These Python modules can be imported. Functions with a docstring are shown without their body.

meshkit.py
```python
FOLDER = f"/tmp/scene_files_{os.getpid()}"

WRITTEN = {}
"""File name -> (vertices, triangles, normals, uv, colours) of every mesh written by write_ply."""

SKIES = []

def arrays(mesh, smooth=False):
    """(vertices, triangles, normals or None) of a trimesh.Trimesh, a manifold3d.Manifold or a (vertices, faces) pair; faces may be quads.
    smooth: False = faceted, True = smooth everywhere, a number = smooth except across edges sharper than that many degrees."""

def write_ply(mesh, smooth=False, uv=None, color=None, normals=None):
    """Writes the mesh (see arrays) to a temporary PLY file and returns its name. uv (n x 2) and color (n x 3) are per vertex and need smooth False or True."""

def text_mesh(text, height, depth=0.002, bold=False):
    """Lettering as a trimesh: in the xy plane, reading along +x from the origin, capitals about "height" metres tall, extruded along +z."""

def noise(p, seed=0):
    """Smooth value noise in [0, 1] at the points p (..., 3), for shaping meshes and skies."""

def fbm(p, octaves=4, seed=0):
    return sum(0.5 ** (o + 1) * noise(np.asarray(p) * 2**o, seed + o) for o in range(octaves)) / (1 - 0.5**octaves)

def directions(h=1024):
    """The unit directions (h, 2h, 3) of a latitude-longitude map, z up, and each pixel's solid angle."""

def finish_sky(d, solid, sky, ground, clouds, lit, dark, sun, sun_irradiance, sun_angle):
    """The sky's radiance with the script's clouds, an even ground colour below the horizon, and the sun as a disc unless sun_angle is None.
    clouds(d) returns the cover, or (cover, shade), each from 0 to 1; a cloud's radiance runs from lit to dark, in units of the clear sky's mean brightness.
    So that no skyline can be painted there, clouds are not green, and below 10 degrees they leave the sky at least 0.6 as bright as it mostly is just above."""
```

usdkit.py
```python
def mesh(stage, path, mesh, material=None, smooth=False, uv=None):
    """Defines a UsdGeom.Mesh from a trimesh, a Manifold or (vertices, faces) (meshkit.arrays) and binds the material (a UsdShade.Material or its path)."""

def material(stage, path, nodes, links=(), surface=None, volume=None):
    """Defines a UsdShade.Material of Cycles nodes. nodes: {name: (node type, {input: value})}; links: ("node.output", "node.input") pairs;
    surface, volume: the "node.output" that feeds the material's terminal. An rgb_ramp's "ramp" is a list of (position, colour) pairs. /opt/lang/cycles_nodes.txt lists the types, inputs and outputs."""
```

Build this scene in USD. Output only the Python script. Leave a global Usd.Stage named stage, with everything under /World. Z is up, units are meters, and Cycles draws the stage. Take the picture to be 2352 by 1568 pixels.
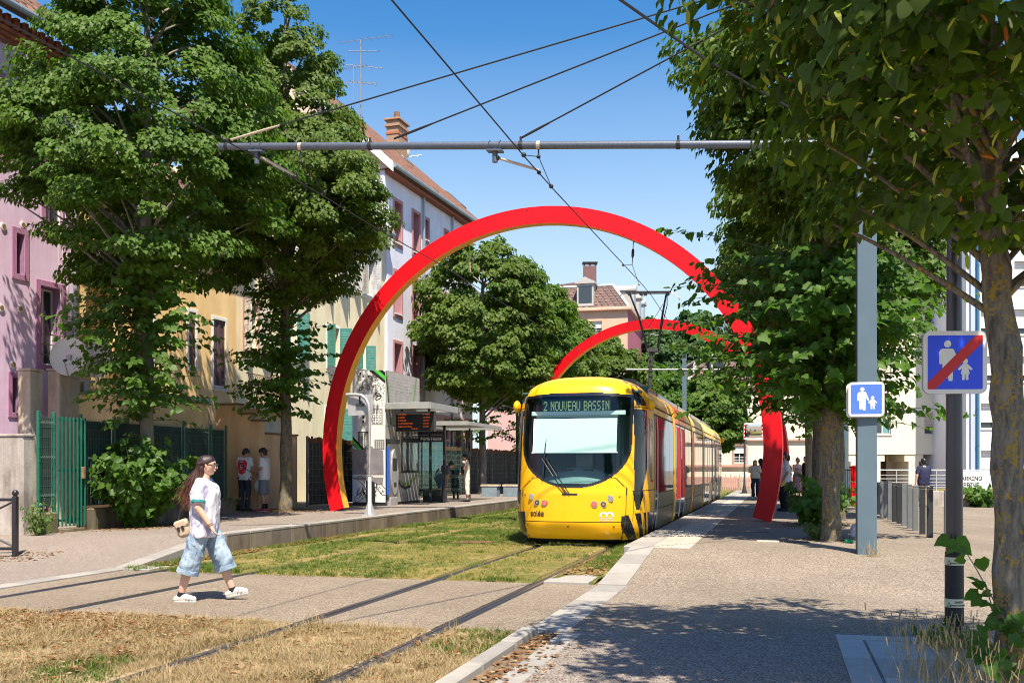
import math, random
import numpy as np, trimesh, manifold3d as m3, usdkit, meshkit
from shapely.geometry import Polygon, Point, LineString, box as sbox
from shapely import affinity
from shapely.ops import unary_union
from pxr import Usd, UsdGeom, UsdLux, UsdShade, Gf, Sdf, Vt

stage = Usd.Stage.CreateInMemory()
UsdGeom.SetStageUpAxis(stage, 'Z'); UsdGeom.SetStageMetersPerUnit(stage, 1.0)
UsdGeom.Xform.Define(stage, '/World'); UsdGeom.Scope.Define(stage, '/World/Looks')
pi = math.pi
# ------------------------------------------------------------------ camera, sky, sun, exposure
TH = math.radians(15.03); FOC = 2287.0; HV = 1077.0; EYE = 1.5
FW = np.array([-math.sin(TH), math.cos(TH)]); RT = np.array([math.cos(TH), math.sin(TH)])
cam = UsdGeom.Camera.Define(stage, '/World/camera')
cam.CreateHorizontalApertureAttr(36.0); cam.CreateVerticalApertureAttr(36.0 * 682 / 1024)
cam.CreateFocalLengthAttr(35.0); cam.CreateVerticalApertureOffsetAttr((HV - 784) / 2352 * 36)
cam.CreateClippingRangeAttr(Gf.Vec2f(0.05, 2000)); cam.CreateExposureAttr(1.05)
cam.AddTransformOp().Set(Gf.Matrix4d(RT[0], RT[1], 0, 0, 0, 0, 1, 0, -FW[0], -FW[1], 0, 0, 0, 0, EYE, 1))
SUN = np.array([0.25, -0.47, 1.0]); SUN /= np.linalg.norm(SUN)
EL = math.asin(SUN[2]); AZ = math.atan2(SUN[0], SUN[1])
usdkit.material(stage, '/World/Looks/sky_look', {
    's': ('sky_texture', {'sky_type': 'single_scattering', 'sun_disc': False, 'sun_elevation': EL, 'sun_rotation': AZ, 'air_density': 1.1, 'aerosol_density': 1.5, 'ozone_density': 2.6, 'altitude': 240.0}),
    'h': ('hsv', {'saturation': 1.65, 'value': 1.0, 'hue': 0.5, 'fac': 1.0}),
    'c': ('texture_coordinate', {}), 'z': ('separate_xyz', {}), 'r': ('rgb_ramp', {'ramp': [(0, (.95,) * 3), (.10, (.80,) * 3), (.20, (.62,) * 3), (.30, (.34,) * 3), (.40, (.10,) * 3), (.5, (.02,) * 3), (.6, (0,) * 3)]}), 'm': ('mix', {'color2': (4.9, 5.7, 6.3)}),
    'b': ('background_shader', {'strength': 0.09})}, [('s.color', 'h.color'), ('c.generated', 'z.vector'), ('z.z', 'r.fac'), ('r.color', 'm.fac'), ('h.color', 'm.color1'), ('m.color', 'b.color')], surface='b.background')
dome = UsdLux.DomeLight.Define(stage, '/World/sky')
UsdShade.MaterialBindingAPI.Apply(dome.GetPrim()).Bind(UsdShade.Material.Get(stage, '/World/Looks/sky_look'))
dome.GetPrim().SetCustomDataByKey('kind', 'structure')
sun = UsdLux.DistantLight.Define(stage, '/World/sun')
sun.CreateNormalizeAttr(True); sun.CreateIntensityAttr(1.25); sun.CreateAngleAttr(0.5); sun.CreateColorAttr(Gf.Vec3f(1.0, 0.90, 0.76))
_x = np.cross([0, 0, 1.0], SUN); _x /= np.linalg.norm(_x); _y = np.cross(SUN, _x)
sun.AddTransformOp().Set(Gf.Matrix4d(*_x, 0, *_y, 0, *SUN, 0, 0, 0, 60, 1))

# ------------------------------------------------------------------ helpers: picture point -> place in the world
def P(u, v, d):
    p = d * (FW + RT * (u - 1176) / FOC); return np.array([p[0], p[1], EYE + d * (HV - v) / FOC])
def G(u, v, z=0.0): return P(u, v, (EYE - z) * FOC / (v - HV))
def onY(u, v, Y):
    k = FW + RT * (u - 1176) / FOC; return P(u, v, Y / k[1])
def onX(u, v, X):
    k = FW + RT * (u - 1176) / FOC; return P(u, v, X / k[0])
V3 = lambda *a: np.array(a, float)
def nrm(a): a = np.asarray(a, float); return a / (np.linalg.norm(a) + 1e-12)

# ------------------------------------------------------------------ helpers: meshes as (vertices, triangles)
def join(*ms):
    ms = [m for m in (ms[0] if len(ms) == 1 and isinstance(ms[0], list) else ms) if m is not None and len(m[0])]
    if not ms: return (np.zeros((0, 3)), np.zeros((0, 3), int))
    vs, fs, n = [], [], 0
    for v, f in ms:
        v = np.asarray(v, float); f = np.asarray(f, int)
        if f.shape[1] == 4: f = np.vstack([f[:, [0, 1, 2]], f[:, [0, 2, 3]]])
        vs.append(v); fs.append(f + n); n += len(v)
    return np.vstack(vs), np.vstack(fs)
def tm(m): return (np.array(m.vertices), np.array(m.faces))
BF = np.array([[0, 2, 3], [0, 3, 1], [4, 5, 7], [4, 7, 6], [0, 1, 5], [0, 5, 4], [2, 6, 7], [2, 7, 3], [0, 4, 6], [0, 6, 2], [1, 3, 7], [1, 7, 5]])
BC = np.array([[x, y, z] for z in (-1, 1) for y in (-1, 1) for x in (-1, 1)], float)
_cb = trimesh.convex.convex_hull(np.array([[sx * (1 if k == 0 else .9), sy * (1 if k == 1 else .9), sz * (1 if k == 2 else .9)] for sx in (-1, 1) for sy in (-1, 1) for sz in (-1, 1) for k in range(3)]))
CBV, CBF = np.array(_cb.vertices), np.array(_cb.faces)
def box(x0, x1, y0, y1, z0, z1, ch=0.0):
    c = V3((x0 + x1) / 2, (y0 + y1) / 2, (z0 + z1) / 2); h = V3(abs(x1 - x0) / 2, abs(y1 - y0) / 2, abs(z1 - z0) / 2)
    if ch > 0:
        s = np.sign(CBV); full = np.isclose(np.abs(CBV), np.abs(CBV).max())
        return c + s * (h - np.where(full, 0, np.minimum(ch, h * .9))), CBF
    return c + BC * h, BF
def fbox(o, ex, ey, ez, a, b, ch=0.0):
    v, f = box(a[0], b[0], a[1], b[1], a[2], b[2], ch)
    M = np.array([ex, ey, ez], float)
    if np.linalg.det(M) < 0: f = f[:, ::-1]
    return np.asarray(o, float) + v @ M, f
def rotz(m, a, c=(0, 0, 0)):
    ca, sa = math.cos(a), math.sin(a); c = np.asarray(c, float); v = m[0] - c
    return np.stack([v[:, 0] * ca - v[:, 1] * sa, v[:, 0] * sa + v[:, 1] * ca, v[:, 2]], 1) + c, m[1]
def mv(m, d): return m[0] + np.asarray(d, float), m[1]
def tube(pts, r, n=8, caps=True):
    p = np.asarray(pts, float); k = len(p); r = np.broadcast_to(r, (k,)).astype(float)
    t = np.gradient(p, axis=0) if k > 2 else np.tile(p[1] - p[0], (2, 1)); t /= np.linalg.norm(t, axis=1, keepdims=True) + 1e-12
    ref = V3(0, 0, 1) if np.abs(t[:, 2]).mean() < .8 else V3(1, 0, 0)
    a = np.cross(t, ref); a /= np.linalg.norm(a, axis=1, keepdims=True) + 1e-12; b = np.cross(t, a)
    g = np.arange(n) * 2 * pi / n
    v = p[:, None] + r[:, None, None] * (np.cos(g)[None, :, None] * a[:, None] + np.sin(g)[None, :, None] * b[:, None])
    v = v.reshape(-1, 3); i, j = np.meshgrid(np.arange(k - 1), np.arange(n), indexing='ij'); j2 = (j + 1) % n
    f = np.stack([i * n + j, (i + 1) * n + j, (i + 1) * n + j2, i * n + j2], -1).reshape(-1, 4)
    f = np.vstack([f[:, [0, 1, 2]], f[:, [0, 2, 3]]])
    if caps:
        c0, c1 = len(v), len(v) + 1; v = np.vstack([v, p[0], p[-1]]); q = np.arange(n)
        f = np.vstack([f, np.stack([np.full(n, c0), q, (q + 1) % n], 1), np.stack([np.full(n, c1), (k - 1) * n + (q + 1) % n, (k - 1) * n + q], 1)])
    return v, f
def cyl(p0, p1, r, r2=None, n=12): return tube([p0, p1], [r, r if r2 is None else r2], n)
def ball(c, r, n=1, sc=(1, 1, 1)):
    s = trimesh.creation.icosphere(n, 1.0); return np.asarray(c, float) + np.array(s.vertices) * r * np.asarray(sc), np.array(s.faces)
def ext(poly, o, ex, ey, depth, n=None):
    """A 2-D polygon in the frame (o, ex, ey), extruded by depth along ex x ey."""
    if not hasattr(poly, 'geom_type'): poly = Polygon(poly)
    ez = np.cross(ex, ey) if n is None else np.asarray(n, float); out = []
    for g in getattr(poly, 'geoms', [poly]):
        if g.is_empty or g.area < 1e-9: continue
        m = trimesh.creation.extrude_polygon(g, abs(depth), engine='earcut')
        v = np.array(m.vertices); f = np.array(m.faces)
        if depth < 0: v[:, 2] *= -1; f = f[:, ::-1]
        M = np.array([ex, ey, ez], float)
        if np.linalg.det(M) < 0: f = f[:, ::-1]
        out.append((np.asarray(o, float) + v @ M, f))
    return join(out)
def text(s, h, o, ex, ey, depth=.004, bold=False, center=False, width=None):
    m = meshkit.text_mesh(s, h, depth, bold); v = np.array(m.vertices); f = np.array(m.faces); w = np.ptp(v[:, 0])
    if width: v[:, 0] = (v[:, 0] - v[:, 0].min()) * width / w; w = width
    if center: v[:, 0] -= w / 2 + v[:, 0].min()
    M = np.array([ex, ey, np.cross(ex, ey)], float); return np.asarray(o, float) + v @ M, f
def quad(a, b, c, d): return np.array([a, b, c, d], float), np.array([[0, 1, 2], [0, 2, 3]])
def grid(fn, us, vs):
    U, W = np.meshgrid(us, vs, indexing='ij'); v = fn(U.ravel(), W.ravel()); nu, nv = len(us), len(vs)
    i, j = np.meshgrid(np.arange(nu - 1), np.arange(nv - 1), indexing='ij'); a = (i * nv + j).ravel()
    f = np.stack([a, a + nv, a + nv + 1, a + 1], 1); return v, np.vstack([f[:, [0, 1, 2]], f[:, [0, 2, 3]]])
def rrect(w, h, r): return sbox(-w / 2 + r, -h / 2 + r, w / 2 - r, h / 2 - r).buffer(r, quad_segs=5)

# ------------------------------------------------------------------ helpers: prims
_n = {}
def numbered(parent, name):
    k = (parent, name); c = _n.get(k, -1) + 1; _n[k] = c
    return f'{parent}/{name}' if c == 0 else f'{parent}/{name}_{c:03d}'
def tag(p, **kw):
    for k, v in kw.items():
        if v: p.SetCustomDataByKey({'cat': 'category'}.get(k, k), v)
def setmesh(path, mesh, material, smooth, base):
    v, f = mesh; v = np.asarray(v, float)
    return usdkit.mesh(stage, path, (v - base, f), material, smooth=smooth)
class T:
    """One thing (an Xform at its base) or one part; add() puts a part under it. Points are given in world coordinates."""
    def __init__(s, path, base): s.path, s.base = path, np.asarray(base, float)
    @property
    def prim(s): return stage.GetPrimAtPath(s.path)
    def add(s, name, mesh, material, smooth=False, label=None, kind=None):
        if len(mesh[0]) == 0: return s
        p = numbered(s.path, name); m = setmesh(p, mesh, material, smooth, s.base); tag(m.GetPrim(), label=label, kind=kind); return T(p, s.base)
    def many(s, name, meshes, mats, smooth=False, limit=300, rest='pieces'):
        """alike pieces: the nearest ones as parts of their own, those past the limit joined into one"""
        mats = mats if isinstance(mats, list) else [mats]
        if len(meshes) > limit:
            dist = [np.hypot(*(np.mean(m[0], 0)[:2])) for m in meshes]; order = np.argsort(dist, kind='stable')
            s.add(rest, join([meshes[i] for i in order[limit:]]), mats[0], smooth, kind='stuff'); meshes = [meshes[i] for i in order[:limit]]
        for i, m in enumerate(meshes): s.add(name, m, mats[(i * 7 + i // 3) % len(mats)], smooth)
def thing(name, label, cat, base, group=None, rz=0):
    p = numbered('/World', name); x = UsdGeom.Xform.Define(stage, p); x.AddTranslateOp().Set(Gf.Vec3d(*map(float, base)))
    if rz: x.AddRotateZOp().Set(math.degrees(rz))
    tag(x.GetPrim(), label=label, cat=cat, group=group); return T(p, base)
def single(name, label, cat, base, mesh, material, smooth=False, group=None, kind=None):
    p = numbered('/World', name); m = setmesh(p, mesh, material, smooth, np.asarray(base, float)); m.AddTranslateOp().Set(Gf.Vec3d(*map(float, base)))
    tag(m.GetPrim(), label=label, cat=cat, group=group, kind=kind); return T(p, base)
def struct(name, mesh, material, smooth=False, label=None, kind='structure'):
    p = numbered('/World', name); m = setmesh(p, mesh, material, smooth, np.zeros(3)); tag(m.GetPrim(), kind=kind, label=label); return T(p, (0, 0, 0))
def copy_of(src, name, label, base, rz=0, group=None):
    p = numbered('/World', name); x = UsdGeom.Xform.Define(stage, p); g = x.GetPrim()
    g.GetReferences().AddInternalReference(src.path)
    x.ClearXformOpOrder(); x.AddTranslateOp(opSuffix='c').Set(Gf.Vec3d(*map(float, base))); x.AddRotateZOp(opSuffix='c').Set(math.degrees(rz))
    g.SetInstanceable(True); tag(g, label=label, group=group); return T(p, base)
def instancer(name, protos, pos, ori, scl, idx, label=None, parent='/World', cat=None):
    """protos: list of (mesh, material)"""
    p = numbered(parent, name); I = UsdGeom.PointInstancer.Define(stage, p); rel = I.CreatePrototypesRel()
    for k, (m, mt) in enumerate(protos):
        q = f'{p}/piece_{k + 1:03d}'; setmesh(q, m, mt, False, np.zeros(3)); rel.AddTarget(q)
    I.CreatePositionsAttr(Vt.Vec3fArray.FromNumpy(np.asarray(pos, np.float32)))
    I.CreateProtoIndicesAttr(Vt.IntArray.FromNumpy(np.asarray(idx, np.int32)))
    half = np.asarray(ori, float) / 2
    I.CreateOrientationsAttr(Vt.QuathArray([Gf.Quath(float(math.cos(a)), 0.0, 0.0, float(math.sin(a))) for a in half]))
    s = np.asarray(scl, np.float32); s = np.repeat(s[:, None], 3, 1) if s.ndim == 1 else s
    I.CreateScalesAttr(Vt.Vec3fArray.FromNumpy(s)); tag(I.GetPrim(), label=label, cat=cat, kind='stuff')

# ------------------------------------------------------------------ materials
def mat(name, col, rough=.6, var=.12, scale=3.0, col2=None, bump=0.0, bscale=60.0, metal=0.0, coat=0.0, spec=.5, detail=5.0, stretch=None, lo=.3, hi=.7, dist=.01):
    c = np.array(col, float); a = np.clip(c * (1 - var), 0, 1); b = np.clip(c * (1 + var), 0, 1) if col2 is None else np.array(col2, float)
    nodes = {'g': ('geometry', {}), 'm': ('mapping', {'scale': stretch or (1, 1, 1)}), 'n': ('noise_texture', {'scale': scale, 'detail': detail, 'roughness': .6}),
             'r': ('rgb_ramp', {'ramp': [(lo, tuple(a)), (hi, tuple(b))]}),
             'p': ('principled_bsdf', {'roughness': rough, 'metallic': metal, 'coat_weight': coat, 'specular_ior_level': spec})}
    links = [('g.position', 'm.vector'), ('m.vector', 'n.vector'), ('n.fac', 'r.fac'), ('r.color', 'p.base_color')]
    if bump:
        nodes['bn'] = ('noise_texture', {'scale': bscale, 'detail': 4.0, 'roughness': .6}); nodes['b'] = ('bump', {'strength': bump, 'distance': dist})
        links += [('m.vector', 'bn.vector'), ('bn.fac', 'b.height'), ('b.normal', 'p.normal')]
    return usdkit.material(stage, '/World/Looks/' + name, nodes, links, surface='p.BSDF')
def plain(name, col, rough=.5, metal=0.0, coat=0.0, spec=.5):
    return usdkit.material(stage, '/World/Looks/' + name, {'p': ('principled_bsdf', {'base_color': tuple(col), 'roughness': rough, 'metallic': metal, 'coat_weight': coat, 'specular_ior_level': spec})}, surface='p.BSDF')
def glow(name, col, strength):
    return usdkit.material(stage, '/World/Looks/' + name, {'e': ('emission', {'color': tuple(col), 'strength': strength})}, surface='e.emission')
def pane(name, tint=(.8, .9, .88), ior=1.5, rough=0.0):
    return usdkit.material(stage, '/World/Looks/' + name, {'t': ('transparent_bsdf', {'color': tint}), 'g': ('glossy_bsdf', {'roughness': rough, 'color': (.95, .95, .95)}), 'l': ('layer_weight', {'blend': .5}), 'q': ('math', {'math_type': 'power', 'value2': 4.0}), 'f': ('math', {'math_type': 'multiply_add', 'value2': .75, 'value3': .045 * ior / 1.5}), 'x': ('mix_closure', {})},
                           [('l.facing', 'q.value1'), ('q.value', 'f.value1'), ('f.value', 'x.fac'), ('t.BSDF', 'x.closure1'), ('g.BSDF', 'x.closure2')], surface='x.closure')
def leafmat(name, ramp, trans=.35, rough=.55, tint=1.0):
    cols = [(p, tuple(c)) for p, c in ramp]
    tc = [(p, tuple(np.clip(np.array(c) * np.array([1.9, 2.3, .6]) * tint, 0, 1))) for p, c in ramp]
    return usdkit.material(stage, '/World/Looks/' + name, {
        'g': ('geometry', {}), 'n': ('noise_texture', {'scale': 1.1, 'detail': 2.0}), 'a': ('math', {'math_type': 'multiply_add', 'value2': .5, 'value3': -.12}), 's': ('math', {'math_type': 'multiply_add', 'value2': .72}),
        'r': ('rgb_ramp', {'ramp': cols}), 'r2': ('rgb_ramp', {'ramp': tc}), 'p': ('principled_bsdf', {'roughness': rough, 'specular_ior_level': .3}),
        't': ('translucent_bsdf', {}), 'x': ('mix_closure', {'fac': trans})},
        [('g.position', 'n.vector'), ('n.fac', 'a.value1'), ('g.random_per_island', 's.value1'), ('a.value', 's.value3'), ('s.value', 'r.fac'), ('s.value', 'r2.fac'), ('r.color', 'p.base_color'), ('r2.color', 't.color'),
         ('p.BSDF', 'x.closure1'), ('t.BSDF', 'x.closure2')], surface='x.closure')
def aggregate(name, dark, mid, light, scale=55.0, patch=.10, bump=.6):
    """exposed-aggregate asphalt: small stones of several tones, broad stains"""
    return usdkit.material(stage, '/World/Looks/' + name, {
        'g': ('geometry', {}), 'v': ('voronoi_texture', {'scale': scale}), 'n': ('noise_texture', {'scale': .45, 'detail': 6.0, 'roughness': .65}), 'n2': ('noise_texture', {'scale': 230.0, 'detail': 2.0}),
        'w': ('white_noise_texture', {'dimensions': '3D'}), 'r': ('rgb_ramp', {'ramp': [(0, dark), (.35, mid), (1, light)]}), 'r2': ('rgb_ramp', {'ramp': [(.25, (1 - patch,) * 3), (.75, (1 + patch * .6,) * 3)]}),
        'mx': ('mix', {'mix_type': 'multiply', 'fac': 1.0}), 'b': ('bump', {'strength': bump, 'distance': .006, 'invert': True}), 'p': ('principled_bsdf', {'roughness': .88, 'specular_ior_level': .25})},
        [('g.position', 'v.vector'), ('g.position', 'n.vector'), ('v.position', 'w.vector'), ('w.value', 'r.fac'), ('n.fac', 'r2.fac'), ('r.color', 'mx.color1'), ('r2.color', 'mx.color2'), ('mx.color', 'p.base_color'),
         ('v.distance', 'b.height'), ('b.normal', 'p.normal')], surface='p.BSDF')
def weathered(name, col, stain, rough=.85, scale=.7, streak=3.0, bump=.35, bscale=45, amount=.55):
    """plaster or concrete with run-off streaks and blotches of its own"""
    return usdkit.material(stage, '/World/Looks/' + name, {
        'g': ('geometry', {}), 'm': ('mapping', {'scale': (1, 1, .16)}), 'n': ('noise_texture', {'scale': streak, 'detail': 5.0, 'roughness': .6}), 'n1': ('noise_texture', {'scale': scale, 'detail': 6.0, 'roughness': .65}),
        'mu': ('math', {'math_type': 'multiply'}), 'r': ('rgb_ramp', {'ramp': [(.16, col), (.16 + .3 / amount * .55, stain)]}), 'bn': ('noise_texture', {'scale': bscale, 'detail': 4.0, 'roughness': .65}),
        'b': ('bump', {'strength': bump, 'distance': .012}), 'p': ('principled_bsdf', {'roughness': rough, 'specular_ior_level': .25})},
        [('g.position', 'm.vector'), ('m.vector', 'n.vector'), ('g.position', 'n1.vector'), ('n.fac', 'mu.value1'), ('n1.fac', 'mu.value2'), ('mu.value', 'r.fac'), ('r.color', 'p.base_color'), ('g.position', 'bn.vector'), ('bn.fac', 'b.height'), ('b.normal', 'p.normal')], surface='p.BSDF')
RNG = np.random.default_rng(7)
# ================================================================== THE GROUND
sm = lambda x, a, b: np.clip((np.asarray(x, float) - a) / (b - a), 0, 1)
def zr(X, Y):
    X = np.asarray(X, float); r = .27 * sm(Y, 12.7, 15.7); return r - .15 * sm(X, 3.2, 6.0) * sm(Y, 12.7, 18)
def zl(X, Y):
    e = .36 * sm(Y, 13.0, 15.7); return np.maximum(e - .16 * sm(-np.asarray(X, float), 9.9, 14.3) * (1 - sm(Y, 19.5, 25)), 0) * np.where(np.asarray(Y) < 13, 0, 1)
XTR = [-3.04, -4.53, -7.36, -8.86]
m_agg = aggregate('aggregate_asphalt', (.09, .07, .052), (.18, .147, .11), (.32, .268, .208), 76.0, .26, .5)
m_agg2 = aggregate('crossing_asphalt', (.095, .073, .052), (.18, .143, .104), (.31, .255, .19), 80.0, .28, .5)
m_asph = aggregate('dark_asphalt', (.075, .06, .052), (.16, .13, .108), (.36, .31, .26), 95.0, .14, .5)
m_earth = mat('dry_earth', (.16, .11, .065), .95, .35, 5, bump=.5, bscale=40)
m_turf = usdkit.material(stage, '/World/Looks/turf_soil', {'g': ('geometry', {}), 'n': ('noise_texture', {'scale': .55, 'detail': 6.0, 'roughness': .7}), 'n2': ('noise_texture', {'scale': 22.0, 'detail': 5.0}),
    'r': ('rgb_ramp', {'ramp': [(.3, (.075, .11, .022)), (.45, (.16, .15, .045)), (.6, (.30, .22, .09)), (.75, (.36, .27, .12))]}), 'r2': ('rgb_ramp', {'ramp': [(.25, (.5, .5, .5)), (.8, (1.2, 1.2, 1.2))]}),
    'mx': ('mix', {'mix_type': 'multiply', 'fac': 1.0}), 'b': ('bump', {'strength': .8, 'distance': .03}), 'p': ('principled_bsdf', {'roughness': .95, 'specular_ior_level': .1})},
    [('g.position', 'n.vector'), ('g.position', 'n2.vector'), ('n.fac', 'r.fac'), ('n2.fac', 'r2.fac'), ('r.color', 'mx.color1'), ('r2.color', 'mx.color2'), ('mx.color', 'p.base_color'), ('n2.fac', 'b.height'), ('b.normal', 'p.normal')], surface='p.BSDF')
m_drysoil = mat('dry_thatch', (.36, .25, .12), .95, .4, 9, bump=.8, bscale=50, dist=.03, col2=(.52, .40, .24))
stone = [mat(f'kerb_stone_{k}', c, .8, .10, 7, bump=.25, bscale=120) for k, c in enumerate([(.27, .25, .22), (.30, .28, .245), (.24, .225, .20)])]
facest = [weathered(f'platform_stone_{k}', c, s, .75, 1.2, 6.0, .15, 90, .8) for k, (c, s) in enumerate([((.20, .165, .125), (.11, .085, .06)), ((.23, .19, .145), (.13, .10, .07)), ((.17, .145, .115), (.10, .08, .06))])]
pale = [mat(f'tactile_slab_{k}', c, .8, .08, 9, bump=.3, bscale=150) for k, c in enumerate([(.40, .35, .28), (.43, .38, .305), (.37, .325, .26)])]

g = struct('ground', grid(lambda x, y: np.stack([x, y, np.full_like(x, -.10)], 1), np.linspace(-500, 500, 9), np.linspace(-300, 900, 9)), m_asph)
# right-hand pavement (a sheet with the ramp in it) and the darker asphalt laid next to it
ys = np.unique(np.r_[np.linspace(-25, 12.7, 12), np.linspace(12.7, 18, 12), np.linspace(18, 95, 20)])
xs = np.unique(np.r_[-1.9, np.linspace(-1.2, 3.2, 6), np.linspace(3.2, 6, 6), np.linspace(6, 70, 12)])
struct('pavement', grid(lambda x, y: np.stack([x, y, zr(x, y)], 1), xs, ys), m_agg)
struct('asphalt_path', ext([(-1.9, -24), (30, -24), (30, 17), (3.3, 10.35), (.50, 9.6), (-1.9, 8.93)], (0, 0, -.02), (1, 0, 0), (0, 1, 0), .025), m_asph)
# the crossing, the track bed, the left pavement
RC = [x + (-1, 1)[k % 2] * .03 for k, x in enumerate(XTR)]      # middle of each rail groove
_e = sorted([-9.42, -2.27] + [c + s * .088 for c in RC for s in (-1, 1)])
struct('crossing_path', join([box(_e[i], _e[i + 1], 8.85, 12.75, -.09, 0) for i in range(0, len(_e), 2)]), m_agg2)
struct('track_bed', box(-9.42, -2.27, -6, 12.74, -.2, -.095), m_earth)
railx = np.array([c + s * d for c in RC for s in (-1, 1) for d in (.082, .1)])
low = lambda x: np.min([np.abs(x - c) for c in RC], 0) < .09
struct('track_turf', grid(lambda x, y: np.stack([x, y, -.012 + sm(y, 12.75, 13.1) * (.024 + .03 * meshkit.noise(np.stack([x * 1.5, y * 1.5, x * 0], 1))) - .075 * low(x)], 1), np.unique(np.r_[np.linspace(-9.42, -2.34, 70), railx]), np.linspace(12.75, 75, 160)), m_turf, True)
struct('track_bed', box(-9.44, -2.3, 12.74, 75, -.09, -.014), m_earth)
struct('dry_verge', grid(lambda x, y: np.stack([x, y, -.03 + .035 * meshkit.noise(np.stack([x * 2, y * 2, x * 0], 1)) - .06 * low(x)], 1), np.unique(np.r_[np.linspace(-16, -2.27, 90), railx]), np.linspace(-6, 8.85, 90)), m_drysoil, True)
ysl = np.unique(np.r_[np.linspace(8.85, 13, 5), np.linspace(13, 16, 12), np.linspace(16, 26, 12), np.linspace(26, 95, 10)])
xsl = np.unique(np.r_[-9.74, np.linspace(-9.9, -14.3, 8), -18, -40])
struct('left_pavement', grid(lambda x, y: np.stack([x, y, zl(x, y)], 1), xsl, ysl), m_asph)
struct('road_behind', box(-120, -16, -25, 8.85, -.09, -.005), m_asph)
struct('far_square', grid(lambda x, y: np.stack([x, y, .05 + 0 * x], 1), [-60, 70], [75, 200]), m_agg2)

# kerbs, platform edges: one stone each
ks = struct('right_kerb', box(-2.26, -2.13, -6, 3.2, -.1, .055), stone[0]); _y = 3.2; L = []
while _y < 8.8: L.append(box(-2.265, -2.125, _y + .004, min(_y + .96, 8.84) - .004, -.09, .065 + RNG.uniform(-.006, .006), .014)); _y += .97
ks.many('kerb_stone', L, stone); L = []
for k in range(9): L.append(box(-1.93, -1.74, 3.3 + k * .62 + .006, 3.3 + (k + 1) * .62 - .006, -.03, .014 + RNG.uniform(-.003, .003), .006))
ks.many('gutter_slab', L, stone)
struct('kerb_gap', box(-2.124, -1.93, 0, 8.9, -.05, .003), m_earth)
fb_ = struct('flush_kerb', box(-2.265, -1.905, 8.86, 12.7, -.06, -.002), m_earth); L = []; _y = 8.86
while _y < 12.6: L.append(box(-2.265, -1.895, _y + .005, min(_y + .78, 12.72) - .005, -.04, .008 + RNG.uniform(-.002, .002), .006)); _y += .78
fb_.many('kerb_slab', L, stone); L = []
for k in range(4):
    a, b = 12.73 + k * .75, 12.73 + (k + 1) * .75
    v = np.array([[x, y, zr(0, y) + z] for z in (-.12, .012) for y in (a + .004, b - .004) for x in (-2.27, -1.9)]); L.append((v, BF))
fb_.many('ramp_slab', L, stone)
pe = struct('right_platform_edge', box(-2.36, -1.96, 15.78, 58, -.1, .262), facest[1]); L = []; _y = 15.72
while _y < 58: L.append(box(-2.39, -1.965, _y + .004, _y + .996, .10, .285, .012)); _y += 1.0
pe.many('edge_slab', L, stone); L = []; _y = 15.72
while _y < 50:
    for i in range(2): L.append(box(-1.96 + i * .31 + .003, -1.96 + (i + 1) * .31 - .003, _y + .003, _y + .597, .2, .278 + RNG.uniform(-.001, .002), .006))
    _y += .6
pe.many('tactile_slab', L, pale)
L = [mv(box(-.0075, .0075, -.285, .285, 0, .006), (-1.93 + q * .062, y, .278)) for y in np.arange(16.02, 24, .6) for q in range(10) if q != 4]
pe.add('tactile_ribs', join(L), pale[1], kind='stuff')
le = struct('left_platform_edge', box(-9.74, -9.47, 15.7, 75, -.1, .345), facest[0]); L = []; _y = 15.7
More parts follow.
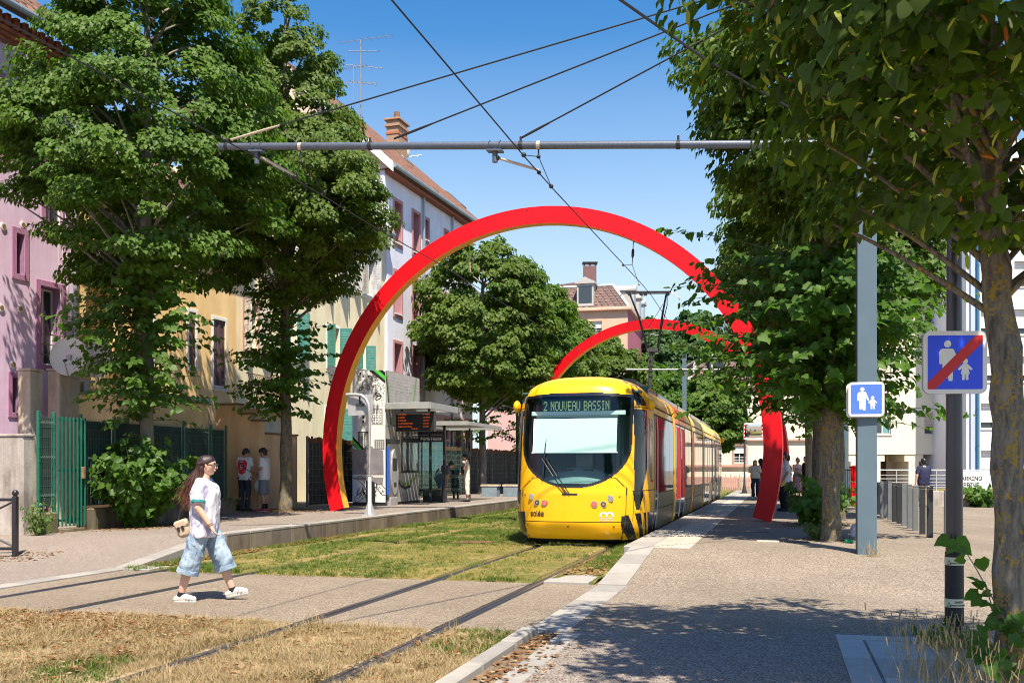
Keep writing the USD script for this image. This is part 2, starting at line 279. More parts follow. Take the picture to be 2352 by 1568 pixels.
while _y < 62: L.append(box(-9.475, -9.435, _y + .004, _y + .796, -.08, .318, .004)); _y += .8
le.many('face_slab', L, facest); L = []; _y = 15.7
while _y < 62: L.append(box(-9.745, -9.43, _y + .004, _y + .796, .32, .368, .008)); _y += .8
le.many('edge_slab', L, stone); L = []; Lf = []
for k in range(14):
    a, b = 13 + k * .7 - 7.0, 13 + (k + 1) * .7 - 7.0
    if 8.8 < a < 12.9: L.append((np.array([[x, y, zl(-9.6, y) + z] for z in (-.2, .012) for y in (a + .004, b - .004) for x in (-9.745, -9.43)]), BF))
for k in range(4):
    a, b = 13.0 + k * .675, 13.0 + (k + 1) * .675
    v = np.array([[x, y, z * (zl(-9.6, y) + .012) - .06 * (1 - z)] for z in (0, 1) for y in (a + .004, b - .004) for x in (-9.745, -9.43)]); L.append((v, BF))
le.many('ramp_slab', L, stone)
struct('turf_edge_slab', box(-3.0, -2.4, 12.76, 13.5, -.02, .03, .006), stone[1]); struct('turf_edge_slab', box(-2.95, -2.5, 13.52, 14.4, -.02, .03, .006), stone[0])
struct('turf_edge_slab', box(-9.42, -8.97, 12.78, 13.3, -.02, .028, .006), stone[1])

# rails: four grooved rails, each with its filler strips
m_rail = mat('rail_steel', (.16, .15, .15), .38, .2, 30, metal=.85); m_railtop = plain('rail_top', (.34, .36, .42), .3, 1.0); m_fill = mat('rail_filler', (.035, .032, .03), .85, .3, 20)
rl = ['rightmost of the four tram rails, running under the right side of the tram', 'second tram rail from the right, running under the left side of the tram', 'third tram rail from the right, crossing behind the walking woman', 'leftmost of the four tram rails, nearest the left platform']
for k, x in enumerate(XTR):
    sgn = 1 if k % 2 else -1          # the groove lies on the inner side
    t = thing('tram_rail', rl[k], 'rail', (x, 3, 0), 'tram rails in the turf')
    h = box(x - .028, x + .028, -4, 78, -.14, .004, .004)
    t.add('rail_head', h, m_rail); t.add('running_band', box(x - .024, x + .024, -4, 78, .0038, .0068), m_railtop)
    xi = x + sgn * .06; t.add('rail_lip', box(xi - .012, xi + .012, -4, 78, -.14, .002, .003), m_rail)
    t.add('groove_floor', box(min(x, xi), max(x, xi), -4, 78, -.14, -.04), m_fill)
    for s in (-1, 1):
        c = (x - sgn * .043) if s < 0 else (xi + sgn * .027); t.add('filler_strip', box(c - .015, c + .015, -4, 78, -.1, -.004), m_fill)
single('manhole_cover', 'rusty manhole plate in the turf to the left of the tram', 'manhole', (-5.9, 19.2, .03), join(box(-6.25, -5.65, 18.95, 19.45, .02, .045, .006), *[box(-6.2 + i * .11, -6.15 + i * .11, 19.0, 19.4, .045, .05) for i in range(5)]), mat('rust_plate', (.20, .085, .05), .8, .3, 15))

# grass: clumps of blades
def clump(n, h, w, spread, lean, seed):
    r = np.random.default_rng(seed); V, Fc = [], []
    for i in range(n):
        a = r.uniform(0, 2 * pi); b = r.uniform(0, spread); c = V3(math.cos(a) * b, math.sin(a) * b, -.01); d = r.uniform(0, 2 * pi); hh = h * r.uniform(.5, 1.15); ln = lean * hh * r.uniform(.2, 1.3)
        o = V3(math.cos(d), math.sin(d), 0); s = V3(-o[1], o[0], 0) * w * r.uniform(.7, 1.2)
        k = len(V); V += [c - s, c + s, c + o * ln * .35 + s * .7 + V3(0, 0, hh * .6), c + o * ln * .35 - s * .7 + V3(0, 0, hh * .6), c + o * ln + V3(0, 0, hh)]
        Fc += [[k, k + 1, k + 2], [k, k + 2, k + 3], [k + 3, k + 2, k + 4]]
    return np.array(V), np.array(Fc)
GR = [(.2, (.085, .125, .018)), (.5, (.155, .19, .035)), (.8, (.28, .26, .08))]
m_gg = leafmat('green_grass', GR, .3, .5); m_gy = leafmat('yellow_grass', [(.2, (.28, .24, .08)), (.5, (.43, .35, .14)), (.8, (.56, .45, .22))], .3, .6, .8)
m_dg = leafmat('straw_grass', [(.15, (.34, .25, .14)), (.5, (.51, .41, .25)), (.85, (.68, .59, .41))], .25, .7, .6)
m_dl = leafmat('dead_leaf', [(.15, (.20, .085, .03)), (.5, (.42, .19, .07)), (.85, (.55, .32, .15))], .15, .7, .5)
gp = [(clump(16, .075, .004, .07, .9, 1), m_gg), (clump(16, .06, .004, .08, 1.0, 2), m_gg), (clump(16, .07, .004, .07, 1.0, 3), m_gy), (clump(14, .055, .004, .09, 1.2, 4), m_gy)]
def field(n, x0, x1, y0, y1, seed): r = np.random.default_rng(seed); return r.uniform(x0, x1, n), r.uniform(y0, y1, n), r
x, y, r = field(34000, -9.4, -2.36, 12.76, 34, 11); x2, y2, _ = field(13000, -9.4, -2.36, 34, 66, 12)
x, y = np.r_[x, x2], np.r_[y, y2]; big = np.where(y > 34, 1.8, 1.0)
near = np.min([np.abs(x - t) for t in RC], 0); wet = meshkit.fbm(np.stack([x * .55, y * .28, x * 0 + 3], 1), 4)
keep = (near > .105) & (r.uniform(0, 1, len(x)) < np.where(near < .2, .3, 1)) & ~((x > -3.02) & (x < -2.38) & (y < 14.45) & (r.uniform(0, 1, len(x)) < .93))
x, y, wet, big = x[keep], y[keep], wet[keep], big[keep]
edge = np.where((x > -3.0) | (x < -8.9), .14, 0) + np.where((y < 14) & (x < -8), .1, 0)
green = wet + edge + r.normal(0, .07, len(x)) > .545
idx = np.where(green, r.integers(0, 2, len(x)), r.integers(2, 4, len(x)))
instancer('grass', gp, np.stack([x, y, np.full(len(x), .02)], 1), r.uniform(0, 2 * pi, len(x)), r.uniform(.5, 1.1, len(x)) * np.where(green, 1.0, .7) * big * (.6 + 1.0 * meshkit.fbm(np.stack([x * 2.3, y * 2.3, x * 0 + 5], 1), 2)), idx, 'patchy green and yellow mown grass between the tram rails', cat='grass')
dp = [(clump(15, .07, .0028, .07, 1.6, 5), m_dg), (clump(15, .05, .003, .09, 2.2, 6), m_dg), (clump(9, .15, .002, .05, .5, 7), m_dg), (clump(12, .06, .004, .06, .9, 8), m_gg)]
x, y, r = field(26000, -10.5, -2.28, 3.6, 8.84, 13); near = np.min([np.abs(x - t) for t in RC], 0); keep = (near > .115); x, y = x[keep], y[keep]
pg = (meshkit.fbm(np.stack([x * .6, y * .6, x * 0 + 9], 1), 3) + np.where((x > -2.9) & (y > 7.6), .28, 0) + np.where(x < -8.5, .06, 0)) > .66
idx = np.where(pg & (r.uniform(0, 1, len(x)) < .7), 3, r.choice([0, 1, 1, 2], len(x), p=[.4, .3, .22, .08]))
instancer('dry_grass', dp, np.stack([x, y, np.full(len(x), -.01)], 1), r.uniform(0, 2 * pi, len(x)), r.uniform(.5, 1.3, len(x)) * (.55 + 1.0 * meshkit.fbm(np.stack([x * 2.1, y * 2.1, x * 0 + 2], 1), 2)), idx, 'parched straw coloured grass in the foreground beside the rails', cat='dry grass')
# fallen leaves
def curled(s, seed):
    r = np.random.default_rng(seed); v = np.array([[0, -.5, .1], [.36, -.1, .22], [.2, .5, .05], [-.2, .52, .12], [-.36, -.1, .18], [0, 0, 0]]) * s; v += r.normal(0, .05 * s, v.shape); v[:, 2] = np.abs(v[:, 2])
    return v, np.array([[5, 0, 1], [5, 1, 2], [5, 2, 3], [5, 3, 4], [5, 4, 0]])
lp = [(curled(.05, 1), m_dl), (curled(.06, 2), m_dl), (curled(.04, 3), m_dl), (curled(.05, 4), m_dg)]
X, Y, Z = [], [], []; r = np.random.default_rng(21)
def litter(n, x0, x1, y0, y1, z, gauss=False):
    a = (r.normal((x0 + x1) / 2, (x1 - x0) / 4, n), r.normal((y0 + y1) / 2, (y1 - y0) / 4, n)) if gauss else (r.uniform(x0, x1, n), r.uniform(y0, y1, n))
    X.append(a[0]); Y.append(a[1]); Z.append(z(*a) if callable(z) else np.full(n, z))
litter(1100, -9.42, -9.0, 13.3, 16.2, .03); litter(500, -9.42, -9.05, 16, 20.5, .035); litter(300, -9.42, -9.1, 20, 30, .035)
litter(1300, -14.4, -12.2, 17.5, 20.6, zl, True); litter(1400, -14.5, -11.9, 23.6, 26.2, zl, True); litter(500, -13.6, -11.8, 27, 60, zl)
litter(420, -3.0, -2.38, 13.6, 15.8, .03); litter(230, -2.1, -1.93, 5, 8.9, .008); litter(120, -1.93, -1.6, 4.5, 8.5, .015)
litter(260, .3, 1.5, 17.4, 18.8, zr, True); litter(500, .0, 2.0, 22.8, 24.2, zr, True); litter(2600, -9.8, -4.9, 4, 8.8, .03); litter(900, -8, -5.2, 7.6, 8.7, .03, True); litter(500, -4.4, -2.4, 4.5, 8.6, .02); litter(200, 1.2, 2.4, 8.6, 9.35, .02); litter(160, -12.6, -11.6, 13.5, 14.3, zl)
X, Y, Z = map(np.concatenate, (X, Y, Z)); n = len(X)
instancer('fallen_leaves', lp, np.stack([X, Y, Z + .004], 1), r.uniform(0, 2 * pi, n), r.uniform(.6, 1.2, n), r.integers(0, 4, n), 'dry brown fallen leaves along kerbs and tree bases', cat='leaf litter')
# ================================================================== BUILDINGS ALONG THE LEFT SIDE
class Frame:
    def __init__(s, o, ang):      # ang: turn of the facade line from the track direction, towards +x
        s.o = V3(o[0], o[1], 0); s.e = V3(math.sin(ang), math.cos(ang), 0); s.n = V3(s.e[1], -s.e[0], 0); s.z = V3(0, 0, 1)
    def p(s, a, t, z): return s.o + s.e * a + s.n * t + s.z * z
    def b(s, a0, a1, t0, t1, z0, z1, ch=0.0): return fbox(s.o, s.e, s.n, s.z, (a0, t0, z0), (a1, t1, z1), ch)
    def at(s, u, v, t=0.0):       # the picture point on the facade plane: (along, height)
        k = FW + RT * (u - 1176) / FOC; d, a = np.linalg.solve(np.array([k, -s.e[:2]]).T, s.o[:2] + s.n[:2] * t); return a, EYE + d * (HV - v) / FOC
    def rect(s, u0, v0, u1, v1, t=0.0):
        a0, z1 = s.at(u0, v0, t); a1, z0 = s.at(u1, v1, t); return (a0, a1, z0, z1)
    def poly(s, pts, t, depth): return ext(pts, s.p(0, t, 0), s.e, s.z, depth, s.n)
def facade(fr, a0, a1, z0, z1, holes, depth=.24, t=0.0):
    A = np.unique(np.r_[a0, a1, [h[k] for h in holes for k in (0, 1)]]); Z = np.unique(np.r_[z0, z1, [h[k] for h in holes for k in (2, 3)]])
    A = A[(A >= a0) & (A <= a1)]; Z = Z[(Z >= z0) & (Z <= z1)]; out = []
    q = lambda *pts: quad(*[fr.p(*x) for x in pts])
    for i in range(len(A) - 1):
        for j in range(len(Z) - 1):
            ca, cz = (A[i] + A[i + 1]) / 2, (Z[j] + Z[j + 1]) / 2
            if any(h[0] < ca < h[1] and h[2] < cz < h[3] for h in holes): continue
            out.append(q((A[i], t, Z[j]), (A[i], t, Z[j + 1]), (A[i + 1], t, Z[j + 1]), (A[i + 1], t, Z[j])))
    for (b0, b1, c0, c1) in holes:
        d = t - depth
        out += [q((b0, t, c0), (b0, d, c0), (b0, d, c1), (b0, t, c1)), q((b1, t, c0), (b1, t, c1), (b1, d, c1), (b1, d, c0)),
                q((b0, t, c0), (b1, t, c0), (b1, d, c0), (b0, d, c0)), q((b0, t, c1), (b0, d, c1), (b1, d, c1), (b1, t, c1))]
    return join(out)
m_glassd = plain('window_glass', (.03, .04, .045), .04, 0, 0, .9)
m_white = mat('white_sash', (.70, .68, .63), .5, .05, 8)
def ring(fr, h, w, t0, t1):
    a0, a1, c0, c1 = h
    return join(fr.b(a0 - w, a0, t0, t1, c0 - w, c1 + w, .006), fr.b(a1, a1 + w, t0, t1, c0 - w, c1 + w, .006), fr.b(a0, a1, t0, t1, c1, c1 + w, .006), fr.b(a0, a1, t0, t1, c0 - w, c0, .006))
def shutter_leaf(fr, a0, a1, t, z0, z1, n=14):
    w = .06; o = [fr.b(a0, a0 + w, t, t + .035, z0, z1, .004), fr.b(a1 - w, a1, t, t + .035, z0, z1, .004)] + [fr.b(a0 + w, a1 - w, t, t + .034, z, z + w, .004) for z in (z0, (z0 + z1) / 2, z1 - w)]
    k = np.linspace(z0 + w, z1 - w, n + 1)
    for i in range(n):
        m = fr.b(a0 + w, a1 - w, t + .004, t + .014, k[i] + .004, k[i + 1] - .002); o.append(m)
    return join(o)
def window(tb, fr, h, surround, sash=None, w=.13, depth=.2, style='glass', shut=None, sill=None, lining=None, proud=.028, nsash=2, bars=None):
    a0, a1, c0, c1 = h; sash = sash or m_white
    f = tb.add('window', ring(fr, h, w, -.012, proud), surround)
    if lining is not None:
        f.add('lining', join(fr.b(a0, a0 + .012, -depth, .0, c0, c1), fr.b(a1 - .012, a1, -depth, .0, c0, c1), fr.b(a0 + .012, a1 - .012, -depth, 0, c1 - .012, c1)), lining)
    if sill is not None: f.add('sill', fr.b(a0 - .02, a1 + .02, -.12, proud + .05, c0 - .002, c0 + .05, .008), sill)
    if style == 'blank': f.add('pane', fr.b(a0, a1, -depth - .02, -depth, c0, c1), lining or m_glassd)
    elif style == 'glass':
        d = -depth; k = np.linspace(a0, a1, nsash + 1); s = .055
        L = [fr.b(a0, a1, d, d + .05, c0, c0 + s, .004), fr.b(a0, a1, d, d + .05, c1 - s, c1, .004)] + [fr.b(x - s * .6, x + s * .6, d, d + .052, c0 + s, c1 - s, .004) for x in k]
        f.add('sash', join(L), sash)
        if int(abs(a0) * 37 + c0 * 11) % 3: f.add('curtain', fr.b(a0 + .03, a0 + (a1 - a0) * (.3 + .25 * (int(c0 * 7) % 3)), d + .013, d + .018, c0 + .06, c1 - .06), m_white)
        for i in range(nsash): f.add('pane', fr.b(k[i] + .01, k[i + 1] - .01, d - .02, d + .012, c0 + .02, c1 - .02), m_glassd)
    elif style == 'shut':
        mid = (a0 + a1) / 2; f.add('shutter', shutter_leaf(fr, a0 + .01, mid - .006, -.05, c0 + .01, c1 - .01), shut); f.add('shutter', shutter_leaf(fr, mid + .006, a1 - .01, -.05, c0 + .01, c1 - .01), shut)
        f.add('pane', fr.b(a0, a1, -depth - .02, -depth, c0, c1), m_glassd)
    if style == 'open':
        hw = (a1 - a0) / 2
        for s0, ang in ((a0 - w * .4, 1), (a1 + w * .4, -1)):
            # leaf swung open, standing out from the wall at an angle
            k = 1.15; e2 = fr.e * (-ang) * math.cos(k) + fr.n * math.sin(k); n2 = np.cross(fr.z, e2)
            f2 = Frame((0, 0), 0); f2.o = fr.p(s0, .04, 0); f2.e = e2; f2.n = n2
            f.add('shutter', shutter_leaf(f2, 0, hw, -.017, c0 - .03, c1 + .03), shut)
        d = -depth; f.add('pane', fr.b(a0, a1, d - .02, d, c0, c1), m_glassd); f.add('sash', join(ring(fr, (a0 + .05, a1 - .05, c0 + .05, c1 - .05), .05, d, d + .05), fr.b((a0 + a1) / 2 - .03, (a0 + a1) / 2 + .03, d, d + .05, c0, c1)), sash)
    if bars is not None: f.add('guard_bars', join([cyl(fr.p(a0, -.03, z), fr.p(a1, -.03, z), .014, n=6) for z in bars]), m_rustbar)
    return f
m_rustbar = mat('rusted_iron', (.22, .13, .07), .8, .3, 12); m_zinc = mat('zinc', (.34, .38, .40), .45, .12, 5, metal=.6)
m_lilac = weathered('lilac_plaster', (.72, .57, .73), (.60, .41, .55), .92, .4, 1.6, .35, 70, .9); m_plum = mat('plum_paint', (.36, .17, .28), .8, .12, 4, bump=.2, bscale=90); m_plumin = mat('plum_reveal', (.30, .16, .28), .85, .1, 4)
m_brick = [mat(f'red_brick_{k}', c, .9, .18, 14, bump=.4, bscale=90) for k, c in enumerate([(.34, .11, .06), (.40, .14, .07), (.28, .10, .06)])]
m_tile = [mat(f'roof_tile_{k}', c, .85, .22, 6, bump=.3, bscale=80) for k, c in enumerate([(.145, .070, .048), (.115, .055, .04), (.175, .086, .058), (.09, .045, .036)])]
m_yel = weathered('yellow_plaster', (.86, .63, .31), (.72, .49, .23), .92, .5, 2.0, .3, 60, .9); m_pal = weathered('pale_yellow_plaster', (.78, .71, .48), (.66, .57, .37), .92, .6, 2.5, .3, 60, .8)
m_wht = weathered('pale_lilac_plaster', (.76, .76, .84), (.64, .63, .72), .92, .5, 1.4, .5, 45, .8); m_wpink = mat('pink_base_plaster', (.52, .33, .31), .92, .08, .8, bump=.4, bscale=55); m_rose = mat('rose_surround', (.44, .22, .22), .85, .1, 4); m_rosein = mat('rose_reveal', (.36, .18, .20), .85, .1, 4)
m_whitepaint = mat('white_wood', (.72, .72, .70), .7, .06, 5)
FL = Frame((-17.2, 20.0), math.radians(2.8))
R = FL.rect
def roof_slab(fr, a0, a1, t0, z0, t1, z1, th=.14): return (np.array([fr.p(a, t, z + k) for k in (-th, 0) for (t, z) in ((t0, z0), (t1, z1)) for a in (a0, a1)]), BF)
def gutter(fr, a0, a1, t, z, r=.085):
    return join(tube([fr.p(a0, t, z), fr.p(a1, t, z)], r, 10), *[tube([fr.p(a, t, z), fr.p(a + .03, t, z)], r + .008, 10) for a in np.arange(a0 + .4, a1, .9)])
def downpipe(fr, a, t, z0, z1, r=.05): return join(cyl(fr.p(a, t, z0), fr.p(a, t, z1), r, n=10), *[cyl(fr.p(a, t, z), fr.p(a, t, z + .06), r + .012, n=10) for z in np.arange(z0 + .6, z1, 2.0)])
def tiles(tb, fr, a0, a1f, t0, z0, t1, z1, tw=.26, th=.36, aL=None):
    sl = math.hypot(t1 - t0, z1 - z0); nrow = int(sl / th); dirv = (fr.n * (t1 - t0) + fr.z * (z1 - z0)) / sl; nn = nrm(np.cross(fr.e, dirv)); nn = nn if nn[2] > 0 else -nn; L = []
    for r_ in range(nrow):
        k = (r_ + .5) / nrow; e1 = a1f(k)
        for q in range(int((e1 - a0) / tw)):
            o = fr.p(a0 + q * tw, t0, z0) + dirv * (r_ * th) + nn * .01
            ww = tw - .012; j = RNG.uniform(-.008, .008)
            v = np.array([[x, y, z] for z in (0, 1) for y in (0, 1) for x in (0, 1)], float); M = []
            for (x, y, z) in v: M.append(o + fr.e * (x * ww) + dirv * (y * (th + .04)) + nn * ((.055 + j if y == 0 else .02 + j) * z + (.03 if y == 0 else 0)))
            # raised roll along one side
            m = (np.array(M), BF); ro = [o + fr.e * (ww * c) + dirv * d + nn * (h + j) for d in (-.005, th + .03) for (c, h) in ((.62, .05), (.78, .105), (.95, .05))]
            rf = np.array([[0, 1, 4], [0, 4, 3], [1, 2, 5], [1, 5, 4], [0, 2, 1], [3, 4, 5]])
            L.append(join(m, (np.array(ro), rf)))
    tb.many('roof_tile', L, m_tile, limit=300, rest='roof_tiles')

# ---- lilac house with plum window surrounds
b = thing('lilac_house', 'lilac rendered house with plum window surrounds and brick cornice at the left edge', 'house', FL.p(-6, -5, 0))
wr = dict(a=R(-40, 160, 5, 350), b=R(48, 218, 66, 312), c=R(104, 343, 156, 545), d=R(37, 535, 55, 632), e=R(92, 655, 140, 842), f=R(27, 866, 45, 948))
wl = {k: (x[0], x[1], x[2], x[3]) for k, x in wr.items()}
extra = [(-6.5, -5.3, z, z + 1.9) for z in (2.2, 5.2, 8.2)] + [(-3.9, -2.7, z, z + 1.9) for z in (2.2, 5.2)]
b.add('wall', facade(FL, -14, 1.32, 0, 11.6, list(wl.values()) + extra), m_lilac)
b.add('side_walls', join(FL.b(-14, 1.32, -10, -.5, 0, 11.6), FL.b(1.30, 1.335, -.5, .0, 0, 11.6), FL.b(-14.02, -14, -.5, 0, 0, 11.6)), m_lilac)
for k, h in wl.items():
    window(b, FL, h, m_plum, w=.14 if k not in 'f' else .12, lining=m_plumin, depth=.3, nsash=1 if k in 'bdf' else 2, bars=(h[2] + .25, h[2] + .5, h[2] + .75) if k == 'e' else None)
for h in extra: window(b, FL, h, m_plum, lining=m_plumin, depth=.25)
for i, (u, v) in enumerate([(13, 376), (56, 390), (7, 520), (52, 517), (2, 707), (45, 709), (28, 837)]):
    a, z = FL.at(u, v); vt = b.add('wall_vent', join(cyl(FL.p(a, -.01, z), FL.p(a, .03, z), .085, n=14)), m_white); vt.add('vent_grille', cyl(FL.p(a, .025, z), FL.p(a, .036, z), .058, n=12), m_rustbar)
L = []
for row in range(3):
    for q in range(40):
        a = -8.6 + q * .248 + (row % 2) * .124
        if a + .24 < 1.35: L.append(FL.b(a, a + .238, -.05, .06 + row * .07, 11.36 + row * .09, 11.445 + row * .09, .006))
for q in range(38): L.append(FL.b(-8.6 + q * .26, -8.6 + q * .26 + .13, -.05, .26, 11.64, 11.9, .008))
b.many('cornice_brick', L, m_brick, limit=300)
b.add('cornice', FL.b(-14, 1.34, -.1, .05, 11.3, 11.92), m_brick[2]); b.add('roof', roof_slab(FL, -14, 1.4, .5, 11.95, -5, 16.2), m_tile[1]); b.add('gutter', gutter(FL, -14, 1.4, .52, 12.0), m_zinc)
tiles(b, FL, -6.5, lambda k: 1.4, .5, 11.97, -2.2, 14.1, .28, .4)
b.add('downpipe', downpipe(FL, 1.28, .09, 2.0, 11.9), m_zinc)
for k in range(3): b.add('wall_cable', tube([FL.p(1.05 - .1 * k + .05 * math.sin(z * 1.3 + k), .02, z) for z in np.linspace(3.4, 9.5, 12)], .008, 5), m_white)

# ---- yellow house with dark shutters
b = thing('yellow_house', 'warm yellow house with dark closed shutters behind the two left trees', 'house', FL.p(5, -5, 0))
m_dkred = mat('dark_red_shutter', (.14, .035, .04), .6, .2, 5); m_dkbr = mat('dark_brown_shutter', (.09, .05, .055), .6, .2, 5)
sh = [(R(423, 548, 455, 644), m_dkred), (R(490, 732, 517, 892), m_dkbr), (R(433, 715, 449, 845), m_dkbr), ((3.6, 4.5, 7.2, 8.5), m_dkred), ((3.5, 4.4, 4.2, 5.9), m_dkbr)]
al = (1.75, 3.05, 2.6, 6.55)
b.add('wall', facade(FL, 1.34, 8.5, 0, 9.1, [h for h, _ in sh] + [al], .35), m_yel)
b.add('side_walls', join(FL.b(1.345, 8.5, -10, -.5, 0, 9.1), FL.b(1.75, 3.05, -.5, -.36, 2.5, 6.6)), m_yel)
spc = sbox(1.75, 5.7, 3.05, 6.56).difference(Point(2.4, 5.75).buffer(.65, quad_segs=12)).difference(sbox(1.75, 5, 3.05, 5.75)); b.add('arch_head', FL.poly(spc, -.32, .318), m_yel)
for h, m in sh: window(b, FL, h, m_whitepaint, style='shut', shut=m, sill=m_whitepaint, w=.1)
b.add('roof', roof_slab(FL, 1.34, 8.5, .45, 9.1, -5, 13.2), m_tile[0]); tiles(b, FL, 1.36, lambda k: 8.5, .45, 9.13, -4.6, 12.9, .4, .5)
b.add('gutter', gutter(FL, 1.4, 8.5, .48, 9.12), m_zinc)
b.add('downpipe', downpipe(FL, 3.4, .08, .3, 9.0), mat('orange_pipe', (.55, .30, .12), .6)); b.add('downpipe', downpipe(FL, 1.62, .1, .3, 3.7, .07), m_zinc); b.add('downpipe', downpipe(FL, 2.1, .12, .3, 3.5, .07), m_zinc)
dm = b.add('dormer', join(FL.b(2.5, 3.7, -1.9, -.6, 9.9, 11.2)), m_whitepaint); dm.add('dormer_pane', FL.b(2.7, 3.5, -.62, -.58, 10.15, 10.95), m_glassd)
# low annex in front of it
an = thing('garden_annex', 'low yellow annex with grey zinc edge behind the green mesh fence', 'annex', (-16, 22, 0))
an.add('wall', join(box(-16.95, -15.3, 20.6, 24.4, 0, 3.3)), m_yel); an.add('roof_edge', tube([(-15.25, 20.5, 3.36), (-15.25, 24.42, 3.36)], .09, 8), m_zinc); an.add('roof', box(-16.98, -15.28, 20.55, 24.45, 3.3, 3.36), m_zinc)
gw = thing('garden_wall', 'stepped yellow garden wall beside the two boys', 'wall', (-14.7, 25.5, 0))
L = [box(-15.5, -14.8, 25.2, 25.5, 0, 3.32, .015), box(-14.8, -14.42, 25.2, 25.5, 0, 3.05, .015), box(-14.42, -14.12, 25.2, 25.5, 0, 2.85, .015), box(-14.4, -14.13, 25.5, 27.5, 0, 2.5, .015)]
gw.add('wall', join(L), weathered('peach_plaster', (.72, .50, .27), (.52, .34, .18), .92, .6, 2.5, .3, 60, .9))
for (x0, x1, y0, y1, z) in ((-15.54, -14.78, 25.16, 25.54, 3.32), (-14.77, -14.4, 25.16, 25.54, 3.05), (-14.39, -14.08, 25.16, 25.54, 2.85), (-14.44, -14.1, 25.55, 27.53, 2.5)): gw.add('coping', box(x0, x1, y0, y1, z, z + .055, .01), m_rustbar)

# ---- pale yellow house with weathered shutters
b = thing('pale_yellow_house', 'pale yellow house with open weathered shutters between yellow and lilac white houses', 'house', FL.p(14, -5, 0))
m_peel = weathered('peeling_white_shutter', (.66, .66, .62), (.30, .26, .22), .8, 6, 14, .3, 80, .9); m_green = mat('green_shutter', (.045, .20, .17), .6, .25, 6); m_grey = weathered('grey_shutter', (.50, .50, .50), (.28, .27, .28), .7, 4, 9, .2, 60, .9)
op = [((8.95, 9.75, 5.35, 6.95), m_peel), (R(752, 590, 775, 660), m_grey), (R(793, 585, 810, 668), m_grey), (R(831, 590, 851, 682), m_grey), (R(752, 748, 778, 845), m_green), (R(818, 790, 838, 850), m_green), ((11.3, 12.2, 8.5, 10.1), m_grey), ((11.3, 12.2, 5.4, 7), m_green)]
op += [((9, 9.9, 8.5, 10.1), m_peel), ((14.4, 15.4, 2.0, 3.8), m_green), ((17.2, 18.1, 2.2, 3.8), m_green)]
b.add('wall', facade(FL, 8.5, 19.6, 0, 11.4, [h for h, _ in op]), m_pal); b.add('side_walls', join(FL.b(8.505, 19.6, -10, -.5, 0, 11.4), FL.b(8.5, 8.52, -.5, 0, 9, 11.4)), m_pal)
for h, m in op: window(b, FL, h, m_rose if m is m_peel else m_whitepaint, style='open', shut=m, sill=m_rose if m is m_peel else m_whitepaint, w=.1)
b.add('roof', roof_slab(FL, 8.45, 19.6, .4, 11.4, -5, 15.4), m_tile[1]); tiles(b, FL, 8.5, lambda k: 19.5, .4, 11.42, -2, 13.2, .42, .5); b.add('gutter', gutter(FL, 8.5, 19.6, .45, 11.42), m_zinc)
L = []
for i in range(17): a = 8.7 + i * .13; L += [cyl(FL.p(a, .3, 3.65), FL.p(a + .35, .3, 4.55), .009, n=5), cyl(FL.p(a + .35, .3, 3.65), FL.p(a, .3, 4.55), .009, n=5)]
L += [cyl(FL.p(8.6, .3, z), FL.p(11.3, .3, z), .02, n=6) for z in (3.62, 4.58)]; b.add('lattice_railing', join(L), m_rustbar); b.add('balcony_slab', FL.b(8.55, 11.4, .002, .4, 3.45, 3.6), m_pal)

# ---- tall lilac-white house with rose surrounds and tiled roof
b = thing('lilac_white_house', 'tall lilac white house with rose window surrounds, tiled roof and antennas', 'house', FL.p(25, -5, 0))
hs = []
for (z0, z1) in ((11.35, 13.2), (8.25, 10.1), (5.15, 7.0), (2.05, 3.9)):
    for (a0, a1, sm_) in ((20.55, 21.3, 0), (22.58, 23.3, 0), (23.98, 24.38, 1), (26.5, 26.9, 1), (27.9, 28.6, 0), (29.35, 29.95, 0)): hs.append((a0, a1, z0 + (.85 if sm_ else 0), z1))
b.add('wall', facade(FL, 19.62, 30.45, 4.15, 14.4, [h for h in hs if h[2] > 4], .34), m_wht); b.add('base_wall', facade(FL, 19.62, 30.45, 0, 4.15, [h for h in hs if h[2] < 4], .34, .02), m_wpink)
b.add('corner_pier', FL.b(19.62, 20.2, .0, .1, 4.2, 12.5, .01), m_wht)
b.add('side_walls', join(FL.b(19.62, 30.45, -10.4, -.5, 0, 14.4), FL.b(30.44, 30.47, -.5, .0, 0, 14.4), FL.b(19.6, 19.63, -.5, 0, 0, 14.4)), m_wht)
for h in hs: window(b, FL, h, m_rose, w=.14, lining=m_rosein, depth=.32, sill=m_white, nsash=1, style='blank', proud=.04)
gz = FL.p(19.61, -.3, 14.3); b.add('gable', ext([(-.3, 14.3), (5.3, 19.65), (10.7, 14.3)], FL.p(19.64, 0, 0), -FL.n, FL.z, .1, -FL.e), mat('pink_gable_plaster', (.62, .46, .36), .9, .06, 1))
b.add('roof', (np.array([FL.p(a, t, z) for a, t, z in ((19.5, .42, 14.4), (30.7, .42, 14.4), (25.4, -5.3, 19.7), (19.5, -5.3, 19.7), (19.5, .42, 14.25), (30.7, .42, 14.25), (30.7, -11, 14.25), (19.5, -11, 14.25))]), np.array([[0, 1, 2], [0, 2, 3], [1, 6, 2], [3, 2, 6], [3, 6, 7], [4, 5, 1], [4, 1, 0], [5, 6, 1], [4, 7, 6], [4, 6, 5]])), m_tile[1])
tiles(b, FL, 19.52, lambda k: 30.7 - 5.3 * k, .44, 14.42, -5.3, 19.72, .3, .38)
b.add('verge_board', (np.array([FL.p(a, t, z + k) for k in (-.3, .12) for (t, z) in ((.45, 14.4), (-5.3, 19.72)) for a in (19.4, 19.5)]), BF), m_whitepaint)
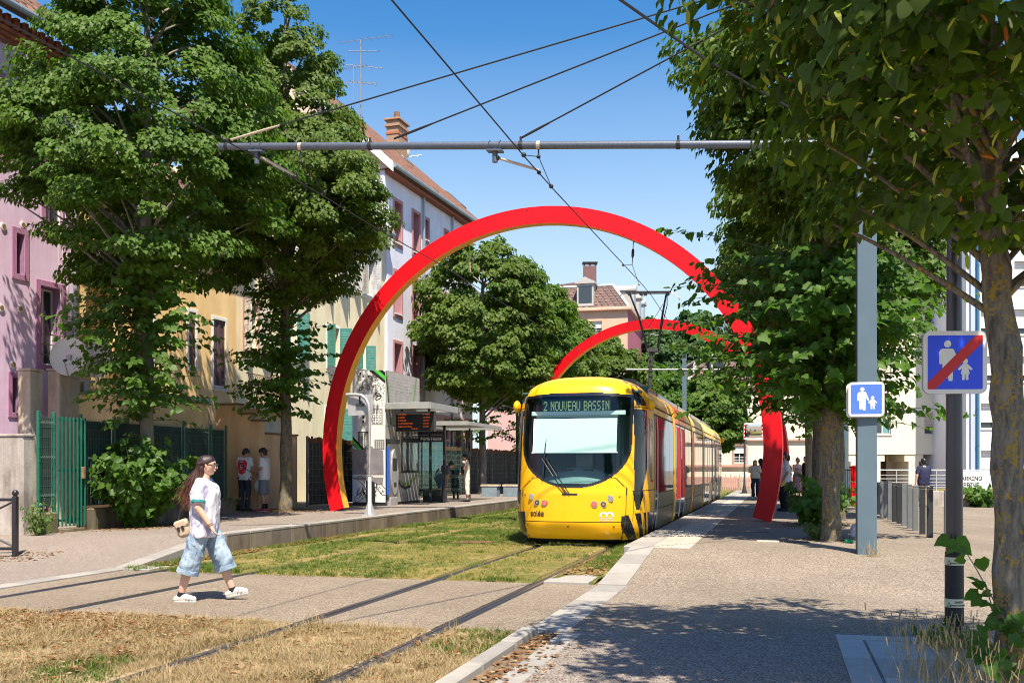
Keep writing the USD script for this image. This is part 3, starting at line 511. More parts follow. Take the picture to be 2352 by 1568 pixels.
b.add('hip_tiles', tube([FL.p(25.4, -5.3, 19.8), FL.p(30.7, .42, 14.5)], .09, 8), m_tile[2]); b.add('ridge_tiles', tube([FL.p(19.5, -5.3, 19.8), FL.p(25.4, -5.3, 19.8)], .1, 8), m_tile[0])
b.add('eave_board', FL.b(19.6, 30.5, .0, .3, 14.1, 14.3), m_brick[2]); b.add('gutter', gutter(FL, 19.5, 30.7, .5, 14.38, .1), m_zinc)
for a in (23.65, 27.35): b.add('downpipe', downpipe(FL, a, .1, .3, 14.2, .06), m_zinc)
a0, z0 = FL.at(903, 330, -4.4); a1, z1 = FL.at(924, 292, -4.4)
ch = b.add('chimney', join(FL.b(a0, a1, -4.8, -4.1, 18, z1, .02), FL.b(a0 - .08, a1 + .08, -4.88, -4.02, z1 - .35, z1 - .2, .01), FL.b(a0 - .12, a1 + .12, -4.92, -3.98, z1, z1 + .1, .01)), mat('chimney_brick', (.36, .22, .14), .9, .2, 12, bump=.4)); ch.add('chimney_pot', cyl(FL.p((a0 + a1) / 2, -4.45, z1 + .1), FL.p((a0 + a1) / 2, -4.45, z1 + .62), .2, .15), m_tile[2])
ch.add('brick_band', FL.b(a0 - .03, a1 + .03, -4.83, -4.07, z1 - .75, z1 - .62), m_brick[1])
m_alu = mat('antenna_alu', (.32, .32, .33), .4, .1, 5, metal=.7)
def yagi(c, dr, ln, n, w, up=V3(0, 0, 1)):
    side = nrm(np.cross(dr, up)); return [cyl(c - dr * ln / 2, c + dr * ln / 2, .016, n=5)] + [cyl(c + dr * x - side * w, c + dr * x + side * w, .009, n=4) for x in np.linspace(-ln / 2, ln / 2, n)]
for (u, vt, vb, els) in ((828, 92, 268, ((92, 2.9, 8), (118, 1.6, 6), (152, 1.9, 10), (190, 1.4, 8))), (812, 150, 248, ((155, 1.2, 6), (190, 1.9, 9)))):
    a, zt = FL.at(u, vt, -4.8); _, zb = FL.at(u, vb, -4.8); c = FL.p(a, -4.8, 0)
    mast = b.add('antenna_mast', cyl(c + V3(0, 0, zb - .6), c + V3(0, 0, zt), .03, n=6), m_alu)
    for j, (v, ln, n) in enumerate(els): z = FL.at(u, v, -4.8)[1]; dr = nrm(RT[0] * V3(1, 0, 0) + RT[1] * V3(0, 1, 0) + FL.e * .3 * (j - 1)); mast.add('antenna', join(yagi(c + V3(0, 0, z) + dr * ln * .1, dr, ln, n, .18 + .1 * (j == 0))), m_alu)
a, z = FL.at(937, 342, -4.2)
dsh = b.add('roof_dish', ball(FL.p(a, -4.2, z), .48, 2, (.22, .45, 1)), m_white, True); dsh.add('dish_arm', join(cyl(FL.p(a, -4.2, z - .45), FL.p(a + .5, -3.6, z - .25), .02, n=6), cyl(FL.p(a - .1, -4.3, z - 1.2), FL.p(a - .1, -4.3, z + .3), .025, n=6)), m_alu)
for (u, v) in ((790, 229), (910, 365), (985, 468)):
    a, z = FL.at(u, v, -2.6 if u > 850 else -4.6); t = .42 - (z - 14.4) / 5.3 * 5.72; c = FL.p(a, t, z); up = nrm(FL.n * -5.72 + FL.z * 5.3); nn = nrm(np.cross(FL.e, up)); nn = nn if nn[2] > 0 else -nn
    sk = b.add('skylight', fbox(c, FL.e, up, nn, (-.45, -.6, 0), (.45, .6, .16), .01), m_rustbar); sk.add('pane', fbox(c, FL.e, up, nn, (-.38, -.52, .15), (.38, .52, .175)), m_glassd)

# ---- satellite dishes on concrete posts, rough concrete wall, fence
m_conc = weathered('rough_concrete', (.46, .42, .38), (.20, .175, .15), .92, .9, 3.5, .6, 30, .9); m_conc2 = weathered('cream_concrete', (.60, .53, .40), (.38, .31, .22), .92, 1.2, 3.5, .6, 30, .9); m_plinth = weathered('mossy_concrete', (.26, .215, .15), (.10, .085, .045), .92, 1.0, 3.0, .6, 35, 1.0)
for i, (u0, u1, lab) in enumerate(((69, 98, 'cream concrete post carrying the left satellite dish'), (137, 184, 'wider cream concrete post right of the dish bracket'))):
    p0, p1 = onX(u0, 850, -16.4), onX(u1, 850, -16.4); zt = p0[2]
    t = thing('concrete_post', lab, 'post', (-16.55, (p0[1] + p1[1]) / 2, 0)); t.add('post', box(-16.75, -16.4, p0[1], p1[1], 0, zt, .02), m_conc2); t.add('cap', box(-16.77, -16.38, p0[1] - .02, p1[1] + .02, zt, zt + .05, .01), m_conc2)
m_dish = mat('dish_paint', (.66, .62, .55), .45, .06, 3)
def dish(u, v, X, r, lab, hide=False):
    c = onX(u, v, X); t = thing('satellite_dish', lab, 'satellite dish', c); ax = nrm(V3(.42, -.86, .22)); sx = nrm(np.cross(ax, V3(0, 0, 1))); sy = np.cross(sx, ax); V, F = [], []
    m = grid(lambda a, q: c + (np.outer(np.cos(a) * q * r * .93, sx) + np.outer(np.sin(a) * q * r * 1.05, sy) + np.outer(q ** 2 * .16 * r - .16 * r, ax)), np.linspace(0, 2 * pi, 37), np.linspace(.01, 1, 8)); m2 = mv(m, -ax * .012)
    t.add('reflector', join(m, (m2[0], m2[1][:, ::-1])), m_dish, True); rim = [c + sx * math.cos(a) * r * .93 + sy * math.sin(a) * r * 1.05 for a in np.linspace(0, 2 * pi, 33)]; t.add('rim', tube(rim, .013, 6), m_dish, True)
    f = c + ax * r * .85 - sy * r * .55; lo = c - sy * r * 1.02; t.add('feed_arm', tube([lo, f], .014, 6), m_alu); t.add('feed_horn', cyl(f, f - ax * .12 + sy * .06, .035, n=10), m_fill)
    t.add('bracket', tube([c - ax * .16 * r, c - ax * .2 - sy * r * .4, c - ax * .25 - sy * r * 1.15 - sx * .05, c - ax * .3 - sy * r * 1.18 - sx * .55], .028, 8), m_alu); t.add('clamp', box(*np.ravel([[x - .06, x + .06] for x in c - ax * .1])), m_alu)
dish(158, 818, -16.1, .44, 'cream satellite dish on a bent bracket, the front one of two'); dish(219, 824, -16.0, .44, 'second satellite dish, half hidden behind tree leaves')
w = thing('concrete_wall', 'rough stained grey concrete wall at the left edge', 'wall', (-17, 16.6, 0)); w.add('wall', box(-22, -14.48, 16.55, 16.85, -.1, 2.15, .02), m_conc); w.add('coping', box(-22, -14.46, 16.53, 16.87, 2.15, 2.2, .012), m_conc)
st_ = single('stone_block', 'small pale stone block at the foot of the grey wall', 'block', (-15.2, 16.2, .1), box(-15.6, -15.0, 16.1, 16.45, 0, .32, .02), m_conc2)
m_fgr = mat('green_fence_paint', (.010, .115, .075), .45, .12, 6, coat=.2); m_scr = mat('dark_screen', (.02, .035, .028), .9, .3, 2); m_wire = mat('green_wire', (.015, .10, .075), .5, .1, 5)
FX = -14.35; yy = lambda u: onX(u, 1080, FX)[1]
fn = thing('mesh_fence', 'green welded mesh fence on a mossy concrete plinth', 'fence', (FX, 20, 0)); ft = 2.6
posts = [yy(88), yy(124), yy(185), yy(262), yy(345), yy(422), yy(484), yy(519)]
for y in posts: fn.add('post', join(box(FX - .03, FX + .03, y - .03, y + .03, .1, ft + .07, .006), *[box(FX + .028, FX + .036, y - .02, y + .02, z, z + .04) for z in np.arange(.8, ft, .28)]), m_fgr)
def panel(y0, y1):
    n = int((y1 - y0) / .05); L = []
    for q in range(n + 1):
        y = y0 + (y1 - y0) * q / n; pts = []
        for z in np.unique(np.r_[.72, [zz + d for zz in (.95, 1.72, 2.42) for d in (-.05, 0, .05)], ft]): pts.append((FX + (.05 if any(abs(z - zz) < .01 for zz in (.95, 1.72, 2.42)) else 0) + .012, y, z))
        L.append(tube(pts, .0035, 4, False))
    for z in np.arange(.75, ft, .2): L.append(cyl((FX + .004, y0, z), (FX + .004, y1, z), .003, n=4))
    return join(L)
for i in range(len(posts) - 1):
    if i == 1: continue
    fn.add('wire_panel', panel(posts[i] + .03, posts[i + 1] - .03), m_wire); fn.add('privacy_screen', box(FX - .06, FX - .05, posts[i] + .03, posts[i + 1] - .03, .72, ft - .06), m_scr)
for (a, c, z) in ((posts[0] - .1, posts[1] - .02, .62), (posts[2], posts[-1] + .3, .66)): fn.add('plinth', box(FX - .12, FX + .13, a, c, -.05, z, .02), m_plinth)
gt = thing('garden_gate', 'narrow green barred gate standing ajar in the mesh fence', 'gate', (FX, (posts[1] + posts[2]) / 2, .2)); y0, y1 = posts[1] + .05, posts[2] - .05
for i in range(8): y = y0 + (y1 - y0) * i / 7; gt.add('bar', box(FX + .05 + i * .012, FX + .08 + i * .012, y - .016, y + .016, .32, ft - .02 - .0 * i, .004), m_fgr)
for z in (.42, 1.45, ft - .1): gt.add('rail', box(FX + .03, FX + .05, y0, y1, z, z + .05, .004), m_fgr)
gt.add('lock', box(FX + .14, FX + .2, y1 - .12, y1 - .04, 1.3, 1.55, .01), m_rustbar); gt.add('doorstep', box(FX - .1, FX + .15, posts[1], posts[2], -.05, .27, .01), m_plinth)
back = struct('garden_ground', box(-16.9, -14.5, 16.9, 27, -.05, .12), m_earth)
# black barrier at the left edge
bp = G(35, 1277, .04); m_blk = mat('black_paint', (.012, .012, .014), .35, .2, 8, coat=.3)
t = thing('street_barrier', 'black steel pedestrian barrier with ball finial at the left edge', 'barrier', bp); zb = bp[2]; d_ = V3(-RT[0], -RT[1], 0); q0 = bp + d_ * 1.6
t.add('post', box(bp[0] - .04, bp[0] + .04, bp[1] - .04, bp[1] + .04, zb - .05, zb + 1.0, .006), m_blk); t.add('finial', join(ball(bp + V3(0, 0, 1.06), .055, 2), cyl(bp + V3(0, 0, 1.0), bp + V3(0, 0, 1.03), .035)), m_blk, 40)
t.add('post', box(q0[0] - .04, q0[0] + .04, q0[1] - .04, q0[1] + .04, zb - .05, zb + 1.0, .006), m_blk)
for z in (.95, .13): t.add('rail', tube([bp + V3(0, 0, z), q0 + V3(0, 0, z)], .027, 8), m_blk)
t.add('brace', tube([bp + V3(0, 0, .93), q0 + V3(0, 0, .15)], .018, 6), m_blk); t.add('brace', tube([q0 + V3(0, 0, .93), bp + V3(0, 0, .15)], .018, 6), m_blk)
# hedge fence along the back of the left platform
m_slat = mat('dark_hedge_slat', (.022, .028, .018), .8, .5, 6, col2=(.06, .055, .035)); m_gw = mat('galvanised_wire', (.22, .22, .20), .5, .1, 5, metal=.5)
hf = thing('screen_fence', 'long wire fence filled with dark hedge strips behind the tram stop', 'fence', (-13.75, 45, .3)); HX = -13.75
for k, y in enumerate(np.arange(27.4, 66, 2.5)):
    hf.add('post', box(HX - .03, HX + .03, y - .03, y + .03, .2, 2.5, .005), m_gw)
    L = [cyl((HX + .045, y, z), (HX + .045, y + 2.5, z), .005, n=4) for z in np.arange(.5, 2.45, .2)] + [cyl((HX + .05, y + q * .25, .4), (HX + .05, y + q * .25, 2.48), .004, n=4) for q in range(11)]
    hf.add('wire_panel', join(L), m_gw)
    v, f = grid(lambda a, c: np.stack([HX + .0 + .045 * meshkit.noise(np.stack([a * 9, c * 9, a * 0], 1)), y + a, c], 1), np.linspace(.03, 2.47, 40), np.linspace(.42, 2.38, 36)); hf.add('hedge_strips', (v, f), m_slat)
    L = [box(HX + .02, HX + .06, y + q * .1, y + q * .1 + .06, 2.32, 2.42 + .08 * RNG.uniform()) for q in range(25)]; hf.add('browned_tips', join(L), m_dl)
# ================================================================== ARCHES
m_red = mat('arch_red', (.60, .004, .010), .45, .16, 1.1, coat=.0, spec=.3, bump=.04, bscale=8, stretch=(1, 1, .5), lo=.2, hi=.65); m_orange = mat('arch_inner_orange', (.80, .36, .035), .5, .06, 1.5)
def arch(label, c, zc, R_, ph, w, th, zl_, zr_):
    t = thing('ring_arch', label, 'arch', (c[0], c[1], .3), 'red ring arches over the tracks'); e = V3(math.cos(ph), math.sin(ph), 0); n = V3(-e[1], e[0], 0); o = V3(c[0], c[1], zc)
    a0 = -math.asin((zc - zr_) / R_); a1 = pi + math.asin((zc - zl_) / R_); A = np.linspace(a0, a1, 161)
    pt = lambda r, k: np.array([o + e * r * math.cos(a) + V3(0, 0, 1) * r * math.sin(a) + n * k for a in A])
    O1, O2, I1, I2 = pt(R_, -th / 2), pt(R_, th / 2), pt(R_ - w, -th / 2), pt(R_ - w, th / 2); N = len(A)
    def band(p, q): i = np.arange(N - 1); return np.vstack([p, q]), np.vstack([np.stack([i, i + 1, N + i + 1], 1), np.stack([i, N + i + 1, N + i], 1)])
    t.add('ring', join(band(O1, O2), band(I1, O1), band(O2, I2), quad(O1[0], O2[0], I2[0], I1[0]), quad(O1[-1], I1[-1], I2[-1], O2[-1])), m_red, 40)
    t.add('inner_face', band(I2, I1), m_orange, 40)
    for a in (pi / 2, pi / 2 + .85, pi / 2 - .85): d = V3(*(e * math.cos(a))) + V3(0, 0, math.sin(a)); s = -e * math.sin(a) + V3(0, 0, math.cos(a)); t.add('weld_seam', fbox(o + d * (R_ - w / 2) - n * (th / 2 + .001), d, s, n, (-w / 2, -.004, -.001), (w / 2, .004, .0015)), m_red)
    for a in np.arange(.25, 2.95, .45): d = V3(*(e * math.cos(a))) + V3(0, 0, math.sin(a)); q = o + d * (R_ - w * .5) - n * (th / 2); t.add('bolt', join([cyl(q + d * k_ * w * .36 + n * .004, q + d * k_ * w * .36 - n * .012, .016, n=6) for k_ in (-1, 1)]), m_red)
    return e, n, o
A1 = (-6.0, 24.65); arch('nearer red ring arch whose left leg stands beside the printed kiosk', A1, 2.04, 6.1, -.084, .43, .30, .33, .25)
A2 = (-5.64, 44.2); arch('farther red ring arch seen smaller behind the tram roof', A2, 1.98, 6.14, -.21, .43, .30, .33, .25)

# ================================================================== TRAM STOP ON THE LEFT PLATFORM
m_panel = mat('print_white', (.74, .73, .69), .45, .04, 2, coat=.2); m_ink = plain('print_black', (.015, .015, .016), .5); m_lime = plain('print_green', (.07, .50, .06), .5); m_pblue = plain('print_blue', (.50, .58, .72), .5); m_pgrey = mat('print_grey', (.24, .225, .23), .4, .25, 2.5); m_pgreige = mat('print_greige', (.36, .345, .31), .4, .12, 3)
m_dark = mat('dark_metal', (.022, .025, .03), .4, .2, 6, coat=.1); m_steel = mat('brushed_steel', (.42, .42, .41), .35, .12, 8, metal=.8); m_galv = mat('galvanised_grey', (.40, .40, .40), .5, .15, 9, metal=.35); m_pane = pane('clear_pane', (.78, .90, .88)); m_blade = mat('canopy_grey', (.38, .39, .38), .5, .1, 4, metal=.3)
k = thing('stop_kiosk', 'tall printed kiosk with line drawings, ticket machine side and green bands', 'kiosk', (-12.4, 30.4, .36))
KX0, KX1, KY0, KY1, KZ = -12.95, -11.84, 28.9, 31.95, 4.59
k.add('body', box(KX0 + .01, KX1 - .012, KY0 + .012, KY1, .3, KZ, .01), m_dark); k.add('plinth', box(KX0 + .03, KX1 - .04, KY0 + .03, KY1 - .02, .25, .45), m_dark)
ky = lambda y: KZ - (y - 70) / 1350 * 4.12; kx = lambda x: KX0 + (x - 78) / 327 * (KX1 - KX0)
KP = lambda pts: Polygon([(kx(x), ky(y)) for x, y in pts]); ex, ez = V3(1, 0, 0), V3(0, 0, 1)
def kfront(poly, dep, base=.0): return ext(poly, (0, KY0 + .012 - base, 0), ex, ez, dep, V3(0, -1, 0))
zs_ = [ky(1422), ky(1150), ky(632), ky(440), ky(70)]
for i in range(4): k.add('front_panel', box(KX0, KX1, KY0, KY0 + .011, zs_[i] + .003, zs_[i + 1] - .003, .002), m_panel)
rs = np.random.default_rng(5)
def house_lines(x0, y0, w, h, rows, cols, lw=.006):
    o = [sbox(x0, y0, x0 + w, y0 + h).exterior]
    for r_ in range(rows):
        for c_ in range(cols):
            a, b_ = x0 + (c_ + .22) * w / cols, y0 + (r_ + .2) * h / rows; o.append(sbox(a, b_, a + .55 * w / cols, b_ + .58 * h / rows).exterior)
    return unary_union([LineString(q).buffer(lw, cap_style=2) for q in o])
ln = [house_lines(kx(275), ky(620), kx(375) - kx(275), ky(470) - ky(620), 3, 3), house_lines(kx(300), ky(880), .32, ky(785) - ky(880), 5, 5, .005), house_lines(kx(138), ky(880), .34, ky(700) - ky(880), 8, 4, .008)]
for _ in range(34): x, y, w = rs.uniform(140, 330), rs.uniform(90, 250), rs.uniform(12, 26); q = affinity.rotate(sbox(kx(x), ky(y + w), kx(x + w), ky(y)), rs.uniform(-35, 35)); ln.append(LineString(q.exterior).buffer(.0045))
for x, y in ((175, 485), (178, 535), (178, 585), (150, 90), (232, 120)): ln.append(sbox(kx(x), ky(y + 26), kx(x + 18), ky(y)))
for _ in range(26): x, y = rs.uniform(120, 380), rs.uniform(1290, 1405); ln.append(LineString([(kx(x), ky(y)), (kx(x + rs.uniform(-20, 20)), ky(y - rs.uniform(25, 70))), (kx(x + rs.uniform(-8, 26)), ky(y))]).buffer(.006))
arc = [(kx(155 + 75 * math.sin(a * 1.2)), ky(1180 + a * 70)) for a in np.linspace(0, 3.0, 20)]; ln.append(LineString(arc).buffer(.09).boundary.buffer(.008)); ln += [LineString(arc[i:i + 2]).buffer(.008) for i in range(0, 19, 3)]
arc = [(kx(250 + 140 * a), ky(1185 + 130 * a ** 1.4)) for a in np.linspace(0, 1, 14)]; ln.append(LineString(arc).buffer(.10).boundary.buffer(.008)); ln += [LineString(arc[i:i + 2]).buffer(.008) for i in range(0, 13, 3)]
for (cx, cy, r0, an) in ((332, 320, 26, -20), (338, 352, 32, 30), (165, 255, 26, 40)): ln.append(affinity.rotate(affinity.scale(Point(kx(cx), ky(cy)).buffer(r0 / 327 * 1.1), 1, .42), an).boundary.buffer(.014))
for _ in range(40): x, y = rs.uniform(300, 395), rs.uniform(230, 420); ln.append(LineString([(kx(x), ky(y)), (kx(x + rs.uniform(4, 14)), ky(y - rs.uniform(4, 16)))]).buffer(.004))
F_ = sbox(KX0 + .005, zs_[0] + .005, KX1 - .005, KZ - .005)
k.add('line_print', kfront(unary_union(ln).intersection(F_), .0035, .013), m_ink, kind='stuff')
k.add('blue_print', kfront(KP([(78, 470), (130, 470), (130, 1420), (78, 1420)]).intersection(F_), .002, .0125), m_pblue)
k.add('black_band', kfront(unary_union([KP([(243, 70), (375, 70), (405, 95), (405, 208)]), KP([(78, 738), (200, 878), (140, 890), (78, 830)]), KP([(214, 1175), (300, 1175), (305, 1420), (216, 1420)])]).intersection(F_), .004, .0145), m_ink)
k.add('green_band', kfront(unary_union([KP([(285, 70), (335, 70), (405, 138), (405, 178)]), KP([(78, 768), (172, 880), (140, 886), (78, 815)]), KP([(246, 1175), (262, 1175), (268, 1420), (250, 1420)])]).intersection(F_), .004, .0175), m_lime)
k.add('grey_print', kfront(unary_union([KP([(78, 1135), (78, 870), (130, 885), (200, 880), (230, 850), (275, 850), (300, 880), (340, 885), (385, 890), (390, 1135)]), KP([(78, 1165), (388, 1165), (380, 1232), (335, 1238), (270, 1200), (120, 1190), (78, 1178)])]).intersection(F_), .004, .0195), m_pgrey)
ey = V3(0, 1, 0)
def kside(poly, dep, base=0.0): return ext(poly, (KX1 - .012 + base, 0, 0), ey, ez, dep, V3(1, 0, 0))
YS = [KY0, 29.0, 29.85, 30.72, KY1]
for (y0, y1, z0, z1) in ((28.92, 29.92, 3.56, 4.58), (29.93, 30.93, 3.56, 4.58), (30.94, 31.94, 3.56, 4.58), (29.0, 29.84, 2.45, 2.85), (28.92, 29.4, 2.86, 3.54), (29.86, 30.25, 1.4, 2.95), (29.86, 30.85, .45, 1.38), (30.86, 31.9, .45, 1.38)): k.add('side_panel', box(KX1 - .012, KX1, y0, y1, z0, z1, .002), m_pgreige)
ln = [house_lines(29.25 + i * .42, 3.62, .3, .35 + .35 * rs.uniform(), 4, 2, .007) for i in range(6)] + [LineString([(29.0, 3.6 + .1 * i), (31.9, 3.62 + .1 * i)]).buffer(.003) for i in range(9)]
ln += [LineString([(y, .5), (y + rs.uniform(.05, .2), .6 + rs.uniform(0, .25))]).buffer(.006) for y in rs.uniform(29.9, 31.7, 60)]
k.add('line_print', kside(unary_union(ln), .0135), m_pgrey, kind='stuff')
cv = lambda P_, w: LineString(P_).buffer(w, cap_style=2)
k.add('green_band', kside(unary_union([cv([(28.95, 4.55), (29.1, 4.2), (29.25, 3.57)], .05), cv([(31.62, 4.57), (31.5, 4.1), (31.3, 3.57)], .07), cv([(29.9, 1.37), (30.05, 1.1), (30.5, .98), (31.0, 1.05), (31.8, 1.32)], .06), cv([(30.55, .95), (30.8, .7), (30.85, .46)], .05)]), .015), mat('print_olive', (.15, .25, .09), .5))
k.add('dark_band', kside(unary_union([cv([(28.93, 4.4), (29.05, 4.1), (29.17, 3.57)], .035), cv([(29.95, 1.2), (30.15, .98), (30.6, .88), (31.1, .95)], .04), cv([(29.25, 3.4), (29.36, 2.9)], .04)]), .0165), m_ink)
for (y0, y1) in ((30.3, 30.78), (30.86, 31.85)):
    for (z0, z1) in ((1.42, 2.42), (2.5, 2.98)): w_ = k.add('side_window', join(box(KX1 - .01, KX1 + .012, y0, y1, z0, z0 + .04), box(KX1 - .01, KX1 + .012, y0, y1, z1 - .04, z1), box(KX1 - .01, KX1 + .012, y0, y0 + .045, z0 + .04, z1 - .04), box(KX1 - .01, KX1 + .012, y1 - .045, y1, z0 + .04, z1 - .04)), m_dark); w_.add('pane', box(KX1 - .01, KX1 - .004, y0 + .04, y1 - .04, z0 + .04, z1 - .04), mat('mirror_print', (.42, .40, .35), .12, .2, 3, metal=.6))
tmn = thing('ticket_machine', 'steel ticket machine set into the side of the printed kiosk', 'ticket machine', (-11.8, 29.4, .36))
tmn.add('cabinet', box(KX1 - .0, KX1 + .07, 29.02, 29.82, .62, 2.4, .012), m_steel); tmn.add('hood', box(KX1, KX1 + .12, 29.0, 29.84, 2.3, 2.44, .01), m_dark); tmn.add('blue_edge', box(KX1 + .005, KX1 + .085, 29.0, 29.03, .7, 2.2), plain('ticket_blue', (.03, .10, .5), .4))
tmn.add('fascia', ext(affinity.scale(Point(0, 0).buffer(1), .3, .72), (KX1 + .07, 29.46, 1.42), ey, ez, .035, V3(1, 0, 0)), m_galv); tmn.add('screen', box(KX1 + .1, KX1 + .112, 29.26, 29.6, 1.45, 1.85, .01), m_dark); tmn.add('tray', box(KX1 + .1, KX1 + .115, 29.36, 29.56, .95, 1.08, .01), m_dark); tmn.add('foot', box(KX1 - .02, KX1 + .1, 29.08, 29.7, .3, .62, .02), m_galv)
cn = thing('kiosk_canopy', 'flat grey canopy jutting from the kiosk over the platform', 'canopy', (-11.1, 30.2, 3.4))
cn.add('frame', join(box(-11.84, -10.38, 28.86, 28.94, 3.36, 3.56, .008), box(-11.84, -10.38, 31.62, 31.7, 3.40, 3.56, .008), box(-10.44, -10.36, 28.94, 31.62, 3.36, 3.56, .008)), m_blade)
for i in range(9): cn.add('slat', box(-11.84, -10.45, 28.98 + i * .295, 29.2 + i * .295, 3.48, 3.53, .006), m_blade)
db = thing('departure_board', 'black LED departure board with orange text under the kiosk canopy', 'display board', (-11, 29.55, 3))
B0, B1, BY = -11.68, -10.4, 29.35
db.add('case', box(B0, B1, BY, BY + .22, 2.68, 3.32, .012), m_dark); db.add('face', box(B0 + .03, B1 - .03, BY - .004, BY + .001, 2.71, 3.29), m_ink); m_led = glow('orange_led', (1.0, .14, .02), .5)
rows = [('2  COTEAUX', '4  STADE'), ('2  BASSIN', '11 STADE'), ('W  UNIVERS', '24 1340'), ('3  LUTTERBACH GARE', '25 1340'), ('TRAM VALLEE THUR', '35 1402'), ('', '')]
for i, (a, c) in enumerate(rows[:5]):
    z = 3.2 - i * .095; db.add('led_text', text(a, .034, (B0 + .08, BY - .0045, z), ex, ez, .002), m_led); db.add('led_text', text(c, .034, (B1 - .36, BY - .0045, z), ex, ez, .002), m_led)
db.add('led_text', text('13:36:14', .035, (-11.15, BY - .0045, 2.75), ex, ez, .002), m_led)
for x in (-11.5, -10.6): db.add('hanger', box(x - .03, x + .03, BY + .08, BY + .14, 3.3, 3.48), m_dark)
s = thing('stop_shelter', 'glass tram stop shelter with slatted grey roof and dark posts', 'shelter', (-11.4, 33.8, .36))
for (x, y) in ((-11.95, 32.1), (-11.0, 32.1), (-11.95, 34.9), (-11.5, 32.1)): s.add('post', box(x - .04, x + .04, y - .04, y + .04, .3, 3.0, .006), m_dark)
s.add('roof_frame', join(box(-12.3, -10.15, 31.98, 32.06, 2.98, 3.12, .006), box(-12.3, -10.15, 36.2, 36.28, 2.98, 3.12, .006), box(-10.2, -10.12, 32.06, 36.2, 2.99, 3.11, .006), box(-12.3, -12.22, 32.06, 36.2, 2.98, 3.12, .006)), m_blade)
for i in range(17): s.add('roof_slat', box(-12.2, -10.22, 32.12 + i * .242, 32.28 + i * .242, 3.06, 3.1, .006), m_blade)
s.add('back_pane', box(-11.955, -11.945, 32.15, 34.85, .6, 2.6), m_pane); s.add('end_pane', box(-11.9, -11.05, 32.095, 32.105, .6, 2.4), m_pane); s.add('far_pane', box(-11.9, -11.1, 35.0, 35.01, .6, 2.5), m_pane); s.add('far_post', box(-11.04, -10.98, 34.98, 35.03, .3, 3.0, .004), m_dark)
nm = s.add('name_sign', box(-11.92, -10.98, 32.0, 32.08, 2.42, 2.66, .008), m_dark); nm.add('lettering', text('Porte Haute', .10, (-11.44, 31.998, 2.48), ex, ez, .003, True, True), m_panel); s.add('header', box(-11.96, -10.96, 32.02, 32.1, 2.68, 2.8, .006), m_dark)
for x in (-11.7, -11.15): s.add('pane_marks', box(x - .03, x + .03, 32.09, 32.093, 1.45, 1.7), m_panel)
bn = thing('shelter_bench', 'dark bench under the shelter roof', 'bench', (-11.5, 32.7, .36)); bn.add('seat', box(-11.95, -10.98, 32.25, 32.75, .76, .84, .012), mat('bench_wood', (.06, .035, .025), .6, .3, 8)); bn.add('support', box(-11.85, -11.1, 32.3, 32.7, .3, .76, .015), m_dark)
bi = thing('litter_bin', 'slim dark slatted litter bin between the two waiting women', 'bin', (-11.84, 36, .36))
bi.add('body', join(box(-12.02, -11.72, 35.85, 36.15, .62, 1.42, .03)), m_dark); bi.add('leg', box(-11.98, -11.92, 35.95, 36.05, .3, .62), m_dark); bi.add('leg', box(-11.82, -11.76, 35.95, 36.05, .3, .62), m_dark); bi.add('hood', join(box(-12.04, -11.7, 35.83, 36.17, 1.42, 1.48, .01), box(-11.97, -11.77, 35.98, 36.02, 1.48, 1.56)), m_dark)
for i in range(7): bi.add('slat', box(-11.74, -11.70, 35.87, 36.13, .72 + i * .09, .77 + i * .09, .004), m_pgrey)
bb = thing('block_bench', 'bench of two blue grey blocks with a slab near the hedge fence', 'bench', (-11.4, 39.8, .36)); m_blk2 = mat('blue_grey_block', (.17, .22, .26), .8, .2, 6)
for (x0, y0) in ((-11.95, 39.6), (-11.1, 39.9)): bb.add('block', box(x0, x0 + .66, y0, y0 + .5, .33, .78, .015), m_blk2); bb.add('seat', box(x0 - .04, x0 + .7, y0 - .02, y0 + .52, .78, .86, .01), m_conc2)
# hooked pole with the back of a mirror
q = G(849, 1184, .36); t = thing('mirror_pole', 'hooked grey pole with the back of a traffic mirror on the platform edge', 'mirror', (q[0], q[1], .36))
lo = V3(q[0], q[1], .36); pts = [lo + V3(0, 0, .1), lo + V3(0, 0, 2.5), lo + V3(-.03, 0, 2.72), lo + V3(-.10, 0, 2.86), lo + V3(-.22, 0, 2.95), lo + V3(-.36, 0, 2.97), lo + V3(-.62, 0, 2.97)]; t.add('pole', tube(pts, .042, 10), m_galv, 40)
t.add('painted_foot', cyl(lo, lo + V3(0, 0, .95), .047, n=12), m_panel); t.add('base_plate', box(q[0] - .16, q[0] + .16, q[1] - .12, q[1] + .12, .36, .385, .004), m_galv)
for s_ in (-1, 1): t.add('base_fin', (np.array([lo + V3(s_ * x, y, z) for (x, z) in ((.045, .03), (.15, .03), (.045, .36)) for y in (-.006, .006)]), np.array([[0, 2, 4], [1, 5, 3], [0, 1, 3], [0, 3, 2], [2, 3, 5], [2, 5, 4], [0, 4, 5], [0, 5, 1]])), m_galv)
c = lo + V3(-.29, .1, 2.72); ax_ = nrm(V3(.12, -.99, -.05)); sx_ = nrm(np.cross(V3(0, 0, 1), ax_)); sx_ = sx_ if sx_[0] > 0 else -sx_; t.add('mirror_back', ext(rrect(.64, .5, .06), c, nrm(sx_ + V3(0, 0, .06)), V3(0, 0, 1), .05, -ax_), m_galv); t.add('mirror_bracket', join(tube([c + V3(0, -.0, 0), c + V3(.02, -.08, .12), lo + V3(-.26, 0, 2.95)], .022, 6), fbox(c, sx_, V3(0, 0, 1), ax_, (-.1, -.03, 0), (.1, .03, .05))), m_dark)
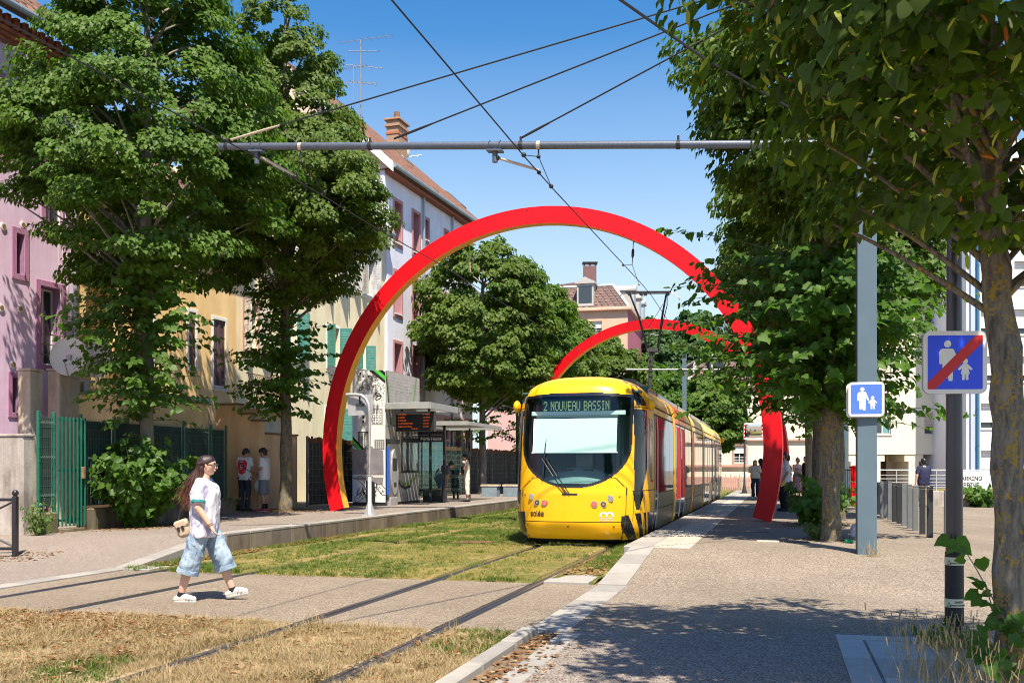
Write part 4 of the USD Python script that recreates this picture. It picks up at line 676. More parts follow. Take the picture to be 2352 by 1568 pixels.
# ================================================================== TRAM
XC, YN, LN, PW = -3.79, 18.55, 1.5, 3.2
from scipy.interpolate import PchipInterpolator as PC
f_set = PC([.15, .3, .5, 1.0, 1.15, 2.0, 2.9, 3.08, 3.2, 3.3, 3.37], [.17, .05, 0, 0, .015, .12, .29, .36, .50, .80, 1.35]); f_w = PC([.15, .4, 1.0, 2.2, 2.75, 3.0, 3.15, 3.27, 3.34, 3.37], [1.24, 1.29, 1.325, 1.325, 1.295, 1.21, 1.07, .86, .62, .34])
def front(x, z): return YN + f_set(z) + LN * (1 - np.clip(1 - np.clip(np.abs(x) / f_w(z), 0, 1) ** PW, 0, 1) ** (1 / PW))
m_ty = mat('tram_yellow', (.88, .45, .007), .34, .05, 2, coat=.15, spec=.35); m_tyl = m_ty; m_tk = plain('tram_black', (.012, .012, .014), .25, 0, .4); m_tglass = pane('tram_windscreen', (.68, .84, .82), 1.4); m_tsideg = plain('tram_side_glass', (.012, .016, .017), .03, 0, .0, .45); m_seam = plain('tram_seam', (.05, .035, .01), .7)
m_skirt = mat('tram_skirt', (.22, .165, .085), .38, .15, 1.5, coat=.0, spec=.14); m_tred = plain('tram_red', (.72, .010, .012), .4, 0, .0, .08); m_torange = plain('tram_orange_red', (.80, .17, .03), .35, 0, .1, .2); m_tcream = mat('tram_cream', (.84, .60, .20), .35, .06, 2, coat=.0, spec=.2); m_alux = plain('tram_alu', (.55, .55, .54), .3, .9); m_under = plain('tram_underframe', (.015, .014, .013), .8)
tr = thing('tram', 'yellow articulated tram with curved windscreen and raised pantograph', 'tram', (XC, 32, 0))
_a = np.linspace(0, pi / 2, 4001); _cx = np.sin(_a) ** (2 / PW); _cy = 1 - np.cos(_a) ** (2 / PW)
def nose(zs, step, yend, mirror=False, y0=YN):
    wm = 1.3; L = np.r_[0, np.cumsum(np.hypot(np.diff(_cx * wm), np.diff(_cy * LN)))]; ns = int(L[-1] / step); s = np.linspace(0, L[-1], ns + 1); hx, hy = np.interp(s, L, _cx), np.interp(s, L, _cy) * LN
    ne = 8; X = np.r_[-np.ones(ne), -hx[::-1], hx[1:], np.ones(ne)]; Yb = np.r_[np.full(ne, -1.), hy[::-1], hy[1:], np.full(ne, -1.)]; ke = np.r_[np.linspace(1, .12, ne), np.zeros(2 * ns + 1), np.linspace(.12, 1, ne)]
    V = []
    for z in zs:
        yy_ = y0 + f_set(z) + np.where(Yb >= 0, Yb, 0); e0 = y0 + f_set(z) + LN; yy_ = np.where(Yb < 0, e0 + ke * (yend - e0), yy_); V.append(np.stack([XC + X * f_w(z), yy_, np.full(len(X), z)], 1))
    V = np.array(V); nz, nx = V.shape[:2]; i, j = np.meshgrid(np.arange(nz - 1), np.arange(nx - 1), indexing='ij'); a = (i * nx + j).ravel(); return V.reshape(-1, 3), np.stack([a, a + 1, a + nx + 1, a + nx], 1)
zs = np.r_[np.arange(.15, 3.2, .0155), np.linspace(3.2, 3.37, 22)]
YE = 20.42; V, Q = nose(zs, .0165, YE); C = V[Q].mean(1); x, y, z = C[:, 0] - XC, C[:, 1], C[:, 2]; yp = y - YN - f_set(z)
W = Polygon([(1.075, 2.0), (1.085, 2.5), (1.09, 2.88), (1.06, 2.935), (.5, 2.965), (0, 2.97), (-.5, 2.965), (-1.06, 2.935), (-1.09, 2.88), (-1.085, 2.5)] + [(-1.075 * math.cos(a), 2.0 - .865 * math.sin(a) ** .93) for a in np.linspace(0, pi, 50)])
import shapely
isfront = (np.abs(x) < 1.2) & (yp < .62)
pin = lambda poly: shapely.contains_xy(poly, x, z)
fx = lambda a, b: (lambda p: (p[0] - XC, p[2]))(onY(1171.4 + .2563 * a, 849.8 + .2563 * b, 18.72))
R_ = np.zeros(len(Q), int)        # 0 yellow upper/front, 1 glass, 2 black frame, 3 side glass, 4 black paint, 5 bumper, 6 seam, 7 front panel
seamz = .497
R_[z < seamz] = 5
cen = Polygon([(-.93, .15), (-1.02, seamz), (-1.05, 1.13), (-.80, 1.33), (-.72, 1.34), (.72, 1.34), (.80, 1.33), (1.0, 1.13), (.97, seamz), (.88, .15)])
R_[isfront & pin(cen) & (z > seamz)] = 7
wi = W.buffer(-.055)
sd = np.abs(x) > .95
side_win = sd & (z > 1.10) & (z < 2.66) & (yp > .36 - .02 * (z - 1.1)) & (yp < np.where(z < 1.5, .62 + .55 * (z - 1.1), .84))
arch_win = sd & (z > 2.74) & (z < 3.06) & (yp > .40 - .1 * (z - 2.74)) & (yp < .80 - 1.3 * np.maximum(z - 2.82, 0) ** 1.0)
pocket = sd & (z > .72) & (z < 1.075) & (yp > .34 + .45 * np.maximum(1.0 - z, 0) ** 1.3) & (yp < .66 - .55 * np.maximum(1.0 - z, 0))
post = sd & (z > 1.25) & (z < 2.5) & (yp > .90) & (yp < 1.45) & (yp > .90 + np.maximum(1.55 - z, 0) * 1.1)
R_[side_win | arch_win | pocket] = 3; R_[post] = 4
k_ = yp + .5 * (z - .15)
low = (x > .9) & (z < .66 - .25 * np.maximum(.35 - yp, 0)) & (k_ > .28) & (yp > .1)
strip_ = low & (((k_ > .50) & (k_ < .64)) | ((k_ > .82) & (k_ < .96)) | ((k_ > 1.1) & (k_ < 1.2)))
R_[low & ~strip_] = 4; R_[(x < -.98) & (z < .68) & (yp > .22)] = 4
fin = isfront & pin(W); R_[fin] = 2; R_[isfront & pin(wi)] = 1
sm_ = (np.abs(z - seamz) < .009) & isfront & (np.abs(x) < 1.05); bl = LineString(cen.exterior).buffer(.009); sm_ |= isfront & pin(bl) & (z < 1.35) & ~fin; sm_ |= sd & (yp > .3) & ((np.abs(z - 1.088) < .011) | (np.abs(z - 2.70) < .014)); sm_ |= sd & (np.abs(yp - .345 + .02 * (z - 1.1)) < .008) & (z > .5) & (z < 1.1)
R_[sm_] = 6
def sub(r, push=0.0):
    q = Q[R_ == r]; u, inv = np.unique(q, return_inverse=True); v = V[u].copy(); f = inv.reshape(q.shape)
    if push: v[:, 1] += push * (np.abs(v[:, 0] - XC) < 1.15); v[:, 0] -= np.sign(v[:, 0] - XC) * push * (np.abs(v[:, 0] - XC) >= 1.15)
    return v, np.vstack([f[:, [0, 1, 2]], f[:, [0, 2, 3]]])
cab = tr.add('cab_shell', sub(0), m_ty, True); cab.add('seam', sub(6, .006), m_seam, True, kind='stuff')
tr.add('front_panel', sub(7), m_ty, True); tr.add('bumper', sub(5), m_ty, True); ws = tr.add('windscreen', sub(1, .004), m_tglass, True); tr.add('windscreen_frame', sub(2), m_tk, True); tr.add('cab_side_window', sub(3), m_tsideg, True); tr.add('black_livery', sub(4), m_tk, True)
tr.add('cab_roof', join(box(XC - .36, XC + .36, YN + 2.7, YE, 3.34, 3.374)), m_ty)
# inside of the cab
m_cab = plain('cab_interior', (.05, .11, .12), .8); m_dash = plain('dashboard', (.16, .24, .24), .5); m_blind = plain('sun_blind', (.86, .88, .84), .8)
tr.add('cab_back_wall', box(XC - 1.2, XC + 1.2, 20.36, 20.4, .5, 3.2), m_cab); tr.add('cab_side_lining', join(box(XC - 1.2, XC - 1.17, 19.4, 20.36, .6, 2.9), box(XC + 1.17, XC + 1.2, 19.4, 20.36, .6, 2.9), box(XC - 1.17, XC + 1.17, 19.3, 20.36, 3.0, 3.03), box(XC - 1.1, XC + 1.1, 19.0, 20.36, .7, .73)), m_cab)
v, f = grid(lambda a, b_: np.stack([XC + np.sin(a) * .92 * b_, 19.28 - np.cos(a) * .42 * b_, 1.22 + .33 * np.cos(b_ * pi / 2)], 1), np.linspace(-pi / 2, pi / 2, 30), np.linspace(0.02, 1, 12)); tr.add('dashboard', (v, f[:, ::-1]), m_dash, True)
tr.add('dash_top', box(XC - .35, XC + .3, 19.1, 19.4, 1.4, 1.5, .03), m_tk); tr.add('console_light', box(XC - .08, XC + .06, 19.02, 19.06, 1.26, 1.33), m_tred); tr.add('partition', join(box(XC - .01, XC + .01, 20.3, 20.35, .7, 2.9), box(XC + .55, XC + .85, 20.28, 20.34, .7, 2.6)), m_dash)
tr.add('driver_seat', join(box(XC - .25, XC + .2, 19.85, 20.0, 1.2, 2.0, .05), box(XC - .25, XC + .2, 19.5, 19.9, 1.1, 1.2, .04)), m_tk)
pz = lambda a, b_, Y: (lambda p: (p[0], p[2]))(onY(1171.4 + .2563 * a, 849.8 + .2563 * b_, Y))
(bx0, bz1), (bx1, bz0) = pz(228, 440, 18.98), pz(965, 732, 18.9)
by_ = lambda zq: front(0 * zq + .75, zq) + .03
bd = tr.add('sun_blind', grid(lambda a, c_: np.stack([a, by_(c_), c_], 1), np.linspace(bx0, bx1, 12), np.linspace(bz0, bz1, 12)), m_blind); bd.add('hem', box(bx0 - .02, bx1 + .02, by_(bz0) - .005, by_(bz0) + .02, bz0 - .02, bz0, .003), m_blind)
(hx0, hz1), (hx1, hz0) = pz(200, 374, 19.15), pz(1040, 400, 19.15); tr.add('blind_rail', box(hx0, hx1, 19.08, 19.14, hz0, hz1, .008), m_blind); (hx0, hz1), (hx1, hz0) = pz(240, 406, 19.15), pz(968, 418, 19.15); tr.add('blind_roll', box(hx0, hx1, 19.13, 19.16, hz0, hz1), m_blind)
(dx0, dz1), (dx1, dz0) = pz(285, 265, 19.2), pz(905, 370, 19.2); ds = tr.add('destination_display', box(dx0, dx1, 19.2, 19.3, dz0, dz1), plain('display_blue', (.02, .06, .10), .5))
# dot matrix letters, one small tile per lit dot
FNT = {'2': '01110 10001 00001 00010 00100 01000 11111', 'N': '10001 11001 10101 10101 10011 10001 10001', 'O': '01110 10001 10001 10001 10001 10001 01110', 'U': '10001 10001 10001 10001 10001 10001 01110', 'V': '10001 10001 10001 10001 10001 01010 00100', 'E': '11111 10000 10000 11110 10000 10000 11111', 'A': '01110 10001 10001 11111 10001 10001 10001', 'B': '11110 10001 10001 11110 10001 10001 11110', 'S': '01111 10000 10000 01110 00001 00001 11110', 'I': '01110 00100 00100 00100 00100 00100 01110', ' ': '000 000 000 000 000 000 000'}
(lx0, lz1), (lx1, lz0) = pz(302, 282, 19.19), pz(890, 356, 19.19); cols = []; msg = '2 NOUVEAU BASSIN'; cw = 0; L = []
tot = sum(len(FNT[ch].split()[0]) + 1 for ch in msg) - 1; px_ = (lx1 - lx0) / tot; pzz = (lz1 - lz0) / 7
for ch in msg:
    rowsb = FNT[ch].split()
    for r_, rb in enumerate(rowsb):
        for c_, bit in enumerate(rb):
            if bit == '1': X0 = lx0 + (cw + c_) * px_; Z0 = lz1 - (r_ + 1) * pzz; L.append(box(X0 + .002, X0 + px_ * .86, 19.185, 19.19, Z0 + .002, Z0 + pzz * .86))
    cw += len(rowsb[0]) + 1
ds.add('destination_text', join(L), glow('led_green', (.50, .66, .30), .5))
# front fittings draped on the shell
def drape(m, off=.004):
    v = m[0].copy(); v[:, 1] = front(v[:, 0] - XC, v[:, 2]) - off - (v[:, 1] - v[:, 1].min()); return v, m[1]
def dz(a, b_): u, v_ = 1171.4 + .2563 * a, 849.8 + .2563 * b_; p = onY(u, v_, 18.7); 
def onfront(a, b_):
    u, v_ = 1171.4 + .2563 * a, 849.8 + .2563 * b_; Y = 18.7
    for _ in range(6): p = onY(u, v_, Y); Y = float(front(p[0] - XC, min(max(p[2], .16), 3.36)))
    return onY(u, v_, Y)
m_lens = plain('lamp_glass', (.30, .29, .27), .05, .2, .8); m_chrome = plain('chrome', (.7, .7, .7), .12, 1.0); m_redlamp = plain('red_lamp', (.75, .03, .03), .25, 0, .5)
for (a, b_, r_, kind) in ((198, 1133, .062, 0), (245, 1185, .058, 1), (312, 1190, .062, 2), (755, 1200, .066, 2), (838, 1200, .060, 1), (898, 1148, .066, 0)):
    c = onfront(a, b_); n_ = V3(0, -1, 0); h = tr.add('headlight', cyl(c + V3(0, .03, 0), c - V3(0, .012, 0), r_, n=20), m_chrome, 40); h.add('lens', cyl(c - V3(0, .010, 0), c - V3(0, .018, 0), r_ * .78, r_ * .7, 18), (m_lens, m_tk, m_redlamp)[kind], 40)
    if kind == 1: h.add('bulb', cyl(c - V3(0, .018, 0), c - V3(0, .022, 0), r_ * .42, n=12), m_chrome)
    if kind == 2: h.add('red_dots', join([cyl(c + V3(math.cos(q) * r_ * w_, -.018, math.sin(q) * r_ * w_), c + V3(math.cos(q) * r_ * w_, -.021, math.sin(q) * r_ * w_), .007, n=6) for w_, n__ in ((.2, 4), (.45, 8)) for q in np.linspace(0, 2 * pi, n__, False)]), plain('pale_red', (.9, .35, .3), .4))
p0, p1 = onfront(185, 1303), onfront(303, 1245); tr.add('operator_name', drape(text('soléa', (p1[2] - p0[2]) * .8, (p0[0], 18.5, p0[2]), ex, ez, .003, True, width=p1[0] - p0[0])), m_tk)
p0, p1 = onfront(810, 1314), onfront(925, 1275); w_ = p1[0] - p0[0]; h_ = p1[2] - p0[2]
mm = unary_union([LineString([(w_ * (.02 + o_ * .49 + .245 * (1 - math.cos(a))), h_ * .95 * min(1, math.sin(a) ** .6 if a not in (0, pi) else 0)) for a in np.linspace(0, pi, 24)]).buffer(.018, cap_style=2) for o_ in (0, .97)])
lg = tr.add('arch_logo', drape(ext(mm, (p0[0], 18.5, p0[2]), ex, ez, .003, V3(0, -1, 0))), m_panel); q = onfront(808, 1332); lg.add('logo_text', drape(text('MULHOUSE ALSACE', .026, (q[0], 18.5, q[2]), ex, ez, .003, width=w_)), m_panel); q = onfront(806, 1350); lg.add('logo_text', drape(text('AGGLOMÉRATION', .026, (q[0], 18.5, q[2]), ex, ez, .003, width=w_)), m_panel)
p0 = onfront(185, 150); tr.add('fleet_number', drape(text('22', .11, (p0[0], 18.5, p0[2]), nrm(V3(1, 0, .06)), nrm(V3(.2, 0, 1)), .003)), m_seam); p0 = onfront(155, 158); tr.add('fleet_number', drape(text('20', .05, (p0[0], 18.5, p0[2]), nrm(V3(1, 0, .06)), nrm(V3(.2, 0, 1)), .003)), m_seam)
for (a, b_) in ((162, 1380), (520, 1400), (930, 1400), (137, 1114), (983, 1133)): c = onfront(a, b_); tr.add('bolt_hole', cyl(c + V3(0, .01, 0), c - V3(0, .004, 0), .017, n=10), m_tk)
c0, c1 = onfront(500, 1108), onfront(535, 1108); sl = onfront(535, 1111); tr.add('wiper_slot', drape(ext(rrect(.30, .035, .016), (sl[0], 18.5, sl[2]), ex, ez, .004, V3(0, -1, 0)), .002), m_tk)
off = V3(0, -.05, 0); e0, e1 = onfront(287, 790) + off, onfront(322, 788) + off; wp = tr.add('wiper', join(tube([c0 + off * .4, (c0 + e0) / 2 + off, e0], .011, 6), tube([c1 + off * .4, (c1 + e1) / 2 + off, e1], .011, 6), tube([e0, e1, onfront(352, 800) + off], .010, 6)), m_tk)
wp.add('blade', tube([onfront(328, 618) + off * .6, onfront(318, 700) + off * .6, onfront(306, 850) + off * .6, onfront(293, 990) + off * .6], [.006, .013, .016, .008], 6), m_tk)
for (X, b_) in ((XC + 1.36, 0), (XC - 1.37, 0)): m = tr.add('mirror_pod', ball((X, 19.62, 2.77), .1, 2, (.75, 1.25, 1.2)), m_ty, True)
tr.add('side_marker', ball((XC + 1.33, 19.95, 1.27), .028, 1), m_redlamp)
# body sections
YJ = [20.42, 24.4, 29.5, 33.9, 38.6, 44.3]
zp = lambda z0, z1, n=8: np.linspace(z0, z1, n)
def strip(z0, z1, ya, yb, off=0.0, side=1, n=8):
    zz = zp(z0, z1, n); X = XC + side * (f_w(zz) + off); a = np.array([[X[i], ya, zz[i]] for i in range(n)]); b_ = np.array([[X[i], yb, zz[i]] for i in range(n)]); inn = np.array([[XC + side * (f_w(q) - .02), yy_, q] for yy_ in (ya, yb) for q in zz])
    k = np.arange(n - 1); f = np.vstack([np.stack([k, k + n, k + n + 1, k + 1], 1)]); v = np.vstack([a, b_]); fi = np.vstack([np.stack([k, k + 1, 2 * n + k + 1, 2 * n + k], 1), np.stack([n + k, 3 * n + k, 3 * n + k + 1, n + k + 1], 1), [[0, 2 * n, 3 * n, n]], [[n - 1, 2 * n - 1, 4 * n - 1, 3 * n - 1]]])
    f = np.vstack([f, fi]); f = np.vstack([f[:, [0, 1, 2]], f[:, [0, 2, 3]]]); v = np.vstack([v, inn]); return (v, f if side > 0 else f[:, ::-1])
cov = [[('y', 20.42, 22.9), ('k', 22.9, 23.25), ('y', 23.25, 23.5), ('k', 23.5, 24.3)], [('o', 24.5, 27.8), ('c', 27.8, 29.4)], [('c', 29.6, 33.8)], [('c', 34.0, 38.5)], [('c', 38.7, 43.2), ('y', 43.2, 44.3)]]
CM = {'y': m_ty, 'k': m_tk, 'o': m_torange, 'c': m_tcream, 'r': m_tred}
for i in range(5):
    ya, yb = YJ[i] + (.1 if i else 0), YJ[i + 1] - .1
    b_ = tr.add('body_section', join(*[strip(.22, 3.3, ya, yb, -.03, s_, 14) for s_ in (1, -1)], box(XC - .9, XC + .9, ya, yb, 3.25, 3.36)), m_tk)
    for (cc, y0, y1) in cov[i]:
        b_.add('roof_cove', strip(2.80, 3.33, y0, y1, .004, 1, 12), CM[cc], 50); b_.add('cornice', strip(2.64, 2.755, y0, y1, .004, 1), CM[cc], 50)
    b_.add('roof_cove', strip(2.80, 3.33, ya, yb, .004, -1, 12), m_ty, 50); b_.add('side_panel', strip(.25, 2.75, ya, yb, .003, -1, 10), m_ty, 50); b_.add('left_window', strip(1.0, 2.55, ya + .2, yb - .2, .008, -1, 10), m_tsideg, 50)
    doors = {0: [(20.46, 20.98)], 1: [(24.75, 25.95), (25.98, 27.2)], 3: [(34.6, 35.8), (35.83, 37.0)], 4: [(38.9, 39.9), (41.5, 42.5)]}.get(i, [])
    for (y0, y1) in doors:
        d_ = b_.add('door', strip(.28, 2.6, y0, y1, .004, 1, 12), m_tsideg, 50); d_.add('door_edge', join(strip(.28, 2.6, y0, y0 + .035, .012, 1, 12), strip(.28, 2.6, y1 - .035, y1, .012, 1, 12)), m_alux)
        if i == 1: d_.add('red_panel', strip(.75, 2.56, y0 + .28, y1 - .04, .008, 1, 10), m_tred, 50)
    occ = sorted(doors); cur = ya; gaps = []
    for (y0, y1) in occ + [(yb, yb)]:
        if y0 - cur > .25: gaps.append((cur, y0))
        cur = max(cur, y1)
    for (y0, y1) in gaps:
        n_ = max(1, int(round((y1 - y0) / 1.15))); kk = np.linspace(y0 + .02, y1 - .02, n_ + 1)
        for q in range(n_):
            b_.add('side_window', strip(1.02, 2.6, kk[q] + .015, kk[q + 1] - .015, .004, 1, 10), m_tsideg, 50); b_.add('skirt_panel', strip(.68, 1.0, kk[q] + .006, kk[q + 1] - .006, .004, 1), m_skirt, 50); b_.add('lower_skirt', strip(.24, .665, kk[q] + .006, kk[q + 1] - .006, .004, 1), m_skirt, 50)
for i, yj in enumerate(YJ[1:-1]):
    tr.add('joint_ring', join(strip(.25, 3.34, yj - .14, yj + .14, .025, 1, 20), strip(.25, 3.34, yj - .14, yj + .14, .02, -1, 20)), m_tk if i == 3 else m_ty, 50)
    if i == 3: tr.add('joint_cap', strip(2.66, 3.34, yj - .15, yj + .15, .03, 1, 10), m_ty, 50)
tr.add('red_pillar', strip(.3, 2.6, 29.66, 30.25, .01, 1, 12), m_tred, 50)
v, q = nose(np.r_[np.arange(.15, 3.2, .08), np.linspace(3.2, 3.37, 8)], .09, YE); v = v.copy(); v[:, 1] = 44.3 + (YE - v[:, 1]); tr.add('rear_cab', (v, q[:, ::-1]), m_ty, True); tr.add('rear_side_glass', strip(1.05, 2.6, 44.32, 44.75, .01, 1), m_tsideg)
tr.add('mirror_pod', ball((XC + 1.36, 45.0, 2.8), .1, 2, (.8, 1.2, 1.2)), m_ty, True); tr.add('underframe', box(XC - 1.1, XC + 1.1, 19.4, 44.5, .06, .4), m_under); tr.add('sole_bar', strip(.17, .235, 20.5, 44.2, -.02, 1, 3), mat('rusty_sole', (.13, .05, .03), .9, .3, 8))
for y_ in (21.9, 23.6, 31, 32.6, 41, 42.6): tr.add('wheel', join(cyl((XC + .62, y_, .29), (XC + .76, y_, .29), .29, n=20), cyl((XC - .76, y_, .29), (XC - .62, y_, .29), .29, n=20)), m_under)
# pantograph
PY = 29.0; pp = lambda a, b_: onY(1292 + .2381 * a, 545.5 + .2381 * b_, PY)
pg_ = tr.add('pantograph', join(tube([pp(842, 1440), pp(850, 1250), pp(862, 1085)], .055, 10), *[cyl(pp(848, v0), pp(850, v0 - 12), .075, n=10) for v0 in (1340, 1290, 1240, 1190)], box(*np.ravel([[m_ - d_, m_ + d_] for m_, d_ in zip(pp(870, 1085), (.16, .1, .05))]))), mat('pantograph_grey', (.05, .05, .05), .5, .2, 6))
up = V3(0, -.5, 0); arms = [tube([pp(822, 1080), pp(735, 760), pp(650, 548)], [.04, .032, .025], 8), tube([pp(920, 1078), pp(965, 740), pp(1000, 548)], [.04, .032, .025], 8), tube([pp(950, 900), pp(1010, 650), pp(1010, 550)], .014, 6), tube([pp(800, 950), pp(850, 930), pp(925, 945)], .018, 6), tube([pp(835, 1075), pp(835, 950)], .02, 6), tube([pp(725, 745), pp(925, 930)], .008, 5), tube([pp(970, 640), pp(830, 870)], .008, 5)]
pg_.add('arm', join(arms), m_tk); pg_.add('contact_head', join(tube([pp(605, 525), pp(1050, 522)], .028, 6), tube([pp(620, 540), pp(1040, 538)], .02, 6), *[box(*np.ravel([[m_ - .05, m_ + .05] for m_ in pp(a, 543)])) for a in (650, 760, 800, 1015)]), m_tk)
for pts in (((605, 525), (570, 548), (535, 590), (528, 612)), ((1050, 522), (1085, 548), (1120, 580), (1132, 605))): pg_.add('horn', tube([pp(*q_) for q_ in pts], .014, 6), m_alux)
# ================================================================== OVERHEAD LINE, COLUMNS, SIGNS
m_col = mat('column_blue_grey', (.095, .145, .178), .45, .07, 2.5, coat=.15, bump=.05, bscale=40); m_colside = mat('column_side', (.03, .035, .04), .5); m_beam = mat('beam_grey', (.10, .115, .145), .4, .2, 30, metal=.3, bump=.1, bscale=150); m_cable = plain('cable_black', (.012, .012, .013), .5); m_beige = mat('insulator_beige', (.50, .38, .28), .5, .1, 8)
CB = G(1992, 1276, .23); CX, CY = CB[0], CB[1]
t = thing('overhead_line_mast', 'broad blue grey steel column carrying the small pedestrian sign', 'mast', (CX, CY, .2))
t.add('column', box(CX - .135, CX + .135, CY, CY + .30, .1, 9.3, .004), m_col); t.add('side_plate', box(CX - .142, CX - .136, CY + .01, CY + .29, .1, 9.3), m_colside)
bz = lambda X: 6.32 + (1.25 - X) * .0775
BL = onY(507, 337, 15.6); BR = V3(CX - .1, 15.6, bz(CX) + .0)
bm = thing('overhead_beam', 'long grey tubular cantilever beam across the tracks below the blue sky', 'beam', BR)
bm.add('tube', tube([BR, BL], .062, 14), m_beam, 50); bm.add('end_cap', cyl(BL, BL + nrm(BL - BR) * .02, .064, n=14), m_beam)
dirb = nrm(BL - BR)
def onbeam(u): p = onY(u, 332, 15.6); k = (p[0] - BR[0]) / (BL[0] - BR[0]); return BR + (BL - BR) * k
for u in (521, 850, 1196, 1558): c = onbeam(u); bm.add('clamp', join(cyl(c - dirb * .03, c + dirb * .03, .072, n=12), tube([c + V3(0, 0, .06), c + V3(0, 0, .14)], .02, 6)), m_cable)
for u in (690, 1237): c = onbeam(u); bm.add('strap', cyl(c - dirb * .03, c + dirb * .03, .069, n=12), m_beige)
top = V3(CX, 15.6, 9.15)
for u, lab in ((530, 'longest tie cable from the far beam end up to the column top'), (905, 'middle tie cable from the beam up to the column top'), (1197, 'shortest tie cable from the beam up to the column top')):
    c = onbeam(u) + V3(0, 0, .12); q = c + (top - c) * .09; s = single('tie_cable', lab, 'cable', top, tube([c, top], .013, 6), m_cable); s.add('turnbuckle', tube([c, c + (q - c) * .3, c + (q - c) * .7, q], [.018, .022, .022, .016], 8), m_beige if u == 530 else m_cable)
def hanger(u, v0, v1, arm, lab, X):
    c = onbeam(u); pb = onY(u, v1, 15.6); h = thing('registration_arm', lab, 'line fitting', c)
    h.add('drop_pipe', join(cyl(c, V3(c[0], c[1], pb[2]), .045, n=10), fbox(c - V3(0, 0, .09), dirb, V3(0, 1, 0), V3(0, 0, 1), (-.13, -.08, -.015), (.13, .08, .015)), *[tube([c + dirb * d + V3(0, -.075, -.08), c + dirb * d + V3(0, -.075, .03), c + dirb * d + V3(0, 0, .085), c + dirb * d + V3(0, .075, .03)], .008, 5) for d in (-.09, .09)]), m_beam)
    a, b_ = onY(*arm[0], 15.6), onY(*arm[1], 15.85); h.add('arm', tube([a, (a + b_) / 2, b_], [.02, .026, .02], 8), m_beige, 50); h.add('joint', join(ball(a, .04, 1), ball(b_ - V3(0, 0, .04), .035, 1)), m_cable); return b_
w1 = hanger(1137, 338, 373, ((1143, 363), (1238, 391)), 'drop pipe and arm holding the contact wire over the right track', -3.8)
w2 = hanger(590, 349, 377, ((595, 358), (675, 402)), 'drop pipe and arm holding the contact wire over the left track', -8.1)
def wire(name, lab, pts, r=.0105):
    P_ = np.array(pts, float); k = np.r_[0, np.cumsum(np.linalg.norm(np.diff(P_, axis=0), axis=1))]; s = np.linspace(0, k[-1], 60); return single(name, lab, 'wire', P_[0], tube(np.stack([np.interp(s, k, P_[:, i]) for i in range(3)], 1), r, 6), m_cable)
pw = onY(1490, 669, 29.0)
wire('contact_wire', 'contact wire of the right track running down to the pantograph', [(-3.78, -4, 6.0), tuple(onX(900, 0, -3.82)), tuple(w1 - V3(0, 0, .06)), tuple(pw), (-3.75, 44, 6.5), (-3.9, 66, 6.4), (-3.9, 120, 6.4)])
wire('contact_wire', 'contact wire of the left track in front of the left trees', [(-8.2, -4, 6.2), (-8.15, 8, 6.35), tuple(w2 - V3(0, 0, .05)), tuple(onX(885, 537, -8.12)), tuple(onX(1010, 606, -8.12)), (-8.1, 44, 6.45), (-8.1, 66, 6.4), (-8.1, 120, 6.4)])
wire('span_wire', 'thick black span wire at the top right running into the leaves', [P(1290, -95, 9.0) + (P(1290, -95, 9.0) - P(1425, 0, 10.0)) * 22, P(1290, -95, 9.0), P(1425, 0, 10.0), P(1628, 142, 12.0), (CX - .1, CY + .1, 6.25)], .016)
for (pts, hub, lab) in ((((1203, 356), (1266, 428)), (1237, 360), 'delta suspension under the beam at the right wire'), (((678, 406), (745, 442)), (690, 372), 'delta suspension under the beam at the left wire')):
    hp = onY(*hub, 15.6); X_ = -3.82 if hub[0] > 1000 else -8.12; a, b_ = onX(*pts[0], X_), onX(*pts[1], X_); s = thing('wire_suspension', lab, 'line fitting', hp)
    s.add('hanger', join(tube([onbeam(hub[0]), hp], .012, 6), tube([hp, a], .007, 5), tube([hp, b_], .007, 5)), m_cable); s.add('wire_clamp', join(ball(a, .04, 1), ball(b_, .04, 1), ball(hp, .035, 1)), m_cable)
for (A_, ang, lab) in ((A1, 1.10, 'insulated hanger under the nearer arch'),):
    a = onY(1455, 556, 24.45); b_ = onY(1452, 608, 24.45); s = thing('arch_hanger', lab, 'line fitting', a)
    s.add('rod', tube([a + V3(0, .2, .05), a, (a + b_) / 2, b_], [.012, .014, .012, .01], 6), m_cable); s.add('insulator', tube([a * .7 + b_ * .3, a * .62 + b_ * .38, a * .4 + b_ * .6, a * .3 + b_ * .7], [.02, .035, .035, .02], 8), m_cable)
    p1_, p2_ = onX(1431, 609, -3.8), onX(1468, 653, -3.8); s.add('delta_wire', join(tube([b_, p1_], .007, 5), tube([b_, p2_], .007, 5)), m_cable); s.add('clamp', join(ball(p1_, .035, 1), ball(p2_, .035, 1)), m_beige)
a = onY(1078, 566, 24.9); s = thing('arch_hanger', 'thin hanger rod under the left side of the nearer arch', 'line fitting', a); s.add('rod', tube([a + V3(0, 0, .1), onY(1080, 625, 24.9)], .012, 6), m_beige); s.add('delta_wire', tube([onY(1080, 625, 24.9), onX(1060, 645, -8.12)], .006, 5), m_cable)
